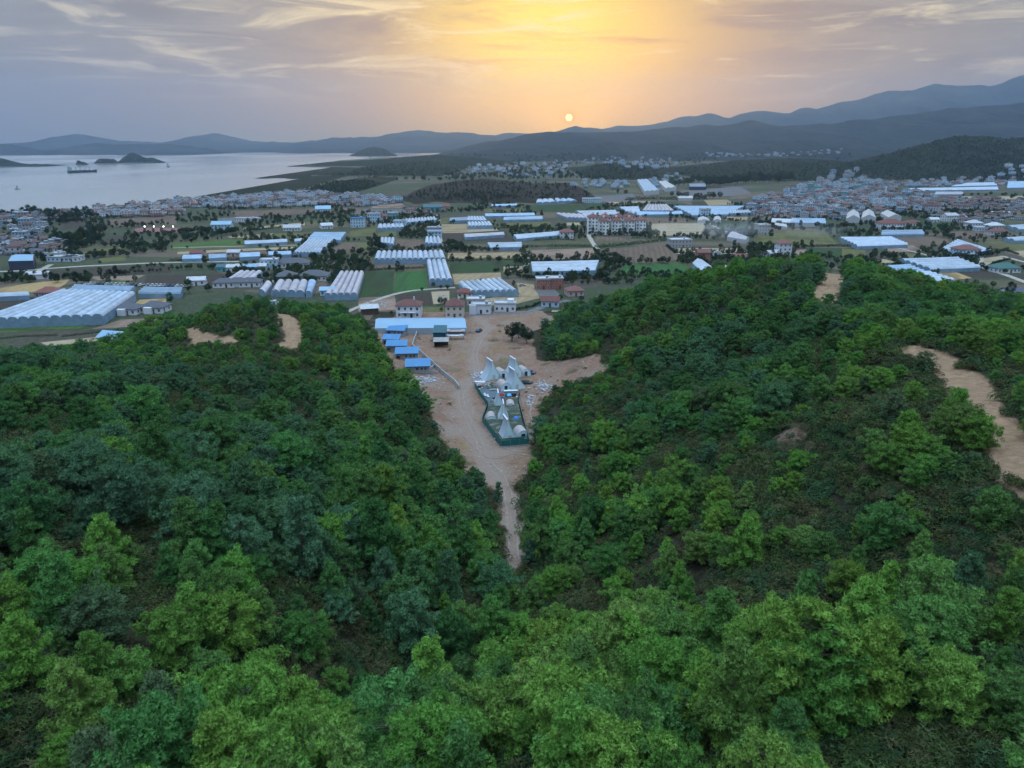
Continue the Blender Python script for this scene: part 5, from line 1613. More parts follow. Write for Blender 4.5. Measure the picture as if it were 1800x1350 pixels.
def sail_house(px, py, rz, w, h, depth, side, vw, vh, gap, label, lean=0.0, tipw=.45, wavy=1.9):
    """a concave sided sail wall drawn back into a fin, with a barrel vault on one side"""
    x, y, z = GT(px, py)
    root = empty('sail_house', (x, y, z), rz)
    tag(root, label, 'holiday house', 'white sail shaped holiday houses')
    n = 14
    def prof(s):
        out = []
        for i in range(n + 1):
            t = i / n
            out.append((s * (w / 2 * (1 - t) ** wavy + tipw * .5) + lean * t * t, h * t))
        return out
    Lp, Rp = prof(-1), prof(1)
    ring = Lp + Rp[::-1]
    m_ = len(ring)
    f = MB().add([(a, 0, b) for a, b in ring], [tuple(range(m_))][::1])
    f.f[0] = f.f[0][::-1]
    f.build('front_wall', SAIL_F, root)
    sh = MB()
    vs = [(a, .02, b) for a, b in ring] + [(a, depth, b) for a, b in ring]
    fs = [(i, i + 1, m_ + i + 1, m_ + i) for i in range(m_ - 1) if i != n]
    fs = [q[::-1] for q in fs]
    fs.append(tuple(range(m_, 2 * m_)))
    sh.add(vs, fs)
    sh.build('sail_shell', SAIL, root)
    MB().box(lean - tipw * .62, lean + tipw * .62, -.04, depth + .04, h - .02, h + .16).build('ridge_cap', CAP, root)
    # edging along the front curve
    ed = MB()
    for pr in (Lp, Rp):
        for (a, b), (c, d) in zip(pr[:-1], pr[1:]):
            ed.bar((a, -.03, b), (c, -.03, d), .07, 0, 4)
    ed.build('front_edging', CAP, root)
    MB().box(-.5, .5, -.05, .0, 0, 1.9).build('door', FRAME, root)
    # barrel vault
    cx = side * (w / 2 + gap + vw / 2)
    k = 12
    va = [(cx + vw / 2 * math.cos(PI * i / k), vh * math.sin(PI * i / k) ** .8) for i in range(k + 1)]
    v2 = MB().add([(a, 0, b) for a, b in va] + [(a, depth * .95, b) for a, b in va], [(i, i + 1, k + 1 + i + 1, k + 1 + i)[::-1] for i in range(k)])
    v2.add([(a, depth * .95, b) for a, b in va], [tuple(range(k, -1, -1))])
    v2.build('barrel_vault', VAULT, root, smooth=False)
    ev = MB().add([(a, .0, b) for a, b in va], [tuple(range(k + 1))])
    ev.f[0] = ev.f[0][::-1]
    ef = ev.build('vault_front', SAIL_F, root)
    er = MB()
    for (a, b), (c, d) in zip(va[:-1], va[1:]):
        er.bar((a, -.03, b), (c, -.03, d), .08, 0, 4)
    er.build('vault_rim', CAP, root)
    MB().box(cx - .55, cx + .55, -.06, -.01, .1, 1.9).build('vault_door', GLASS, ef)
    return root


sail_house(868.5, 668, .42, 7.0, 6.9, 5.0, 1, 3.8, 3.0, -1.8, 'upper left white sail house joined to its vault on the right', -.6, .45, 1.8)
sail_house(909, 664, .42, 6.8, 6.8, 5.0, 1, 3.8, 3.0, -1.8, 'upper right white sail house behind the middle one', -.6, .45, 1.8)
sail_house(909, 685, .40, 7.0, 6.9, 5.0, -1, 3.8, 3.0, -1.3, 'middle white sail house with its vault on the left, by the blue grey deck', -.9, .45, 1.8)
sail_house(876, 725.5, .06, 4.8, 6.3, 4.2, 1, 3.6, 3.0, -.4, 'farthest of the three white sail houses in the green fenced camp', 0, .30, 1.75)
sail_house(885.5, 747, .08, 5.0, 6.5, 4.2, -1, 3.3, 3.0, -.5, 'middle one of the three white sail houses in the green fenced camp', 0, .30, 1.75)
sail_house(896, 776.5, .28, 5.2, 6.5, 4.4, 1, 3.8, 2.9, -.6, 'nearest of the three white sail houses in the green fenced camp', -.6, .38, 1.75)

# the green net fence: posts and net panels
def net_fence(px, label, h=1.9, closed=False):
    ps = [GT(a, b) for a, b in px]
    r0 = ps[0]
    root = empty('net_fence', r0)
    tag(root, label, 'fence', 'green net fences of the camp')
    if closed:
        ps.append(ps[0])
    for a, b in zip(ps[:-1], ps[1:]):
        L = math.hypot(b[0] - a[0], b[1] - a[1])
        k = max(1, round(L / 2.6))
        for i in range(k):
            p = Vector([a[j] + (b[j] - a[j]) * i / k - r0[j] for j in range(3)])
            q = Vector([a[j] + (b[j] - a[j]) * (i + 1) / k - r0[j] for j in range(3)])
            MB().bar(p - Vector((0, 0, .3)), p + Vector((0, 0, h + .12)), .05, 0, 5).build('post', GL_GUT, root)
            d = (q - p); n_ = Vector((-d.y, d.x, 0)).normalized() * .03
            u = Vector((0, 0, h))
            p2, q2 = p + d * .02, q - d * .02
            mesh_obj('net_panel', [p2 - n_, p2 + n_, q2 + n_, q2 - n_, p2 - n_ + u, p2 + n_ + u, q2 + n_ + u, q2 - n_ + u],
                     [(0, 1, 2, 3), (4, 7, 6, 5), (0, 4, 5, 1), (1, 5, 6, 2), (2, 6, 7, 3), (3, 7, 4, 0)], MESH_GREEN, root)
        MB().add([Vector(a) - Vector(r0) + Vector((-.12, -.12, -.2)), Vector(b) - Vector(r0) + Vector((.12, -.12, -.2)), Vector(b) - Vector(r0) + Vector((.12, .12, -.2)), Vector(a) - Vector(r0) + Vector((-.12, .12, -.2)),
                  Vector(a) - Vector(r0) + Vector((-.12, -.12, .25)), Vector(b) - Vector(r0) + Vector((.12, -.12, .25)), Vector(b) - Vector(r0) + Vector((.12, .12, .25)), Vector(a) - Vector(r0) + Vector((-.12, .12, .25))],
                 [(0, 3, 2, 1), (4, 5, 6, 7), (0, 1, 5, 4), (1, 2, 6, 5), (2, 3, 7, 6), (3, 0, 4, 7)]).build('plinth', CONC, root)


net_fence([(834, 680), (846, 700), (858, 716), (848, 744), (881, 786.5), (930, 782), (910, 707), (914, 694)], 'green net fence enclosing the whole sail house camp', 1.9)
net_fence([(858, 728), (902, 728)], 'farther green net cross fence inside the camp', 1.9)
net_fence([(851, 748.5), (888, 749.5)], 'nearer green net cross fence inside the camp', 1.9)
net_fence([(886, 779), (922, 777.5)], 'green net fence directly before the nearest sail house', 1.4)


def pad(name, px, mat, label, h=.18):
    ps = [GT(a, b) for a, b in px]
    zt = max(p[2] for p in ps) + h
    o = ngon_slab(name, [(p[0], p[1]) for p in ps], zt, mat, -.5)
    tag(o, label, kind='structure')


pad('turf', [(851, 746), (882, 783), (927, 779), (909, 712), (862, 718)], TURF, 'green turf inside the camp fence', .10)
pad('deck', [(838, 683), (858, 712), (896, 697), (912, 690), (886, 673), (868, 682)], DECK, 'blue grey deck before the middle sail house', .14)
pad('lawn', [(846, 681), (868, 687), (884, 679), (866, 673)], TURF, 'small lawn by the deck', .22)


def patio(px, py, label, w=1.9, d=1.9, mat=None):
    x, y, z = GT(px, py)
    root = empty('patio', (x, y, z + .12), -.15)
    tag(root, label, 'patio', 'white patios of the sail houses')
    MB().box(-w / 2, w / 2, -d / 2, d / 2, 0, .15).build('slab', CAP, root)
    MB().box(-.45, .25, -.35, .35, .5, .56).build('table_top', W_WHITE, root)
    for a in (-.4, .2):
        for b in (-.3, .3):
            MB().bar((a, b, .15), (a, b, .5), .03, 0, 4).build('table_leg', W_WHITE, root)
    MB().box(.35, .85, -.8, -.3, .15, .55).build('seat', GL_GUT, root)


patio(877, 768, 'white patio with table left of the nearest sail house', 2.6, 2.2)
patio(854, 741, 'white patio at the left fence corner of the camp', 2.0, 1.6)
patio(863, 723, 'white patio left of the farthest camp sail house', 1.8, 1.8)
patio(897, 742, 'white patio between the middle sail house and the blue parasol', 1.4, 1.8)
patio(852, 656, 'white slab by the upper left sail house', 3.0, 2.4)


def parasol(px, py, r, h, mat, label):
    x, y, z = GT(px, py)
    root = empty('parasol', (x, y, z), 0)
    tag(root, label, 'parasol')
    MB().bar((0, 0, 0), (0, 0, h), .04, 0, 6).build('pole', GL_GUT, root)
    MB().bar((0, 0, 0), (0, 0, .12), .35, 0, 10).build('base', CONC, root)
    n = 10
    v = [(0, 0, h + .55)]
    for rr, zz in ((.55, .36), (.9, .05), (1.0, -.2)):
        v += [(r * rr * math.cos(2 * PI * i / n), r * rr * math.sin(2 * PI * i / n), h + zz) for i in range(n)]
    f = [(0, 1 + i, 1 + (i + 1) % n) for i in range(n)]
    for k in range(2):
        f += [(1 + k * n + i, 1 + (k + 1) * n + i, 1 + (k + 1) * n + (i + 1) % n, 1 + k * n + (i + 1) % n) for i in range(n)]
    f.append(tuple(1 + 2 * n + i for i in range(n - 1, -1, -1)))
    mesh_obj('canopy', v, f, mat, root)


parasol(907, 743, .95, 1.5, BALLBLUE, 'round bright blue parasol in the camp right corner')
parasol(895, 702, .9, 1.5, AQUA, 'light aqua parasol beside the bar awning')
parasol(882, 701, .9, 1.5, REDF, 'dark red parasol left of the bar awning')
x, y, z = GT(898, 697)
root = empty('bar_hut', (x, y, z), .10)
tag(root, 'open bar hut with long white awning roof and green trim', 'bar hut')
MB().box(-2.3, 2.3, -.7, .7, 2.0, 2.14).build('awning', CAP, root)
MB().box(-2.3, 2.3, -.78, -.71, 1.7, 2.05).build('trim', MESH_GREEN, root)
for xx in (-2.2, 0, 2.2):
    for yy in (-.6, .6):
        MB().bar((xx, yy, 0), (xx, yy, 2.0), .05, 0, 5).build('post', W_WHITE, root)
MB().box(-1.8, 1.8, -.3, .1, 0, 1.0).build('counter', WOODM, root)
x, y, z = GT(844, 681.5)
root = empty('pergola', (x, y, z), -.08)
tag(root, 'small white roofed pergola at the deck left corner', 'pergola')
MB().box(-1.8, 1.8, -.8, .8, 2.1, 2.24).build('roof', CAP, root)
for xx in (-1.65, 1.65):
    for yy in (-.65, .65):
        MB().bar((xx, yy, 0), (xx, yy, 2.1), .06, 0, 5).build('post', W_WHITE, root)
MB().box(-1.2, 1.2, .1, .6, 0, .5).build('bench', WOODM, root)
x, y, z = GT(867, 687)
root = empty('bench', (x, y, z + .15), .08)
tag(root, 'long white bench on the lawn edge by the deck', 'bench')
MB().box(-1.2, 1.2, -.2, .2, .38, .45).build('seat', CAP, root)
for xx in (-1, 1):
    MB().box(xx - .05, xx + .05, -.18, .18, 0, .38).build('leg', CAP, root)
x, y, z = GT(892.5, 688)
root = empty('lounge_steps', (x, y, z), -.5)
tag(root, 'short white steps at the vault of the middle sail house', 'steps')
for i in range(3):
    MB().box(-.7, .7, -.5 + i * .35, -.15 + i * .35, 0, .2 + .2 * i).build('step', CAP, root)
x, y, z = GT(909, 705)
root = empty('water_cabinet', (x, y, z), 0)
tag(root, 'pale blue upright cabinet at the right fence of the camp', 'cabinet')
MB().box(-.35, .35, -.35, .35, 0, 1.5).build('body', W_BLUE, root)
MB().box(-.4, .4, -.4, .4, 1.5, 1.58).build('lid', CAP, root)
MB().box(-.3, .3, -.38, -.36, .15, 1.4).build('door', FRAME, root)

def planter(px, py, w, label):
    x, y, z = GT(px, py)
    root = empty('planter', (x, y, z + .1), rng.uniform(-.3, .3))
    tag(root, label, 'planter', 'planters of the camp')
    MB().box(-w, w, -.3, .3, 0, .4).build('trough', W_WHITE, root)
    r = np.random.default_rng(int(px * 7 + py))
    v = MB()
    for i in range(60):
        p = Vector((r.uniform(-w, w), r.uniform(-.35, .35), r.uniform(.4, 1.0)))
        d = Vector(r.normal(0, .3, 3)) + Vector((0, 0, .1))
        e = d.orthogonal().normalized() * .14
        v.add([p - e, p + e, p + d], [(0, 1, 2)])
    v.build('plant', TURF, root)


for px, py, w, lab in ((866, 736, .9, 'white planter between the two cross fences'), (905, 757, 1.0, 'white planter below the blue parasol'), (870, 705, .8, 'white planter left of the dark red parasol'), (905, 727, .9, 'white planter at the far cross fence end'), (880, 757, .8, 'white planter left of the nearest sail house'), (914, 768, .6, 'white planter at the right fence by the nearest vault')):
    planter(px, py, w, lab)


def lounger(px, py, rz, label):
    x, y, z = GT(px, py)
    root = empty('sun_lounger', (x, y, z + .15), rz)
    tag(root, label, 'sun lounger', 'sun loungers of the camp')
    MB().box(-.32, .32, -.9, .35, .28, .36).build('seat', CAP, root)
    MB().add([(-.32, .36, .28), (.32, .36, .28), (.32, .9, .75), (-.32, .9, .75), (-.32, .36, .36), (.32, .36, .36), (.32, .86, .82), (-.32, .86, .82)], [(0, 3, 2, 1), (4, 5, 6, 7), (0, 1, 5, 4), (1, 2, 6, 5), (2, 3, 7, 6), (3, 0, 4, 7)]).build('backrest', CAP, root)
    for a in (-.26, .26):
        for b in (-.8, .25):
            MB().bar((a, b, 0), (a, b, .28), .03, 0, 4).build('leg', GL_GUT, root)


for px, py, rz, lab in ((853, 697, .3, 'white lounger at the deck front edge, left one of a pair'), (858, 699, .3, 'white lounger at the deck front edge, right one of a pair'), (872, 772, -.2, 'white lounger in the corner left of the nearest sail house'), (860, 724, .1, 'white lounger beside the farthest camp house'), (901, 748, .2, 'white lounger under the blue parasol')):
    lounger(px, py, rz, lab)

# heaps of dug earth
M_HEAP = stain_mat('dug_earth', (.15, .105, .078), (.24, .175, .125), .8, .95, (.19, .16, .085), .25, .1, bump=.2)


def soil_heap(px, py, w, d, h, label, seed):
    x, y, z = GT(px, py)
    n, m_ = 18, 12
    u = np.linspace(-1, 1, n); v = np.linspace(-1, 1, m_)
    U, V = np.meshgrid(u, v)
    rr = np.clip(1 - (U ** 2 + V ** 2), 0, 1)
    X, Y = U * w / 2, V * d / 2
    nn = vnoise(X + seed * 13.0, Y, 2.2, seed, 4)
    Z = h * rr ** .8 * (.55 + .9 * nn) - .1 + (hz(x + X, y + Y) - z)
    o = grid_mesh('soil_heap', X, Y, Z, M_HEAP)
    o.location = (x, y, z)
    tag(o, label, 'soil heap', 'heaps of dug earth in the valley')


for a in ((893, 642, 13, 9, 2.6, 'large yellowish brown earth heap behind the sail houses', 1), (868, 599, 5, 3, 1.2, 'reddish earth heap beside the track below the two modern houses', 2), (905, 612, 6, 3.5, 1.3, 'earth heap at the edge of the right hill pines', 3),
          (880, 573, 5, 2.5, .9, 'low earth heap in the upper clearing right of the track', 4), (830, 585, 4, 2.5, .8, 'small earth heap right of the cattle shelters', 5), (1010, 650, 7, 4, 1.4, 'earth heap in the bay of bare ground right of the sail houses', 6),
          (793, 650, 9, 5, .9, 'weedy low heap beyond the white boundary wall', 7), (812, 812, 8, 3.5, 1.2, 'long earth bank at the left side of the track mouth', 8), (960, 640, 5, 3, 1.0, 'earth heap behind the dark blue car', 9), (778, 700, 6, 3, .7, 'flat heap of earth below the boundary wall end', 10)):
    soil_heap(*a)
# ------------------------------------------------------------------ the setting sun
sv, sf = [], []
SD, SRAD = 20000.0, 20000.0 * 5.4 / FPX
for i in range(9):
    for j in range(20):
        a, b = PI * i / 8, 2 * PI * j / 20
        sv.append((SRAD * math.sin(a) * math.cos(b), SRAD * math.sin(a) * math.sin(b), SRAD * math.cos(a)))
for i in range(8):
    for j in range(20):
        sf.append((i * 20 + j, (i + 1) * 20 + j, (i + 1) * 20 + (j + 1) % 20, i * 20 + (j + 1) % 20))
sm, sg, sout = new_mat('sun_glow')
em = sg.n('ShaderNodeEmission')
em.inputs[0].default_value = (1.0, .76, .22, 1)
em.inputs[1].default_value = 4.2
sg.link(em.outputs[0], sout.inputs[0])
sun_ball = mesh_obj('sun', sv, sf, sm, None, None, True, tuple(Vector((0, 0, CAM_H)) + sun_dir * SD))
tag(sun_ball, 'small bright yellow sun disc just above the far ridge', kind='structure')

# ------------------------------------------------------------------ ships and boats
HULL = plain_mat('dark_hull', (.030, .040, .060), .6, .3)
SUPER = plain_mat('pale_superstructure', (.30, .42, .42), .6, .3)
x, y = G(145.5, 303.3, -2)
sh = empty('cargo_ship', (x, y, -2), math.atan2(G(171, 302.4, -2)[1] - G(119, 304, -2)[1], G(171, 302.4, -2)[0] - G(119, 304, -2)[0]))
L_ = math.hypot(G(171, 302.4, -2)[0] - G(119, 304, -2)[0], G(171, 302.4, -2)[1] - G(119, 304, -2)[1])
tag(sh, 'dark cargo ship with four deck cranes and pale deckhouse at its left end', 'ship')
hl = L_ / 2
sec = [(-1.0, .55, 5.8), (-.93, .9, 5.6), (-.6, 1, 5.2), (.6, 1, 5.4), (.84, .8, 7.0), (.95, .4, 7.8), (1.0, .05, 8.2)]
vs, fs = [], []
for t, w, h in sec:
    k = 6.5 * w
    vs += [(t * hl * .97, -k * .8, -1), (t * hl, -k, h), (t * hl, k, h), (t * hl * .97, k * .8, -1)]
for i in range(len(sec) - 1):
    a = i * 4
    fs += [(a, a + 4, a + 5, a + 1), (a + 1, a + 5, a + 6, a + 2), (a + 2, a + 6, a + 7, a + 3)]
fs += [(0, 1, 2, 3), (24, 27, 26, 25)]
mesh_obj('hull', vs, fs, HULL, sh)
dk = MB().box(-hl * .93, -hl * .74, -5.5, 5.5, 5.5, 13).box(-hl * .90, -hl * .78, -6.2, 6.2, 13, 15.5).build('deckhouse', SUPER, sh)
MB().box(-hl * .93, -hl * .86, -1.5, 1.5, 15.5, 18.5).build('funnel', SUPER, dk)
for i, t in enumerate((-.42, -.12, .20, .50)):
    c_ = MB().bar((t * hl, 0, 5), (t * hl, 0, 13.5), .8, 0, 6).box(t * hl - 1.2, t * hl + 1.2, -1.2, 1.2, 12.5, 14.5)
    c_.bar((t * hl, 0, 13.5), (t * hl + (-6 if i % 2 else 6), 0, 15.8), .45, 0, 5)
    c_.build('crane', SUPER, sh)
for t in (-.58, -.27, .04, .35):
    MB().box(t * hl - 4, t * hl + 4, -4.5, 4.5, 5.2, 6.7).build('hatch', HULL, sh)


def boat(px, py, L, label, sail=False, mat=None, tall=0.0, rz=0.0):
    x, y = G(px, py, -2)
    root = empty('boat', (x, y, -2), rz)
    tag(root, label, 'boat', 'boats on the bay')
    w = L * .16
    sec = [(-1, .7, .09), (-.5, 1, .08), (.4, .9, .09), (1, .06, .13)]
    vs, fs = [], []
    for t, k, h in sec:
        vs += [(t * L / 2, -w * k * .6, -.3), (t * L / 2, -w * k, h * L), (t * L / 2, w * k, h * L), (t * L / 2, w * k * .6, -.3)]
    for i in range(3):
        a = i * 4
        fs += [(a, a + 4, a + 5, a + 1), (a + 1, a + 5, a + 6, a + 2), (a + 2, a + 6, a + 7, a + 3)]
    fs += [(0, 1, 2, 3), (12, 15, 14, 13)]
    mesh_obj('hull', vs, fs, mat or HULL, root)
    MB().box(-L * .3, L * .05, -w * .6, w * .6, L * .08, L * (.2 + tall)).build('cabin', mat or SUPER, root)
    MB().bar((L * .1, 0, 0), (L * .1, 0, L * (.55 + tall)), L * .012 + .05, 0, 5).build('mast', SUPER, root)
    if sail:
        mesh_obj('sail', [(L * .08, 0, L * .15), (L * .08, 0, L * .95), (-L * .4, .3, L * .15), (L * .08, .15, L * .15), (L * .08, .15, L * .95), (-L * .4, .45, L * .15)], [(0, 1, 2), (3, 5, 4), (0, 3, 4, 1), (1, 4, 5, 2), (0, 2, 5, 3)], SUPER, root)
    return root


boat(296, 293.5, 16, 'dark ship seen end on, alone right of the pointed island', tall=.55, rz=1.3)
boat(31, 333, 9, 'tiny lone sailing boat on the open water at the left', sail=True, rz=.3)
boat(256, 354, 9, 'dark boat off the beach, leftmost of three moored', rz=.1)
boat(280, 354.6, 6, 'smallest dark boat off the beach, middle of three moored', rz=.1)
boat(313, 352.3, 8, 'dark boat off the beach, rightmost of three moored', rz=.1)
boat(557, 298.8, 13, 'larger dark boat moored between the two spits', rz=.2)
boat(563, 301.2, 9, 'small dark boat moored between the two spits, nearest the lower spit', rz=.5)
boat(567, 300, 7, 'smallest boat moored between the two spits', rz=-.3)

# ------------------------------------------------------------------ lattice mast and hut on the knoll
STEEL = plain_mat('galvanised_steel', (.16, .18, .21), .5, .4)
x, y, z = GT(484, 533)
MH = 19.5
root = empty('lattice_mast', (x, y, z - .3), .3)
tag(root, 'slender lattice telecom mast on the sandy knoll', 'mast')
for a, b in ((-.55, -.4), (.55, -.4), (0, .6)):
    MB().bar((a, b, 0), (a * .45, b * .45, MH), .075, 0, 5).build('leg', STEEL, root)
br_ = MB()
cs = [(-.55, -.4), (.55, -.4), (0, .6)]
for i in range(15):
    z0, z1 = MH * i / 15, MH * (i + 1) / 15
    k0, k1 = 1 - .55 * i / 15, 1 - .55 * (i + 1) / 15
    for j in range(3):
        a, b = cs[j], cs[(j + 1) % 3]
        br_.bar((a[0] * k0, a[1] * k0, z0), (b[0] * k1, b[1] * k1, z1), .03, 0, 4)
br_.build('bracing', STEEL, root)
MB().box(-.55, .55, -.5, -.3, MH - 1.6, MH + 1.2).box(-.5, -.3, -.3, .5, MH - 1.4, MH + 1.0).box(.3, .5, -.3, .5, MH - 1.4, MH + 1.0).build('antenna_panel', SUPER, root)
for k, zz in enumerate((7.5, 12)):
    MB().bar((0, -.55, zz), (0, -.85, zz), .55, 0, 12).build('dish', CAP, root)
for i, (p, lab) in enumerate((((481, 535), 'pale blue equipment hut left at the mast foot'), ((493, 536), 'smaller pale blue equipment hut right at the mast foot'))):
    x, y, z = GT(*p)
    root = empty('equipment_hut', (x, y, z), .15)
    tag(root, lab, 'hut', 'huts at the mast')
    s = 1.0 if i == 0 else .75
    MB().box(-1.4 * s, 1.4 * s, -1 * s, 1 * s, -.3, 1.9 * s).build('wall', W_BLUE, root)
    MB().gable(-1.4 * s, 1.4 * s, -1 * s, 1 * s, 1.95 * s, .5, .2).build('roof', R_WHITE, root)
    o = link(bpy.data.objects.new('door', DOOR_ME), root); o.location = (.4, -1.02 * s, 0); o.scale = (.7, 1, .75)

# ------------------------------------------------------------------ flood lamps of the football pitch
LAMP = bpy.data.materials.new('lamp_glow')
LAMP.use_nodes = True
LAMP.node_tree.nodes.clear()
lg = NG(LAMP.node_tree)
le = lg.n('ShaderNodeEmission'); le.inputs[0].default_value = (1, .93, .98, 1); le.inputs[1].default_value = 14.0
lo = lg.n('ShaderNodeOutputMaterial'); lg.link(le.outputs[0], lo.inputs[0])
PITCHM = stain_mat('reddish_court', (.20, .085, .085), (.27, .12, .12), .3, .9)
o = ngon_slab('court', [G(a, b) for a, b in [(236, 408), (318, 407.5), (316, 401), (238, 401.5)]], .16, PITCHM)
tag(o, 'reddish sports court under four flood lamps', kind='structure')
for i, (px, lab) in enumerate(((256, 'leftmost lit flood lamp over the reddish court'), (272, 'second lit flood lamp from the left over the reddish court'), (289, 'third lit flood lamp from the left over the reddish court'), (305.5, 'rightmost lit flood lamp over the reddish court'))):
    x, y = G(px, 408)
    root = empty('flood_lamp', (x, y, 0), 0)
    tag(root, lab, 'flood lamp', 'flood lamps of the court')
    MB().bar((0, 0, 0), (0, 0, 5.2), .16, 0, 6).build('pole', STEEL, root)
    MB().box(-.62, .62, -.05, .25, 4.7, 5.7).build('lamp_housing', STEEL, root)
    MB().box(-.42, .42, -.12, -.06, 4.8, 5.6).build('lamp_glass', LAMP, root)

# minaret in the town
x, y = G(1555, 346.5)
root = empty('minaret', (x, y, 0))
tag(root, 'slim white minaret rising in the middle of the town', 'minaret')
MB().box(-1.6, 1.6, -1.6, 1.6, 0, 5).build('base', W_WHITE, root)
MB().bar((0, 0, 5), (0, 0, 17), 1.15, 0, 10, 1.0).build('shaft', W_WHITE, root)
MB().bar((0, 0, 14), (0, 0, 14.8), 1.7, 0, 10, 1.8).build('gallery', W_WHITE, root)
MB().bar((0, 0, 17), (0, 0, 21.5), 1.1, 0, 10, .05).build('spire', R_GREY, root)

# ------------------------------------------------------------------ cars
C_COL = {'white': plain_mat('white_car_paint', (.60, .62, .64), .3, .5), 'black': plain_mat('black_car_paint', (.015, .016, .02), .3, .5), 'silver': plain_mat('silver_car_paint', (.35, .36, .38), .35, .5),
         'dark blue': plain_mat('blue_car_paint', (.03, .06, .14), .3, .5), 'red': plain_mat('red_car_paint', (.30, .03, .03), .3, .5)}
TYRE = plain_mat('tyre_rubber', (.02, .02, .02), .9, .2)


def loft(sections, mat, name, parent=None):
    vs, fs = [], []
    n = len(sections[0])
    for s in sections:
        vs += s
    for i in range(len(sections) - 1):
        for k in range(n):
            fs.append((i * n + k, i * n + (k + 1) % n, (i + 1) * n + (k + 1) % n, (i + 1) * n + k))
    fs += [tuple(range(n - 1, -1, -1)), tuple(range((len(sections) - 1) * n, len(sections) * n))]
    return mesh_obj(name, vs, fs, mat, parent)


def sec_box(x, w, z0, z1, b=.12):
    return [(x, -w + b, z0), (x, w - b, z0), (x, w, z0 + b), (x, w, z1 - b), (x, w - b, z1), (x, -w + b, z1), (x, -w, z1 - b), (x, -w, z0 + b)]


_body = {k: loft([sec_box(-2.15, .75, .4, .78), sec_box(-2.05, .86, .3, .92), sec_box(-.9, .88, .28, .98), sec_box(.9, .88, .28, .96), sec_box(1.9, .86, .3, .82), sec_box(2.15, .7, .4, .66)], v, 'body') for k, v in C_COL.items()}
BODY_ME = {k: o.data for k, o in _body.items()}
_cab = loft([sec_box(-1.75, .72, .96, 1.02, .02), sec_box(-1.3, .70, .96, 1.42, .1), sec_box(.35, .70, .96, 1.45, .1), sec_box(1.05, .74, .94, 1.0, .02)], GLASS, 'window_band')
CAB_ME = _cab.data
_rf = {k: loft([sec_box(-1.3, .64, 1.43, 1.475, .02), sec_box(.3, .64, 1.455, 1.5, .02)], v, 'roof') for k, v in C_COL.items()}
ROOF_ME = {k: o.data for k, o in _rf.items()}
_wh = MB().bar((0, -.1, 0), (0, .1, 0), .33, 0, 12).build('wheel', TYRE)
WHEEL_ME = _wh.data
for o in list(_body.values()) + [_cab, _wh] + list(_rf.values()):
    bpy.data.objects.remove(o)


def car(px, py, rz, col, label, s=1.0):
    x, y, z = GT(px, py)
    root = empty('car', (x, y, z + .02), rz)
    root.scale = (s,) * 3
    tag(root, label, 'car', 'parked cars')
    for nm, me in (('body', BODY_ME[col]), ('window_band', CAB_ME), ('roof', ROOF_ME[col])):
        link(bpy.data.objects.new(nm, me), root)
    for a in (-1.35, 1.35):
        for b in (-.82, .82):
            w = link(bpy.data.objects.new('wheel', WHEEL_ME), root)
            w.location = (a, b, .33)


car(925.5, 675, -.25, 'black', 'black car parked right of the middle sail house')
car(932, 657.5, -.3, 'dark blue', 'dark blue car right of the upper right sail house')
car(960, 566, .1, 'white', 'white car at the lane below the right hill pines')
car(1001, 559, .4, 'white', 'white car farther along the lane by the right hill')
car(918, 503, .2, 'silver', 'silver car beside the slanting greenhouse')
car(842, 583, 1.2, 'dark blue', 'dark blue car on the dust track near the valley head')
cols = ['white', 'white', 'silver', 'white', 'dark blue', 'white', 'silver', 'black']
for i in range(24):
    px = 154 + i * 7.3 + (6 if i > 13 else 0)
    car(px, 499.8 + i * .20, R(70) + .1 * math.sin(i * 3), cols[(i * 5) % 8],
        '%s car in the row behind the grey blue greenhouses, %s' % (cols[(i * 5) % 8], ['at the left end', 'second from the left end', 'third from the left end', 'fourth from the left end', 'fifth from the left end', 'sixth from the left end', 'seventh from the left end', 'eighth from the left end',
         'ninth from the left end', 'tenth from the left end', 'eleventh from the left end', 'twelfth from the left end', 'twelfth from the right end', 'eleventh from the right end', 'tenth from the right end', 'ninth from the right end', 'eighth from the right end',
         'seventh from the right end', 'sixth from the right end', 'fifth from the right end', 'fourth from the right end', 'third from the right end', 'second from the right end', 'at the right end'][i]))

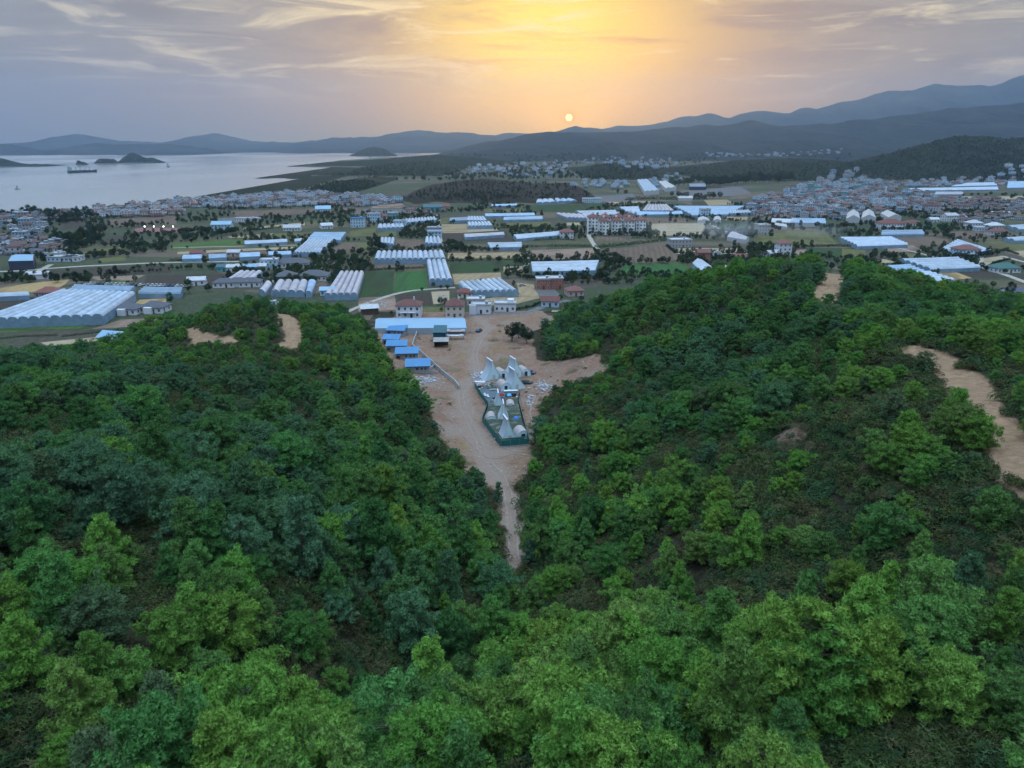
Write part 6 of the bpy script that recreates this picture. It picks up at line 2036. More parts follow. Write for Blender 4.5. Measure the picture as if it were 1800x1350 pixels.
# ------------------------------------------------------------------ towns
def town_variant(seed, wn, wallm, rn, roofm, st, w, d, roof):
    h = st * 3.0
    body = MB().box(-w / 2, w / 2, -d / 2, d / 2, -.5, h)
    if seed % 2:
        body.box(w / 2, w / 2 + w * .3, -d / 3, d / 3, -.5, h * .62)
    wi = MB()
    for s in range(st):
        n = max(2, int(w / 3))
        for sd in (-1, 1):
            for i in range(n):
                xx = -w / 2 + (i + .5) * w / n
                wi.box(xx - .6, xx + .6, sd * d / 2 - .04, sd * d / 2 + .04, s * 3 + .9, s * 3 + 2.3)
        n = max(2, int(d / 3))
        for sd in (-1, 1):
            for i in range(n):
                yy = -d / 2 + (i + .5) * d / n
                wi.box(sd * w / 2 - .04, sd * w / 2 + .04, yy - .6, yy + .6, s * 3 + .9, s * 3 + 2.3)
    r_ = MB()
    if roof == 'hip':
        r_.hip(-w / 2, w / 2, -d / 2, d / 2, h + .16, min(w, d) * .25, .6)
    elif roof == 'gable':
        r_.gable(-w / 2, w / 2, -d / 2, d / 2, h + .15, d * .25, .5)
    else:
        r_.box(-w / 2 - .2, w / 2 + .2, -d / 2 - .2, d / 2 + .2, h, h + .5)
        r_.box(-w * .2, w * .1, -d * .15, d * .2, h + .51, h + 2.4)
    out = []
    for b_, m_, nm in ((body, wallm, 'wall'), (wi, GLASS, 'window'), (r_, roofm, 'roof')):
        o = b_.build(nm, m_)
        out.append(o.data)
        bpy.data.objects.remove(o)
    fl = {'hip': 'hipped', 'gable': 'gabled', 'flat': 'flat'}[roof]
    stw = {1: 'low', 2: 'two-storey', 3: 'three-storey', 4: 'four-storey'}[st]
    return dict(m=out, desc='%s %s house, %s %s roof,' % (wn, stw, rn, fl), st=st)


T_WHITE = plain_mat('town_white', (.44, .49, .55), .85, .2, k=.10, scale=.2)
T_BLUE = plain_mat('town_pale_blue', (.30, .43, .54), .85, .2, k=.10, scale=.2)
T_CREAM = plain_mat('town_cream', (.40, .37, .34), .85, .2, k=.10, scale=.2)
T_PINK = plain_mat('town_pinkish', (.38, .31, .31), .85, .2, k=.10, scale=.2)
T_RED = stain_mat('town_red_tile', (.110, .052, .046), (.165, .080, .068), 1.0, .9, vary=.25)
T_DRED = stain_mat('town_brown_tile', (.095, .062, .058), (.14, .09, .082), 1.0, .9, vary=.25)
T_FLAT = stain_mat('town_flat_roof', (.24, .275, .315), (.36, .40, .44), .5, .9, vary=.25)
TV = [town_variant(0, 'white', T_WHITE, 'white', T_FLAT, 2, 12, 10, 'flat'), town_variant(1, 'white', T_WHITE, 'red', T_RED, 2, 13, 10, 'hip'), town_variant(2, 'pale blue', T_BLUE, 'white', T_FLAT, 3, 12, 11, 'flat'),
      town_variant(3, 'cream', T_CREAM, 'dull red', T_DRED, 2, 12, 9, 'gable'), town_variant(4, 'white', T_WHITE, 'red', T_RED, 3, 13, 11, 'hip'), town_variant(5, 'pinkish', T_PINK, 'white', T_FLAT, 3, 12, 11, 'flat'),
      town_variant(6, 'white', T_WHITE, 'grey', R_GREY, 1, 13, 9, 'gable'), town_variant(7, 'pale blue', T_BLUE, 'dull red', T_DRED, 2, 11, 9, 'hip'), town_variant(8, 'white', T_WHITE, 'white', T_FLAT, 4, 14, 12, 'flat'),
      town_variant(9, 'teal', W_TEAL, 'white', T_FLAT, 3, 12, 10, 'flat')]
TV += [town_variant(10, 'grey', W_GREY, 'grey', R_GREY, 2, 11, 9, 'flat'), town_variant(11, 'grey', W_GREY, 'dull red', T_DRED, 2, 11, 9, 'hip')]
TV_P = [.24, .07, .14, .10, .04, .05, .10, .07, .06, .03, .06, .04]
QUARTERS = [
    # polygon in the photograph, number of houses, place phrase, preferred kinds, least spacing
    ([(-40, 398), (88, 398), (84, 411), (-40, 412)], 14, 'in left edge row', [0, 1, 2, 0, 8], 13),
    ([(-40, 424), (50, 422), (100, 432), (96, 444), (-40, 446)], 22, 'in lower left village', [0, 3, 7, 6, 0], 11),
    ([(-40, 383), (60, 381), (60, 390), (-40, 392)], 9, 'by left shore trees', [2, 7, 0], 14),
    ([(60, 384), (150, 378), (150, 386), (60, 392)], 8, 'between shore trees', [0, 3, 6], 14),
    ([(1310, 372), (1335, 352), (1400, 345), (1400, 371), (1330, 380)], 34, 'in left town quarter', [3, 1, 0, 7, 2, 5], 11),
    ([(1400, 345), (1480, 336), (1490, 368), (1400, 372)], 40, 'in middle town quarter', [0, 1, 3, 2, 4, 9, 5], 11),
    ([(1480, 336), (1560, 330), (1572, 360), (1490, 368)], 36, 'round the minaret', [0, 1, 2, 3, 7, 5], 11),
    ([(1400, 372), (1480, 369), (1486, 386), (1400, 386)], 20, 'on town front', [0, 2, 6, 8, 7], 13),
    ([(1565, 350), (1645, 346), (1646, 374), (1575, 376)], 30, 'in right town quarter', [2, 1, 3, 4, 0], 11),
    ([(1646, 352), (1800, 354), (1840, 368), (1650, 366)], 26, 'in strip beyond town', [0, 6, 3, 7], 13),
    ([(1370, 336), (1440, 322), (1530, 324), (1556, 330), (1480, 336), (1400, 345)], 30, 'in upper town rows', [0, 1, 2, 3, 9], 12),
    ([(1438, 316), (1450, 304), (1500, 300), (1530, 306), (1520, 322), (1440, 322)], 16, 'on the rise above town', [2, 0, 8, 4], 13),
]
FAR_Q = [
    ([(1310, 372), (1335, 350), (1400, 340), (1480, 334), (1560, 328), (1645, 344), (1646, 374), (1575, 376), (1486, 386), (1400, 386), (1330, 382)], 190, [10, 11, 3, 2, 5, 7], 9),
    ([(1370, 336), (1440, 318), (1530, 316), (1590, 322), (1640, 326), (1560, 332), (1480, 336), (1400, 345)], 90, [10, 11, 3, 2, 0], 10),
    ([(1646, 352), (1800, 354), (1840, 372), (1650, 370)], 60, [10, 11, 3, 6], 10),
    ([(-40, 422), (50, 420), (110, 432), (96, 448), (-40, 448)], 40, [10, 11, 3, 6], 9),
    ([(-40, 381), (150, 377), (150, 388), (-40, 394)], 30, [10, 11, 3, 6], 10),
    ([(700, 372), (760, 366), (800, 372), (720, 382)], 10, [10, 11, 3], 12),
    ([(1640, 384), (1760, 380), (1800, 390), (1700, 396)], 16, [10, 11, 3, 6], 14),
    ([(1560, 322), (1660, 316), (1800, 308), (1840, 316), (1840, 324), (1600, 330)], 60, [0, 1, 2, 3], 16),
    ([(1770, 296), (1840, 294), (1840, 308), (1765, 312)], 16, [2, 0, 8], 18),
    ([(255, 352), (330, 350), (420, 346), (480, 341), (560, 338), (600, 346), (690, 350), (705, 358), (640, 364), (560, 362), (470, 366), (400, 368), (300, 364)], 300, [2, 10, 10, 0, 6, 11, 5, 3], 10),
    ([(160, 374), (250, 362), (310, 368), (330, 378), (260, 382), (180, 383)], 70, [0, 3, 5, 6], 12),
    ([(800, 300), (860, 293), (930, 290), (985, 288), (1000, 300), (960, 316), (900, 312), (830, 306)], 80, [0, 2, 3, 10, 8], 18),
    ([(900, 290), (990, 282), (1080, 276), (1180, 280), (1200, 292), (1160, 300), (1000, 288)], 75, [0, 2, 10, 3], 24),
    ([(1240, 270), (1330, 272), (1400, 268), (1480, 262), (1480, 270), (1400, 275), (1250, 277)], 60, [0, 2, 10], 30),
    ([(985, 318), (1050, 318), (1110, 322), (1090, 334), (1000, 330)], 26, [0, 2], 16),
    ([(1120, 320), (1190, 308), (1200, 318), (1150, 330)], 16, [0, 2], 16),
]


TOWN = []


def sample(poly, n, sp, taken):
    xs = [p[0] for p in poly]; ys = [p[1] for p in poly]
    out = []
    for k in range(n * 60):
        a, b = rng.uniform(min(xs), max(xs)), rng.uniform(min(ys), max(ys))
        if not in_poly(np.array([a]), np.array([b]), poly)[0]:
            continue
        p, who = seen(a, b)
        if who not in ('ground', 'hill', 'mountain') or in_greenhouse(p.x, p.y):
            continue
        x, y = p.x, p.y
        z_ = sp * (1.0 + (y > 1500) * .2)
        if any((x - t[0]) ** 2 + (y - t[1]) ** 2 < z_ * z_ for t in taken):
            continue
        taken.append((x, y))
        out.append((x, y, p.z, a, b))
        if len(out) >= n:
            break
    return out


taken = []
for poly, n, phrase, kinds, sp in QUARTERS:
    for x, y, z, a, b in sample(poly, n, sp, taken):
        v = TV[int(rng.choice(kinds)) if rng.random() < .8 else int(rng.choice(len(TV), p=TV_P))]
        s = float(rng.uniform(.62, .92))
        rz = float(rng.choice([0.05, .35, -.3, .8]) + rng.normal(0, .08) + (PI / 2 if rng.random() < .5 else 0))
        root = empty('town_house', (x, y, z), rz)
        root.scale = (s,) * 3
        tag(root, None, 'house', 'houses of the town and villages')
        for nm, me in zip(('wall', 'window', 'roof'), v['m']):
            o = link(bpy.data.objects.new(nm, me), root)
            if nm == 'window':
                o['kind'] = 'stuff'
        TOWN.append((root, v['desc'] + ' ' + phrase, a, b))
FARP, FARI, FARR, FARS = [], [], [], []
for poly, n, kinds, sp in FAR_Q:
    for x, y, z, a, b in sample(poly, n, sp, taken):
        FARP.append((x, y, z))
        FARI.append(int(rng.choice(kinds)))
        FARR.append(float(rng.choice([0, PI / 2]) + rng.normal(.1, .2)))
        FARS.append(float(rng.uniform(.6, .95)) * (1.25 if y > 1900 else 1.0))
print('town houses', len(TOWN), 'far', len(FARP))
# ------------------------------------------------------------------ pine trees
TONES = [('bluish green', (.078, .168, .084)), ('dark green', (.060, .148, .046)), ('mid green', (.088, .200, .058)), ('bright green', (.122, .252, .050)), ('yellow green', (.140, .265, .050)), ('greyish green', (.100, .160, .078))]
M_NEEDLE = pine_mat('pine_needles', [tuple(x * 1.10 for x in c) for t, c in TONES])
M_BARK = stain_mat('pine_bark', (.085, .065, .052), (.16, .13, .11), 3.0, .95, use_obj=True)
M_DEAD = stain_mat('dead_wood', (.20, .20, .20), (.30, .30, .30), 3.0, .9, use_obj=True)


def tuft_arrays(P, N, size, r, blades=5, spread=.75):
    """needle tufts: P positions (k,3), N outward directions (k,3); returns triangle verts (m,3,3)"""
    k = len(P)
    P = np.repeat(P, blades, 0)
    D = np.repeat(N, blades, 0) + r.normal(0, spread, (k * blades, 3))
    D /= np.linalg.norm(D, axis=1)[:, None] + 1e-9
    A = r.normal(0, 1, D.shape)
    S = np.cross(D, A)
    S /= np.linalg.norm(S, axis=1)[:, None] + 1e-9
    L = size * r.uniform(.6, 1.25, (len(P), 1))
    W = L * r.uniform(.20, .34, (len(P), 1))
    base = P - D * L * .25
    return np.stack([base - S * W * .5, base + S * W * .5, P + D * L], 1)


def rosette_arrays(P, N, size, r, blades=5):
    """needle rosettes: blades fan out across the shoot's tip, so each puff of needles presents its upper side to the sky"""
    k = len(P)
    A = r.normal(0, 1, (k, 3))
    U = np.cross(N, A); U /= np.linalg.norm(U, axis=1)[:, None] + 1e-9
    V = np.cross(N, U)
    out = []
    ph = r.uniform(0, 2 * PI, k)
    for b in range(blades):
        t = (ph + 2 * PI * b / blades + r.normal(0, .25, k))[:, None]
        D = U * np.cos(t) + V * np.sin(t) + N * r.uniform(.1, .65, (k, 1))
        D /= np.linalg.norm(D, axis=1)[:, None]
        S = np.cross(D, N + r.normal(0, .25, (k, 3))); S /= np.linalg.norm(S, axis=1)[:, None] + 1e-9
        L = size * r.uniform(.7, 1.3, (k, 1))
        W = L * r.uniform(.24, .38, (k, 1))
        out.append(np.stack([P - S * W * .5, P + S * W * .5, P + D * L], 1))
    return np.concatenate(out)


def tri_mesh(name, T, mat):
    me = bpy.data.meshes.new(name)
    n = len(T)
    me.vertices.add(n * 3)
    me.vertices.foreach_set('co', T.reshape(-1).astype(np.float32))
    me.loops.add(n * 3)
    me.loops.foreach_set('vertex_index', np.arange(n * 3, dtype=np.int32))
    me.polygons.add(n)
    me.polygons.foreach_set('loop_start', (np.arange(n) * 3).astype(np.int32))
    me.materials.append(mat)
    me.update()
    return me


def make_pine(shape, seed):
    """returns (crown triangles, trunk mesh, dead twig mesh or None) for a pine about 9 m tall with its foot at the origin"""
    r = np.random.default_rng(seed)
    h = {'pointed': 10.5, 'rounded': 8.6, 'broad': 7.8, 'sparse': 9.6, 'slender': 10.0}[shape]
    wid = {'pointed': 3.1, 'rounded': 3.3, 'broad': 4.1, 'sparse': 3.4, 'slender': 2.2}[shape]
    low = {'pointed': .14, 'rounded': .12, 'broad': .22, 'sparse': .2, 'slender': .14}[shape]
    lean = r.normal(0, .035, 2)
    tr = MB()
    tp = []
    for i in range(6):
        t = i / 5
        tp.append(Vector((lean[0] * h * t + .18 * math.sin(3 * t + seed), lean[1] * h * t + .18 * math.cos(2.3 * t + seed), h * .96 * t)))
    for i in range(5):
        tr.bar(tp[i], tp[i + 1], .19 * (1 - i / 5.6), 0, 6, .19 * (1 - (i + 1) / 5.6))
    cl_p, cl_r = [], []
    nb = {'pointed': 50, 'rounded': 48, 'broad': 46, 'sparse': 30, 'slender': 38}[shape]
    ang = r.uniform(0, 2 * PI)
    lob = r.uniform(0, 2 * PI, 3)
    for b in range(nb):
        t = low + (1 - low) * (b + r.uniform(0, .8)) / nb
        u = (t - low) / (1 - low)
        ang += 2.4 + r.normal(0, .35)
        lobe = 1 + .22 * math.sin(2 * ang + lob[0]) + .16 * math.sin(3 * ang + lob[1] + 4 * u)
        if shape in ('pointed', 'slender'):
            rad = wid * ((1 - u) ** .8 * .94 + .06) * r.uniform(.7, 1.12)
        elif shape == 'broad':
            rad = wid * math.sqrt(max(.05, 1 - (u * 1.15 - .30) ** 2 * 1.5)) * r.uniform(.6, 1.08)
        else:
            rad = wid * math.sqrt(max(.05, 1 - (u * 1.2 - .26) ** 2 * 1.18)) * r.uniform(.65, 1.12)
        rad *= lobe
        k = min(4, int(t * 5)); f = t * 5 - k
        p0 = tp[k].lerp(tp[k + 1], min(1, f))
        rise = rad * (r.uniform(.02, .30) + .34 * u)
        p1 = p0 + Vector((math.cos(ang) * rad, math.sin(ang) * rad, rise))
        tr.bar(p0, p1, .05 + .03 * (1 - u), 0, 4, .02)
        ncl = 2 + int(rad > 1.2) + int(rad > 2.0) + int(rad > 2.9)
        for c in range(ncl):
            w = 1.0 - c * .20
            sd = .16 + .16 * c
            q = p0.lerp(p1, w) + Vector((r.normal(0, sd), r.normal(0, sd), r.normal(.06, .14)))
            cl_p.append(q)
            cl_r.append(r.uniform(.36, .66) * (1.0 if shape != 'sparse' else .85) * (1 - .22 * u))
    for i in range(6):                                     # leading shoots
        cl_p.append(tp[5] + Vector((r.normal(0, .35), r.normal(0, .35), r.uniform(-.6, .5))))
        cl_r.append(.32)
    Ts = []
    for q, cr in zip(cl_p, cl_r):
        kk = int(44 * (cr / .5) ** 1.7 * (.7 if shape == 'sparse' else 1.0)) + 6
        v = r.normal(0, 1, (kk, 3))
        v[:, 2] = v[:, 2] * .7 + .45
        v /= np.linalg.norm(v, axis=1)[:, None]
        rr = r.uniform(.55, 1.0, (kk, 1)) ** .5
        P = np.array(q)[None] + v * rr * cr * np.array([[1.1, 1.1, .82]])
        nrm = v * .8 + np.array([[0, 0, .55]])
        nrm /= np.linalg.norm(nrm, axis=1)[:, None]
        Ts.append(rosette_arrays(P, nrm, .19, r, 6))
        # soft upright plumes at the branch tips
        k2 = max(3, kk // 5)
        v2 = r.normal(0, 1, (k2, 3)); v2[:, 2] = np.abs(v2[:, 2]) * .8 + .3
        v2 /= np.linalg.norm(v2, axis=1)[:, None]
        P2 = np.array(q)[None] + v2 * cr * np.array([[1.1, 1.1, .85]])
        Ts.append(tuft_arrays(P2, v2 * .5 + np.array([[0, 0, .8]]), .34, r, 6, .38))
    dead = None
    if shape == 'sparse':
        dd = MB()
        for i in range(5):
            a = r.uniform(0, 2 * PI); t = r.uniform(.6, .98)
            p0 = tp[int(t * 5)]
            L = r.uniform(1.0, 2.0)
            p1 = p0 + Vector((math.cos(a) * L, math.sin(a) * L, r.uniform(.2, 1.4)))
            dd.bar(p0, p1, .028, 0, 4, .010)
            for j in range(5):
                s = p0.lerp(p1, r.uniform(.4, 1))
                dd.bar(s, s + Vector(r.normal(0, .32, 3)), .012, 0, 3, .005)
        dead = dd
    return np.concatenate(Ts), tr, dead, h


SHAPES = ['pointed', 'rounded', 'rounded', 'broad', 'broad', 'slender', 'sparse', 'rounded']
PINES = []
for i, s in enumerate(SHAPES):
    T, tr, dead, h = make_pine(s, 100 + i)
    crown_me = tri_mesh('pine_crown', T, M_NEEDLE)
    tro = tr.build('pine_trunk', M_BARK)
    tme = tro.data
    bpy.data.objects.remove(tro)
    dme = None
    if dead is not None:
        do = dead.build('dead_branches', M_DEAD)
        dme = do.data
        bpy.data.objects.remove(do)
    PINES.append(dict(shape=s, crown=crown_me, trunk=tme, dead=dme, h=h, n=len(T)))

# where the pines stand: jittered lattice thinned by clearings, roads and slope
SP = 4.0
cand = []
nxx, nyy = int(620 / SP), int(420 / SP)
jx = rng.uniform(-.46, .46, (nyy, nxx)) * SP
jy = rng.uniform(-.46, .46, (nyy, nxx)) * SP
cxg = -310 + (np.arange(nxx)[None, :] + .5 * (np.arange(nyy)[:, None] % 2)) * SP + jx
cyg = -40 + np.arange(nyy)[:, None] * SP + jy
CX, CY = cxg.ravel(), cyg.ravel()
CZ = hz(CX, CY)
okm = (CZ > 1.6)
dens = vnoise(CX, CY, 38, 21, 3)
br = grid_at(bare, CX, CY)
rd = grid_at(road_d, CX, CY)
okm &= (br < .35) & (rd > .8) & (~grid_at(vp, CX, CY))
thin = np.clip((dens - .30) / .12, .70, 1.0)
# scrubby glades the photograph shows open
glade = np.zeros(len(CX))
for (ax, ay, rr) in [(1420, 790, 13), (1330, 1110, 9), (1250, 1070, 8), (1120, 700, 12), (1090, 610, 12), (1200, 800, 9), (1560, 640, 6), (430, 575, 10), (370, 585, 9), (512, 625, 9), (470, 640, 7), (360, 612, 9), (335, 605, 8), (400, 615, 7), (1740, 850, 5), (1690, 750, 4), (1000, 880, 6), (1700, 1000, 5), (60, 850, 5), (900, 1010, 4),
                     (560, 680, 5), (1000, 720, 7), (1640, 560, 5), (1300, 640, 7), (1450, 880, 5), (1400, 1150, 6), (760, 1120, 4)]:
    cx, cy, _ = GT(ax, ay)
    glade = np.maximum(glade, np.clip(1.35 - np.hypot(CX - cx, CY - cy) / rr, 0, 1))
thin = thin * (1 - .72 * np.clip(glade, 0, 1))
okm &= rng.random(len(CX)) < thin
px_, py_, fz_ = proj(CX, CY, CZ + 5)
okm &= (fz_ > 8) & (px_ > -330) & (px_ < 2130) & (py_ < 1700) & (np.hypot(CX, CY) > 17)
# nothing taller than the crest behind it can hide: drop the far side of the hills that no view from here reaches
idx = np.nonzero(okm)[0]
hid = []
for i in idx:
    x, y, z = CX[i], CY[i], CZ[i] + 11.0
    t = np.linspace(.35, .97, 26)
    gz = hz(x * t, y * t)
    hid.append(bool(np.any(gz > CAM_H + (z - CAM_H) * t + 3.5)))
idx = idx[~np.array(hid)]
PT = []
kcx, kcy, _ = GT(450, 600)
kn = np.clip(1.5 - np.hypot((CX - kcx) / 1.3, CY - kcy) / 42, 0, 1)
warmth = vnoise(CX, CY, 45, 33, 3)
for i in idx:
    x, y, z = CX[i], CY[i], CZ[i]
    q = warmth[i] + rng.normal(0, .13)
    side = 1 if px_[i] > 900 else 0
    # right spur yellower, left hill bluer, darker: part species, part light painted in
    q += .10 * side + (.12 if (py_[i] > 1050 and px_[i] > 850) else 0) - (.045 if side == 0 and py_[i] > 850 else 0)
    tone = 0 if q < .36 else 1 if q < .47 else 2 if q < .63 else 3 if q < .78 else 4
    if rng.random() < .03:
        tone = 5
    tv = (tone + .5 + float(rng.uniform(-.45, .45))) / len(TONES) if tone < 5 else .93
    var = int(rng.choice(len(SHAPES), p=[.22, .14, .15, .12, .11, .09, .04, .13]))
    kd = kn[i]
    if px_[i] < 860 and py_[i] > 850 and rng.random() < .35:
        var = int(rng.choice([0, 0, 5]))
    if py_[i] < 800:
        var = int(rng.choice([1, 2, 3, 4, 7]))
    s = float(np.clip(rng.normal(.76, .19), .34, 1.2)) * (.88 if py_[i] < 760 else 1.0)
    if glade[i] > .2 or dens[i] < .36:
        s *= .72
    if px_[i] > 900 and py_[i] < 900:
        s *= .88
    s *= 1 - .42 * kd
    if px_[i] < 800 and py_[i] > 900:
        s *= 1.14
    if 930 < px_[i] < 1110 and 630 < py_[i] < 745:
        s *= .62
    dist = math.sqrt(x * x + y * y + (z - CAM_H) ** 2)
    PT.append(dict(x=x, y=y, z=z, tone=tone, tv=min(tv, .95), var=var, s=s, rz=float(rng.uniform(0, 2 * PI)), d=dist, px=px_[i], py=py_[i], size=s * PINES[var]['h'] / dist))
PT.sort(key=lambda t: -t['size'])
near, rest = [], []
for t in PT:
    inside = -40 < t['px'] < 1840 and t['py'] < 1385
    if len(near) < 300 and inside:
        near.append(t)
    else:
        rest.append(t)
print('pines', len(PT), 'tris per crown', [p['n'] for p in PINES])


def scatter(name, P, coll_objs, idxs, rots, scales, label, tones=None):
    """one stuff object that instances the given models at points"""
    me = bpy.data.meshes.new(name)
    me.vertices.add(len(P))
    me.vertices.foreach_set('co', np.asarray(P, np.float32).ravel())
    for nm, typ, arr in (('which', 'INT', idxs), ('turn', 'FLOAT', rots), ('size', 'FLOAT', scales), ('tone', 'FLOAT', tones if tones is not None else np.zeros(len(P)))):
        a = me.attributes.new(nm, typ, 'POINT')
        a.data.foreach_set('value', np.asarray(arr, np.int32 if typ == 'INT' else np.float32))
    me.update()
    o = bpy.data.objects.new(name, me)
    COL.objects.link(o)
    src = bpy.data.collections.new(name + '_models')
    for k, ob in enumerate(coll_objs):
        ob.name = 'model_%03d_%s' % (k, name)
        src.objects.link(ob)
    tree = bpy.data.node_groups.new(name + '_nodes', 'GeometryNodeTree')
    tree.interface.new_socket('Geometry', in_out='INPUT', socket_type='NodeSocketGeometry')
    tree.interface.new_socket('Geometry', in_out='OUTPUT', socket_type='NodeSocketGeometry')
    N, Lk = tree.nodes, tree.links
    gi = N.new('NodeGroupInput'); go = N.new('NodeGroupOutput')
    ci = N.new('GeometryNodeCollectionInfo')
    ci.inputs['Collection'].default_value = src
    ci.inputs['Separate Children'].default_value = True
    ci.inputs['Reset Children'].default_value = True
    ip = N.new('GeometryNodeInstanceOnPoints')
    ip.inputs['Pick Instance'].default_value = True
    def attr(nm, t):
        a = N.new('GeometryNodeInputNamedAttribute')
        a.data_type = t
        a.inputs[0].default_value = nm
        return a.outputs[0]
    cx = N.new('ShaderNodeCombineXYZ')
    Lk.new(attr('turn', 'FLOAT'), cx.inputs[2])
    Lk.new(gi.outputs[0], ip.inputs['Points'])
    Lk.new(ci.outputs[0], ip.inputs['Instance'])
    Lk.new(attr('which', 'INT'), ip.inputs['Instance Index'])
    Lk.new(cx.outputs[0], ip.inputs['Rotation'])
    Lk.new(attr('size', 'FLOAT'), ip.inputs['Scale'])
    Lk.new(ip.outputs[0], go.inputs[0])
    md = o.modifiers.new('scatter', 'NODES')
    md.node_group = tree
    tag(o, label, kind='stuff')
    return o


def joined_model(meshes):
    """one mesh from several, keeping materials (trunk + crown for the scatter models)"""
    vs, fs, mi, mats = [], [], [], []
    tot_v, tot_l = 0, 0
    co, li, ls, lt = [], [], [], []
    for me in meshes:
        n = len(me.vertices)
        c = np.empty(n * 3, np.float32); me.vertices.foreach_get('co', c)
        l = np.empty(len(me.loops), np.int32); me.loops.foreach_get('vertex_index', l)
        s_ = np.empty(len(me.polygons), np.int32); me.polygons.foreach_get('loop_start', s_)
        co.append(c); li.append(l + tot_v); ls.append(s_ + tot_l)
        mi.append(np.full(len(me.polygons), len(mats), np.int32))
        mats.append(me.materials[0])
        tot_v += n; tot_l += len(l)
    me = bpy.data.meshes.new('tree_model')
    co, li, ls, mi = map(np.concatenate, (co, li, ls, mi))
    me.vertices.add(tot_v); me.vertices.foreach_set('co', co)
    me.loops.add(tot_l); me.loops.foreach_set('vertex_index', li)
    me.polygons.add(len(ls)); me.polygons.foreach_set('loop_start', ls)
    for m_ in mats:
        me.materials.append(m_)
    me.polygons.foreach_set('material_index', mi)
    me.update()
    return bpy.data.objects.new('tree_model', me)


models = []
for p in PINES:
    models.append(bpy.data.objects.new('model', p['crown']))
for p in PINES:
    models.append(bpy.data.objects.new('model', p['trunk']))
TRK0 = len(PINES)
if rest:
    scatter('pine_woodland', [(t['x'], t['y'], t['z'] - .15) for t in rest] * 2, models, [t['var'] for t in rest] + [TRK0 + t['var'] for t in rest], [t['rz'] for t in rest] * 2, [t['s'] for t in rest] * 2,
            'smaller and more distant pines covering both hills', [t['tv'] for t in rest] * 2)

PINE_OBJS = []
for t in near:
    p = PINES[t['var']]
    root = empty('pine_tree', (t['x'], t['y'], t['z'] - .15), t['rz'])
    root.scale = (t['s'],) * 3
    link(bpy.data.objects.new('trunk', p['trunk']), root)
    c_ = link(bpy.data.objects.new('crown', p['crown']), root)
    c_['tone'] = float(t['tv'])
    if p['dead']:
        link(bpy.data.objects.new('dead_branches', p['dead']), root)['kind'] = 'stuff'
    PINE_OBJS.append((root, t))

# ------------------------------------------------------------------ undergrowth
M_SHRUB = [needle_mat('shrub_leaf_a', (.062, .100, .034)), needle_mat('shrub_leaf_b', (.072, .096, .040)), needle_mat('shrub_leaf_c', (.046, .088, .040)), needle_mat('shrub_leaf_d', (.085, .092, .044))]


def make_shrub(seed, mat):
    r = np.random.default_rng(seed)
    Ts = []
    for c in range(9):
        q = np.array([r.normal(0, .45), r.normal(0, .45), r.uniform(.15, .75)])
        v = r.normal(0, 1, (30, 3)); v[:, 2] = np.abs(v[:, 2]) * .9
        v /= np.linalg.norm(v, axis=1)[:, None]
        Ts.append(rosette_arrays(q + v * .42, (v + np.array([0, 0, .5])) / np.linalg.norm(v + np.array([0, 0, .5]), axis=1)[:, None], .20, r, 3))
    return tri_mesh('shrub', np.concatenate(Ts), mat)


shr = [bpy.data.objects.new('shrub', make_shrub(300 + i, M_SHRUB[i % 4])) for i in range(8)]
NS = 90000
sy = rng.uniform(-10, 320, NS); sx = rng.uniform(-1, 1, NS) * np.minimum(300, sy * .85 + 55)
sz = hz(sx, sy)
ok = (sz > 1.2) & (grid_at(bare, sx, sy) + rng.normal(0, .15, NS) < .4) & (~grid_at(vp, sx, sy))
qx, qy, qf = proj(sx, sy, sz)
ok &= (qf > 8) & (qx > -250) & (qx < 2050) & (qy < 1600) & (rng.random(NS) < np.clip(vnoise(sx, sy, 12, 55, 3) * 2.2 - .45, .1, 1))
k = np.nonzero(ok)[0]
# sparse weeds on the bare valley floor too
wx = rng.uniform(-60, 60, 900); wy = rng.uniform(120, 330, 900)
wk = np.nonzero((grid_at(vp, wx, wy)) & (vnoise(wx, wy, 14, 71, 3) > .66) & (poly_dist(wx, wy, ROADS['valley_track'][0]) > 4))[0]
P = np.concatenate([np.stack([sx[k], sy[k], sz[k] - .1], 1), np.stack([wx[wk], wy[wk], hz(wx[wk], wy[wk]) - .1], 1)])
scatter('undergrowth', P, shr, np.concatenate([rng.integers(0, 8, len(k)), rng.choice([3, 7], len(wk))]), rng.uniform(0, 6.28, len(P)),
        np.concatenate([rng.uniform(.6, 1.7, len(k)), rng.uniform(.3, .75, len(wk))]), 'low dark maquis scrub between the pines')
print('shrubs', len(P))
# ------------------------------------------------------------------ far houses (past three hundred of a kind: one object)
scatter('distant_houses', FARP, [joined_model(v['m']) for v in TV], FARI, FARR, FARS, 'tiny far houses of the coast town and the hazy valley')

# ------------------------------------------------------------------ trees and hedges of the plain
T2 = [('dark', (.022, .046, .024)), ('mid green', (.038, .080, .030)), ('olive green', (.060, .080, .040)), ('blue green', (.024, .056, .040))]
M_BROAD = [needle_mat('leaves_' + t.replace(' ', '_'), c, .3) for t, c in T2]


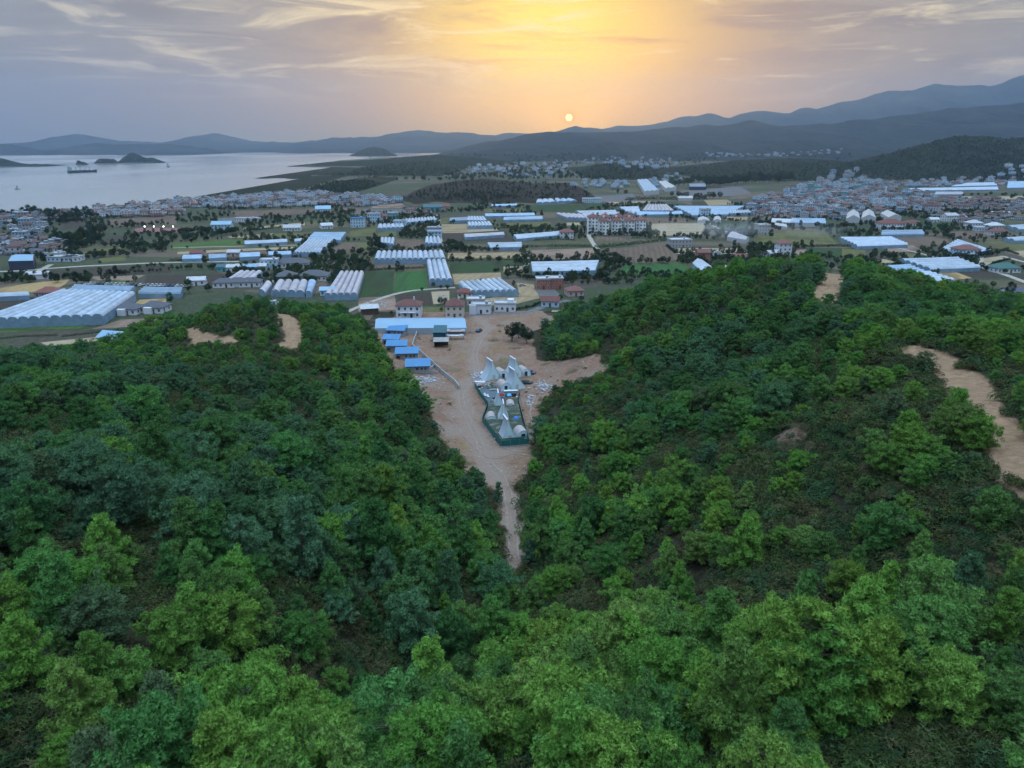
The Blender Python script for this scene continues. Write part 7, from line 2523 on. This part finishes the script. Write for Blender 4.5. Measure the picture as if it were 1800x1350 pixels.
def make_broad(shape, seed):
    r = np.random.default_rng(seed)
    h, w = {'round': (9, 4.2), 'tall': (12, 3.4), 'cypress': (12, 1.5), 'palm': (9, 2.6)}[shape]
    tr = MB().bar((0, 0, -.3), (.1, .05, h * .6), .28, 0, 6, .12)
    for i in range(4):
        a = i * 1.7
        tr.bar((.05, .03, h * .3), (math.cos(a) * w * .5, math.sin(a) * w * .5, h * .6), .12, 0, 4, .05)
    Ts = []
    n = {'round': 46, 'tall': 46, 'cypress': 40, 'palm': 0}[shape]
    for i in range(n):
        v = r.normal(0, 1, 3); v /= np.linalg.norm(v)
        if shape == 'cypress':
            t = (i + .5) / n
            q = np.array([v[0] * w * .5 * (1 - t) ** .7, v[1] * w * .5 * (1 - t) ** .7, .8 + t * (h - 1)])
            cr = .8 * (1 - t) ** .5 + .3
        else:
            k = r.uniform(.55, 1) ** .5
            q = np.array([v[0] * w * .8 * k, v[1] * w * .8 * k, h * .58 + v[2] * h * .33 * k])
            cr = r.uniform(.8, 1.25)
        kk = 34
        u = r.normal(0, 1, (kk, 3)); u[:, 2] += .35
        u /= np.linalg.norm(u, axis=1)[:, None]
        Ts.append(rosette_arrays(q + u * cr * r.uniform(.6, 1, (kk, 1)), u, .50, r, 3))
    if shape == 'palm':
        for i in range(26):
            a = r.uniform(0, 2 * PI); e = r.uniform(-.4, 1.0)
            d = np.array([math.cos(a) * math.cos(e), math.sin(a) * math.cos(e), math.sin(e)])
            P = np.array([[0, 0, h * .85]]) + d[None] * np.linspace(.3, w, 12)[:, None] + np.array([[0, 0, -1]]) * (np.linspace(0, 1, 12)[:, None] ** 2) * 1.2
            Ts.append(tuft_arrays(P, np.repeat(d[None], 12, 0), .5, r, 2, .4))
        tr = MB().bar((0, 0, -.3), (0, 0, h * .87), .25, 0, 6, .2)
    return np.concatenate(Ts), tr


BR = []
for i, s in enumerate(['round', 'round', 'tall', 'tall', 'cypress', 'palm']):
    T, tr = make_broad(s, 700 + i)
    b0 = tri_mesh('crown', T, M_BROAD[0])
    ms = [b0]
    for m_ in M_BROAD[1:]:
        c = b0.copy(); c.materials[0] = m_; ms.append(c)
    to = tr.build('trunk', M_BARK)
    tm = to.data; bpy.data.objects.remove(to)
    BR.append(dict(shape=s, crowns=ms, trunk=tm, h={'round': 12.0, 'tall': 16.0, 'cypress': 12.6, 'palm': 9.5}[s]))
PLAIN_TREES = []


def hidden(x, y, z):
    t = np.linspace(.2, .97, 60)
    return bool(np.any(np.where((y * t < 389) & (np.abs(x * t) < 329), hz(x * t, y * t), 0) > CAM_H + (z - CAM_H) * t))


FPOLY = [[G(a, b) for a, b in q] for m_, q in FIELDS]
FBOX = [(min(p[0] for p in q), max(p[0] for p in q), min(p[1] for p in q), max(p[1] for p in q)) for q in FPOLY]


def on_field(x, y):
    for q, b in zip(FPOLY, FBOX):
        if b[0] < x < b[1] and b[2] < y < b[3] and in_poly(np.array([x]), np.array([y]), q)[0]:
            return True
    return in_greenhouse(x, y)


def ptree(px, py, hpx, var, tone, phrase):
    """a tree on the plain: foot pixel, height in photograph pixels"""
    x, y, z = GT(px, py)
    f = proj(x, y, z)[2]
    s = hpx / FPX * f / CT / BR[var]['h']
    if in_greenhouse(x, y) or hidden(x, y, z + hpx / FPX * f):
        return
    PLAIN_TREES.append([hpx, x, y, z, s, var, tone, '%s %s %s' % (T2[tone][0], {'round': 'round tree', 'tall': 'tall tree', 'cypress': 'slim cypress', 'palm': 'palm tree'}[BR[var]['shape']], phrase), px, py])


SINGLES = [
    (101, 497, 16, 0, 0, 'alone by the dark field at the left'), (135, 502, 34, 3, 0, 'behind the huge white greenhouse'), (44, 489, 22, 0, 0, 'beside the caravan shed'), (20, 486, 16, 1, 0, 'beside the caravan shed'),
    (200, 447, 13, 0, 0, 'alone in the olive pasture'), (168, 453, 16, 1, 0, 'at the olive pasture edge'), (156, 455, 9, 0, 0, 'at the olive pasture edge'), (78, 465, 26, 2, 0, 'beside the dark walled shed'), (48, 469, 20, 0, 0, 'before the dark walled shed'),
    (366, 513, 19, 0, 0, 'left of the nursery pavilions'), (333, 516, 36, 3, 1, 'at the foot of the left hill by the nursery'), (316, 525, 22, 3, 1, 'at the foot of the left hill by the nursery'), (300, 536, 30, 2, 1, 'beside the ochre patch'), (193, 555, 16, 0, 1, 'left of the two bungalows'),
    (184, 562, 10, 1, 1, 'left of the two bungalows'), (361, 467, 24, 2, 0, 'before the broken row of light blue tunnels'), (464, 458, 16, 0, 0, 'between two light blue tunnels left of the mast'), (491, 456, 14, 1, 0, 'right of the mast top'), (549, 457, 19, 0, 0, 'before the L shaped greenhouses'), (581, 445, 12, 0, 0, 'right of the L shaped greenhouses'),
    (512, 426, 9, 1, 0, 'over the long white tunnel'), (631, 478, 17, 0, 0, 'behind the five long tunnels'), (664, 438, 24, 0, 0, 'by the little white greenhouse'), (652, 437, 18, 1, 0, 'by the little white greenhouse'), (675, 440, 18, 1, 0, 'by the little white greenhouse'),
    (893, 489, 20, 0, 0, 'alone between tan fields'), (903, 504, 15, 2, 0, 'by the slanting eight span greenhouse'), (1068, 472, 26, 3, 0, 'behind the wide slit greenhouse'), (1087, 468, 26, 0, 0, 'behind the wide slit greenhouse'), (1106, 470, 15, 0, 0, 'behind the wide slit greenhouse'), (1053, 490, 24, 2, 0, 'at the right hill foot'),
    (990, 492, 11, 0, 0, 'behind the raw brick houses'), (1150, 416, 18, 1, 2, 'alone right of the apartment blocks'), (1133, 414, 17, 0, 0, 'beside the rightmost apartment block'), (1015, 409, 14, 4, 0, 'left of the apartment blocks'), (1027, 411, 14, 4, 0, 'left of the apartment blocks'), (1022, 412, 11, 2, 0, 'left of the apartment blocks'),
    (1178, 392, 15, 2, 0, 'on the dark brown field'), (1066, 386, 10, 0, 0, 'below the pale flat greenhouse'), (1095, 382, 13, 2, 0, 'below the big roof complex'), (1112, 384, 10, 0, 0, 'below the big roof complex'), (1320, 437, 18, 0, 0, 'beside the white hall with vents'), (1355, 420, 22, 2, 0, 'beside the grey three storey block'),
    (1312, 411, 14, 0, 0, 'left of the grey three storey block'), (1408, 385, 16, 4, 0, 'before the town works'), (1390, 384, 11, 0, 0, 'before the town works'), (1250, 398, 10, 2, 0, 'by the small storehouses'), (1773, 525, 40, 2, 0, 'left of the steep dark blue cottage'), (1745, 506, 16, 0, 1, 'by the dark earth field at the right'),
    (1698, 500, 14, 2, 1, 'behind the long bluish greenhouse'), (1714, 503, 16, 1, 2, 'behind the long bluish greenhouse'), (1755, 465, 12, 0, 0, 'left of the green roofed house'), (1780, 466, 10, 0, 0, 'behind the green roofed house'), (1797, 476, 14, 1, 0, 'right of the green roofed house'), (1766, 481, 12, 0, 0, 'before the green roofed house'),
    (1630, 400, 18, 0, 0, 'in the dark belt right of the villas'), (1650, 402, 12, 1, 1, 'in the dark belt right of the villas'), (1669, 409, 14, 1, 1, 'in the dark belt right of the villas'), (1703, 404, 13, 0, 0, 'left of the houses by the pinkish plot'), (1545, 390, 13, 0, 0, 'between the cream warehouses and the villa'), (1560, 387, 14, 1, 0, 'between the cream warehouses and the villa'),
    (1535, 402, 12, 0, 0, 'left of the large white villa'), (1552, 404, 10, 1, 0, 'left of the large white villa'), (1086, 341, 12, 2, 0, 'on the grey gravel yard'), (1100, 342, 11, 1, 0, 'on the grey gravel yard'), (232, 402, 22, 3, 0, 'left of the reddish court'), (223, 402, 15, 0, 0, 'left of the reddish court'),
    (176, 464, 8, 1, 0, 'by the pale field road'), (120, 478, 9, 0, 0, 'below the pale field road'), (150, 480, 8, 1, 0, 'below the pale field road'), (776, 548, 10, 0, 1, 'between the two red roofed villas'), (688, 553, 9, 1, 1, 'left of the wide white villa'), (783, 540, 22, 2, 0, 'behind the cream villa'), (775, 536, 18, 0, 0, 'behind the cream villa'),
    (762, 505, 12, 0, 1, 'at the end of the four span greenhouse'), (775, 508, 10, 1, 1, 'at the end of the four span greenhouse'), (787, 509, 12, 0, 1, 'at the end of the four span greenhouse'), (742, 512, 10, 1, 1, 'at the end of the bright green field'),
    (985, 528, 14, 0, 1, 'beside the pinkish red roofed house'), (1022, 530, 14, 1, 0, 'beside the pinkish red roofed house'), (940, 538, 9, 0, 0, 'along the asphalt lane'), (925, 542, 8, 1, 0, 'along the asphalt lane'), (912, 545, 8, 0, 1, 'along the asphalt lane'), (900, 600, 44, 0, 0, 'where the right hill meets the valley'), (912, 594, 38, 1, 0, 'where the right hill meets the valley'),
    (926, 604, 40, 0, 0, 'where the right hill meets the valley'), (803, 545, 7, 1, 1, 'beside the cream villa'), (825, 508, 8, 0, 0, 'before the slanting eight span greenhouse'), (846, 496, 9, 1, 0, 'behind the slanting eight span greenhouse'), (1215, 448, 9, 0, 0, 'behind the white gabled barn'), (1205, 452, 9, 1, 0, 'behind the white gabled barn'), (1282, 452, 9, 0, 0, 'behind the low pale shed'),
]
for t in SINGLES:
    ptree(*t)
# belts of trees: line, number, height in pixels, kinds, place
BELTS = [
    ([(95, 432), (120, 428), (150, 422), (185, 408)], 30, 26, [0, 2, 3], 0, 'in the dense dark wood left of the pitch'), ([(100, 440), (140, 436), (175, 424)], 16, 20, [0, 1], 0, 'in the dense dark wood left of the pitch'),
    ([(38, 384), (60, 381), (84, 386), (110, 388), (140, 386), (165, 382)], 22, 24, [2, 3, 0], 3, 'in the tall shore belt at the left'), ([(-30, 384), (30, 384)], 6, 20, [2, 0], 3, 'at the left end of the shore belt'), ([(60, 394), (110, 392), (150, 390)], 12, 11, [0, 1], 0, 'below the tall shore belt'),
    ([(217, 434), (250, 436), (290, 438)], 14, 16, [0, 1, 2], 1, 'in the belt left of the bright green field'), ([(315, 410), (345, 409), (375, 410)], 12, 15, [0, 2], 0, 'in the belt right of the reddish court'), ([(384, 414), (400, 412), (420, 408)], 9, 14, [0, 2], 0, 'in the slanting belt by the pale blue farm building'),
    ([(225, 376), (233, 374), (240, 374)], 3, 10, [4, 4], 0, 'on the shore'), ([(170, 378), (190, 377), (205, 376)], 6, 6, [0, 1], 0, 'on the shore'),
    ([(185, 487), (215, 483), (250, 480), (290, 476)], 14, 9, [0, 1], 0, 'along the lower field road'), ([(225, 478), (250, 470), (295, 468)], 10, 10, [0, 1], 1, 'along the upper field road'), ([(290, 477), (330, 474), (370, 474), (395, 472)], 14, 13, [0, 2, 1], 1, 'in the thicket before the blue tunnels'),
    ([(562, 478), (590, 470), (600, 462), (625, 462), (640, 470)], 16, 9, [1, 0], 1, 'in the orchard behind the five long tunnels'), ([(700, 415), (720, 418), (740, 416)], 10, 12, [0, 1], 0, 'in the orchard left of the grey outbuilding'), ([(732, 437), (755, 441), (790, 440), (835, 440), (860, 439)], 20, 12, [0, 1], 0, 'in the dark row before the tan field'),
    ([(712, 376), (760, 386), (770, 390)], 7, 11, [0, 1], 0, 'beside the small ten span greenhouse'), ([(820, 372), (850, 370), (815, 374)], 10, 9, [0, 1], 0, 'at the foot of the brown hills'), ([(922, 437), (920, 442), (918, 450)], 5, 12, [2, 0], 0, 'beside the broad low greenhouse'),
    ([(910, 488), (930, 492), (955, 490)], 12, 13, [0, 1, 2], 0, 'before the wide slit greenhouse'), ([(1000, 492), (1040, 489), (1060, 488)], 7, 9, [0, 1], 1, 'before the wide slit greenhouse'), ([(1240, 330), (1280, 326), (1330, 322), (1390, 320)], 34, 24, [0, 2, 3], 0, 'in the dark park left of the town'),
    ([(1170, 330), (1200, 326), (1235, 322)], 12, 18, [0, 2], 0, 'in the dark park behind the warehouses'), ([(1180, 346), (1225, 350), (1270, 348)], 12, 14, [0, 1], 0, 'around the small white shed'), ([(1395, 396), (1440, 402), (1470, 404), (1500, 400), (1540, 398)], 22, 16, [0, 2, 1], 0, 'in the belt before the town works'),
    ([(1560, 376), (1600, 384), (1640, 388), (1680, 380)], 18, 12, [0, 1], 0, 'in the green belt below the town'), ([(1550, 446), (1565, 452), (1580, 456)], 7, 10, [0, 1], 1, 'left of the wide blue white greenhouse'), ([(1628, 446), (1650, 450), (1680, 450)], 9, 10, [0, 1], 1, 'left of the pale blue house'),
    ([(1735, 450), (1755, 446), (1770, 440)], 7, 9, [0, 1], 1, 'right of the pale blue house'), ([(1590, 470), (1615, 470), (1632, 474)], 7, 8, [0, 1], 1, 'between the stepped greenhouses'), ([(1640, 505), (1680, 506), (1720, 512), (1770, 516)], 14, 10, [0, 1], 1, 'before the long bluish greenhouse'),
    ([(1400, 452), (1480, 456), (1540, 462)], 9, 8, [0, 1], 1, 'past the right hill crest'), ([(1200, 458), (1225, 452), (1280, 458), (1330, 458)], 14, 10, [0, 1], 0, 'near the white gabled barn'), ([(1690, 346), (1740, 344), (1790, 346)], 8, 8, [0, 1], 0, 'beside the very long pale greenhouse'),
    ([(1770, 350), (1800, 348)], 3, 12, [2, 0], 0, 'beside the very long pale greenhouse'),
]
n_tree = len(PLAIN_TREES)
for line, n, hp, kinds, tone, phrase in BELTS:
    for i in range(n):
        u = (i + rng.uniform(.1, .9)) / n * (len(line) - 1)
        k = min(int(u), len(line) - 2)
        f = u - k
        a = line[k][0] * (1 - f) + line[k + 1][0] * f + rng.normal(0, 1.5)
        b = line[k][1] * (1 - f) + line[k + 1][1] * f + rng.normal(0, hp * .05)
        tt = tone if rng.random() < .7 else int(rng.integers(0, 4))
        ptree(a, b, hp * rng.uniform(.7, 1.15), int(rng.choice(kinds)), tt, phrase)
PLAIN_TREES.sort(key=lambda t: -t[0])
TREES, TREST = [], PLAIN_TREES[290:]
for hpx, x, y, z, s, var, tone, text, a, b in PLAIN_TREES[:290]:
    root = empty('tree', (x, y, z), float(rng.uniform(0, 6.28)))
    root.scale = (s,) * 3
    tag(root, None, 'tree', 'trees on the plain')
    link(bpy.data.objects.new('trunk', BR[var]['trunk']), root)
    link(bpy.data.objects.new('crown', BR[var]['crowns'][tone]), root)
    TREES.append((root, text, a, b))
print('plain trees', len(PLAIN_TREES))

# hedges: each one a thing of its own
HEDGES = [([(787, 459), (850, 457), (920, 457)], 6, 'long dark hedge between the tan and the dark green field'), ([(648, 476), (700, 473), (748, 471)], 6, 'dark hedge at the far end of the two green fields'), ([(925, 434), (1000, 433), (1040, 434)], 6, 'green hedge left of the apartment plot'),
          ([(1046, 436), (1100, 431), (1180, 422)], 7, 'long green hedge in front of the apartment plot'), ([(1044, 438), (1055, 450), (1062, 458)], 5, 'slanting hedge between two brown fields'), ([(1172, 432), (1188, 446)], 5, 'slanting hedge right of the large brown field'), ([(1000, 491), (1060, 489)], 7, 'hedge behind the raw brick houses'),
          ([(822, 521), (870, 519), (912, 518)], 5, 'low hedge along the front of the slanting eight span greenhouse'), ([(1410, 434), (1470, 433), (1500, 434)], 5, 'dark hedge along the olive pasture'), ([(1250, 404), (1300, 407), (1328, 406)], 4, 'hedge along the lane by the olive pasture'), ([(900, 404), (950, 402), (985, 404)], 5, 'vineyard hedge above the long white greenhouse'),
          ([(880, 401), (930, 400), (970, 400)], 4, 'upper vineyard hedge above the long white greenhouse'), ([(940, 423), (985, 421), (1010, 423)], 5, 'dark hedge below the long white greenhouse'), ([(1100, 352), (1150, 350), (1200, 352), (1240, 350)], 7, 'long dark hedge above the big roof complex'), ([(450, 405), (480, 402), (530, 399)], 5, 'hedge along the pale strip near the bay'),
          ([(300, 459), (400, 458), (520, 452)], 5, 'low hedge along the broken row of light blue tunnels'), ([(-40, 600), (40, 592), (100, 590)], 4, 'weedy hedge at the foot of the green field on the left'), ([(110, 592), (180, 584), (260, 576)], 4, 'scrubby hedge above the pale strip on the left'), ([(905, 545), (935, 540), (950, 532)], 5, 'hedge along the asphalt lane'),
          ([(1790, 448), (1770, 441), (1740, 440)], 4, 'hedge above the right hand tan plot'), ([(1730, 472), (1750, 462), (1775, 456)], 4, 'hedge along the tan plot by the crossroads')]
for line, hpx, lab in HEDGES:
    pts_ = [Vector((*G(a, b), 0)) for a, b in line]
    r = np.random.default_rng(len(lab))
    Ts = []
    o0 = pts_[0]
    for a, b in zip(pts_[:-1], pts_[1:]):
        L = (b - a).length
        f = math.hypot(a.x, a.y)
        hh = hpx / FPX * f
        for i in range(int(L / (hh * .45)) + 1):
            q = a + (b - a) * min(1, i * hh * .45 / L) - o0
            kk = 24
            u = r.normal(0, 1, (kk, 3)); u[:, 2] = np.abs(u[:, 2]); u /= np.linalg.norm(u, axis=1)[:, None]
            s = r.uniform(.6, 1.1)
            Ts.append(tuft_arrays(np.array(q)[None] + u * np.array([[hh * .55, hh * .55, hh * .9]]) * s * r.uniform(.6, 1, (kk, 1)), u, hh * .30, r, 2, .7))
    me = tri_mesh('hedge', np.concatenate(Ts), M_BROAD[1 if 'green' in lab else 0])
    o = link(bpy.data.objects.new('hedge', me))
    o.location = o0
    tag(o, lab, 'hedge', 'hedges of the plain')

# far woods on the hills and along the plain: one mass
HP, HI, HR, HSZ = [], [], [], []
WOODS = [([(1440, 312), (1480, 290), (1560, 270), (1680, 240), (1850, 244), (1850, 320), (1600, 318)], 2600), ([(985, 316), (1050, 290), (1140, 292), (1160, 314)], 420), ([(1160, 312), (1240, 288), (1480, 284), (1560, 296), (1440, 318), (1200, 318)], 900),
         ([(480, 344), (590, 320), (650, 318), (715, 340), (640, 345)], 520), ([(560, 314), (640, 294), (760, 284), (840, 300), (800, 312)], 600), ([(690, 352), (820, 318), (1000, 322), (1050, 350)], 330), ([(760, 352), (830, 335), (900, 345), (860, 356)], 120)]
for poly, n in WOODS:
    xs = [p[0] for p in poly]; ys = [p[1] for p in poly]
    k = 0
    for t in range(n * 6):
        a, b = rng.uniform(min(xs), max(xs)), rng.uniform(min(ys), max(ys))
        if not in_poly(np.array([a]), np.array([b]), poly)[0]:
            continue
        loc, who = seen(a, b)
        if who != 'hill':
            continue
        HP.append(tuple(loc)); k += 1
        if k >= n:
            break
for a0, b0, a1, b1, n in ((-40, 360, 1840, 500, 4200),):
    u = rng.uniform(a0, a1, n * 3); v = b0 + (b1 - b0) * rng.uniform(0, 1, n * 3) ** 1.5
    for a, b in zip(u, v):
        loc, who = seen(a, b)
        if who == 'ground' and mnoise.noise(Vector((loc.x, loc.y, 0)) * .011) > -.08 and not on_field(loc.x, loc.y):
            HP.append(tuple(loc))
nf_ = len(HP)
for poly, n in (([(1310, 372), (1335, 350), (1400, 340), (1480, 334), (1560, 328), (1645, 344), (1646, 374), (1575, 376), (1486, 386), (1400, 386)], 170), ([(1646, 352), (1800, 354), (1840, 372), (1650, 370)], 60), ([(1370, 336), (1440, 318), (1530, 316), (1640, 326), (1480, 336)], 70),
                ([(255, 352), (330, 350), (480, 341), (600, 346), (705, 358), (640, 364), (470, 366), (300, 364)], 110), ([(-40, 396), (100, 396), (110, 448), (-40, 448)], 50)):
    xs = [p[0] for p in poly]; ys = [p[1] for p in poly]
    for t in range(n):
        a, b = rng.uniform(min(xs), max(xs)), rng.uniform(min(ys), max(ys))
        loc, who = seen(a, b)
        if who in ('ground', 'hill') and in_poly(np.array([a]), np.array([b]), poly)[0] and not in_greenhouse(loc.x, loc.y):
            HP.append(tuple(loc))
nf_ = len(HP)
# hazy valley wood behind the brown hills
for t in range(2600):
    a, b = rng.uniform(640, 1500), rng.uniform(272, 318)
    loc, who = seen(a, b)
    if who in ('ground', 'mountain') and loc.z < 120 and mnoise.noise(Vector((loc.x, loc.y, 0)) * .006) > -.1:
        HP.append(tuple(loc))
bm_ = []
for v in range(len(BR)):
    for k in range(4):
        bm_.append(joined_model([BR[v]['crowns'][k], BR[v]['trunk']]))
HI = np.concatenate([rng.integers(0, 12, len(HP)), np.array([t[5] * 4 + t[6] for t in TREST], int)])
HSZ = np.concatenate([rng.uniform(.25, .58, nf_), rng.uniform(.6, 1.2, len(HP) - nf_), np.array([t[4] for t in TREST])])
HP += [(t[1], t[2], t[3]) for t in TREST]
scatter('distant_wood', HP, bm_, HI, rng.uniform(0, 6.28, len(HP)), HSZ, 'far trees massing on the hills and about the plain')
print('far trees', len(HP))

# rubble in the yards
M_RUB = stain_mat('rubble_stone', (.26, .26, .29), (.42, .42, .45), 2, .9)
rb = MB()
for (cx, cy, rx, ry, n) in ((748, 668, 26, 10, 130), (848, 672, 16, 9, 90), (836, 660, 8, 6, 40), (956, 680, 14, 8, 90), (668, 535, 22, 7, 90), (778, 524, 8, 7, 50), (930, 705, 8, 14, 30), (905, 650, 14, 8, 50)):
    for i in range(n):
        a, b = rng.normal(cx, rx * .5), rng.normal(cy, ry * .5)
        x, y, z = GT(a, b)
        s = float(abs(rng.normal(.22, .14)) + .08)
        c, q = math.cos(i), math.sin(i)
        vs = [(x + s * (c * u - q * v) * rng.uniform(.6, 1.2), y + s * (q * u + c * v) * rng.uniform(.6, 1.2), z + w * s * rng.uniform(.6, 1.1)) for w in (-.3, .8) for (u, v) in ((-1, -1), (1, -1), (1, 1), (-1, 1))]
        rb.add(vs, [(0, 3, 2, 1), (4, 5, 6, 7), (0, 1, 5, 4), (1, 2, 6, 5), (2, 3, 7, 6), (3, 0, 4, 7)])
for i in range(700):
    a, b = rng.uniform(700, 1090), rng.uniform(560, 860)
    x, y, z = GT(a, b)
    if not grid_at(vp, x, y):
        continue
    s = float(rng.uniform(.06, .22))
    vs = [(x + u * s * rng.uniform(.6, 1.3), y + v * s * rng.uniform(.6, 1.3), z + w * s * rng.uniform(.6, 1.1)) for w in (-.3, .8) for (u, v) in ((-1, -1), (1, -1), (1, 1), (-1, 1))]
    rb.add(vs, [(0, 3, 2, 1), (4, 5, 6, 7), (0, 1, 5, 4), (1, 2, 6, 5), (2, 3, 7, 6), (3, 0, 4, 7)])
tag(rb.build('rubble', M_RUB), 'scattered grey rubble and stones in the building yards', kind='stuff')

# drifting smoke over the orchard and the olive pasture
def smoke(px, py, L, W, Hh, dens, label, rz=0.0):
    x, y = G(px, py)
    vs, fs = [], []
    for i in range(9):
        for j in range(16):
            a, b = PI * i / 8, 2 * PI * j / 16
            vs.append((L * math.sin(a) * math.cos(b), W * math.sin(a) * math.sin(b), Hh * (1.02 + math.cos(a))))
    for i in range(8):
        for j in range(16):
            fs.append((i * 16 + j, (i + 1) * 16 + j, (i + 1) * 16 + (j + 1) % 16, i * 16 + (j + 1) % 16))
    m, g, out = new_mat('drifting_smoke')
    pvn = g.n('ShaderNodeVolumePrincipled')
    pvn.inputs['Color'].default_value = (.85, .88, .92, 1)
    tc = g.n('ShaderNodeTexCoord').outputs['Object']
    mp = g.n('ShaderNodeMapping'); g.link(tc, mp.inputs[0]); mp.inputs['Scale'].default_value = (1 / L, 1 / W, 1 / Hh)
    mp.inputs['Location'].default_value = (0, 0, -1.02)
    ln = g.n('ShaderNodeVectorMath', operation='LENGTH'); g.link(mp.outputs[0], ln.inputs[0])
    n = g.noise(tc, .05, 4, .6)
    fall = g.m('SUBTRACT', 1.0, ln.outputs['Value'], clamp=True)
    d = g.m('MULTIPLY', g.m('MULTIPLY', fall, g.smooth(n, .40, .65)), dens)
    g.link(d, pvn.inputs['Density'])
    g.link(pvn.outputs[0], out.inputs['Volume'])
    o = mesh_obj('smoke', vs, fs, m, None, None, True, (x, y, .3), rz)
    tag(o, label, kind='stuff')


smoke(1240, 420, 62, 30, 9, .022, 'thin grey smoke drifting over the orchard')
smoke(1400, 420, 55, 22, 7, .014, 'thin pale smoke drifting over the olive pasture')

# ------------------------------------------------------------------ labels that single each one out
ORD = ['leftmost', 'second from left', 'third from left', 'fourth from left', 'fifth from left', 'sixth from left', 'seventh from left', 'eighth from left', 'ninth from left', 'tenth from left',
       'eleventh from left', 'twelfth from left', 'thirteenth from left', 'fourteenth from left', 'fifteenth from left', 'sixteenth from left', 'seventeenth from left', 'eighteenth from left']


def single_out(items):
    by = {}
    for o, text, a, b in items:
        by.setdefault(text, []).append((a, o))
    for text, l in by.items():
        l.sort(key=lambda t: t[0])
        n = len(l)
        for i, (a, o) in enumerate(l):
            if n == 1:
                o['label'] = text
            elif i <= n // 2 or n - 1 - i > 17:
                o['label'] = text + ', ' + (ORD[i] if n > 2 or i else 'left one') if n > 2 else text + ', ' + ('left one', 'right one')[i]
            else:
                o['label'] = text + ', ' + (ORD[n - 1 - i].replace('leftmost', 'rightmost').replace('left', 'right') if n - 1 - i else 'rightmost')


single_out(TOWN)
single_out(TREES)


def pine_place(t):
    a, b = t['px'], t['py']
    col = 'at the left edge' if a < 150 else 'on the left hill' if a < 420 else 'on the left hill flank' if a < 640 else 'by the ravine' if a < 860 else 'right of the ravine' if a < 1060 else \
          'on the near spur' if a < 1300 else 'on the right spur' if a < 1560 else 'at the right edge'
    row = 'high up ' if b < 880 else 'midway ' if b < 1010 else 'lower down ' if b < 1120 else 'low ' if b < 1230 else 'near the bottom '
    return (row + col).strip()


SH_W = {'pointed': 'pointed', 'rounded': 'round-crowned', 'broad': 'broad', 'slender': 'slender', 'sparse': 'thin dead-twigged'}
items = []
for root, t in PINE_OBJS:
    sz = 'small ' if t['s'] < .62 else 'large ' if t['s'] > .9 else ''
    items.append((root, '%s%s %s pine %s' % (sz, SH_W[PINES[t['var']]['shape']], TONES[t['tone']][0], pine_place(t)), t['px'], t['py']))
    tag(root, None, 'pine tree', 'pines on the near slopes')
single_out(items)

print('mesh triangles', sum(sum(len(p.vertices) - 2 for p in me.polygons) if len(me.polygons) < 50 else len(me.loops) - 2 * len(me.polygons) for me in bpy.data.meshes))
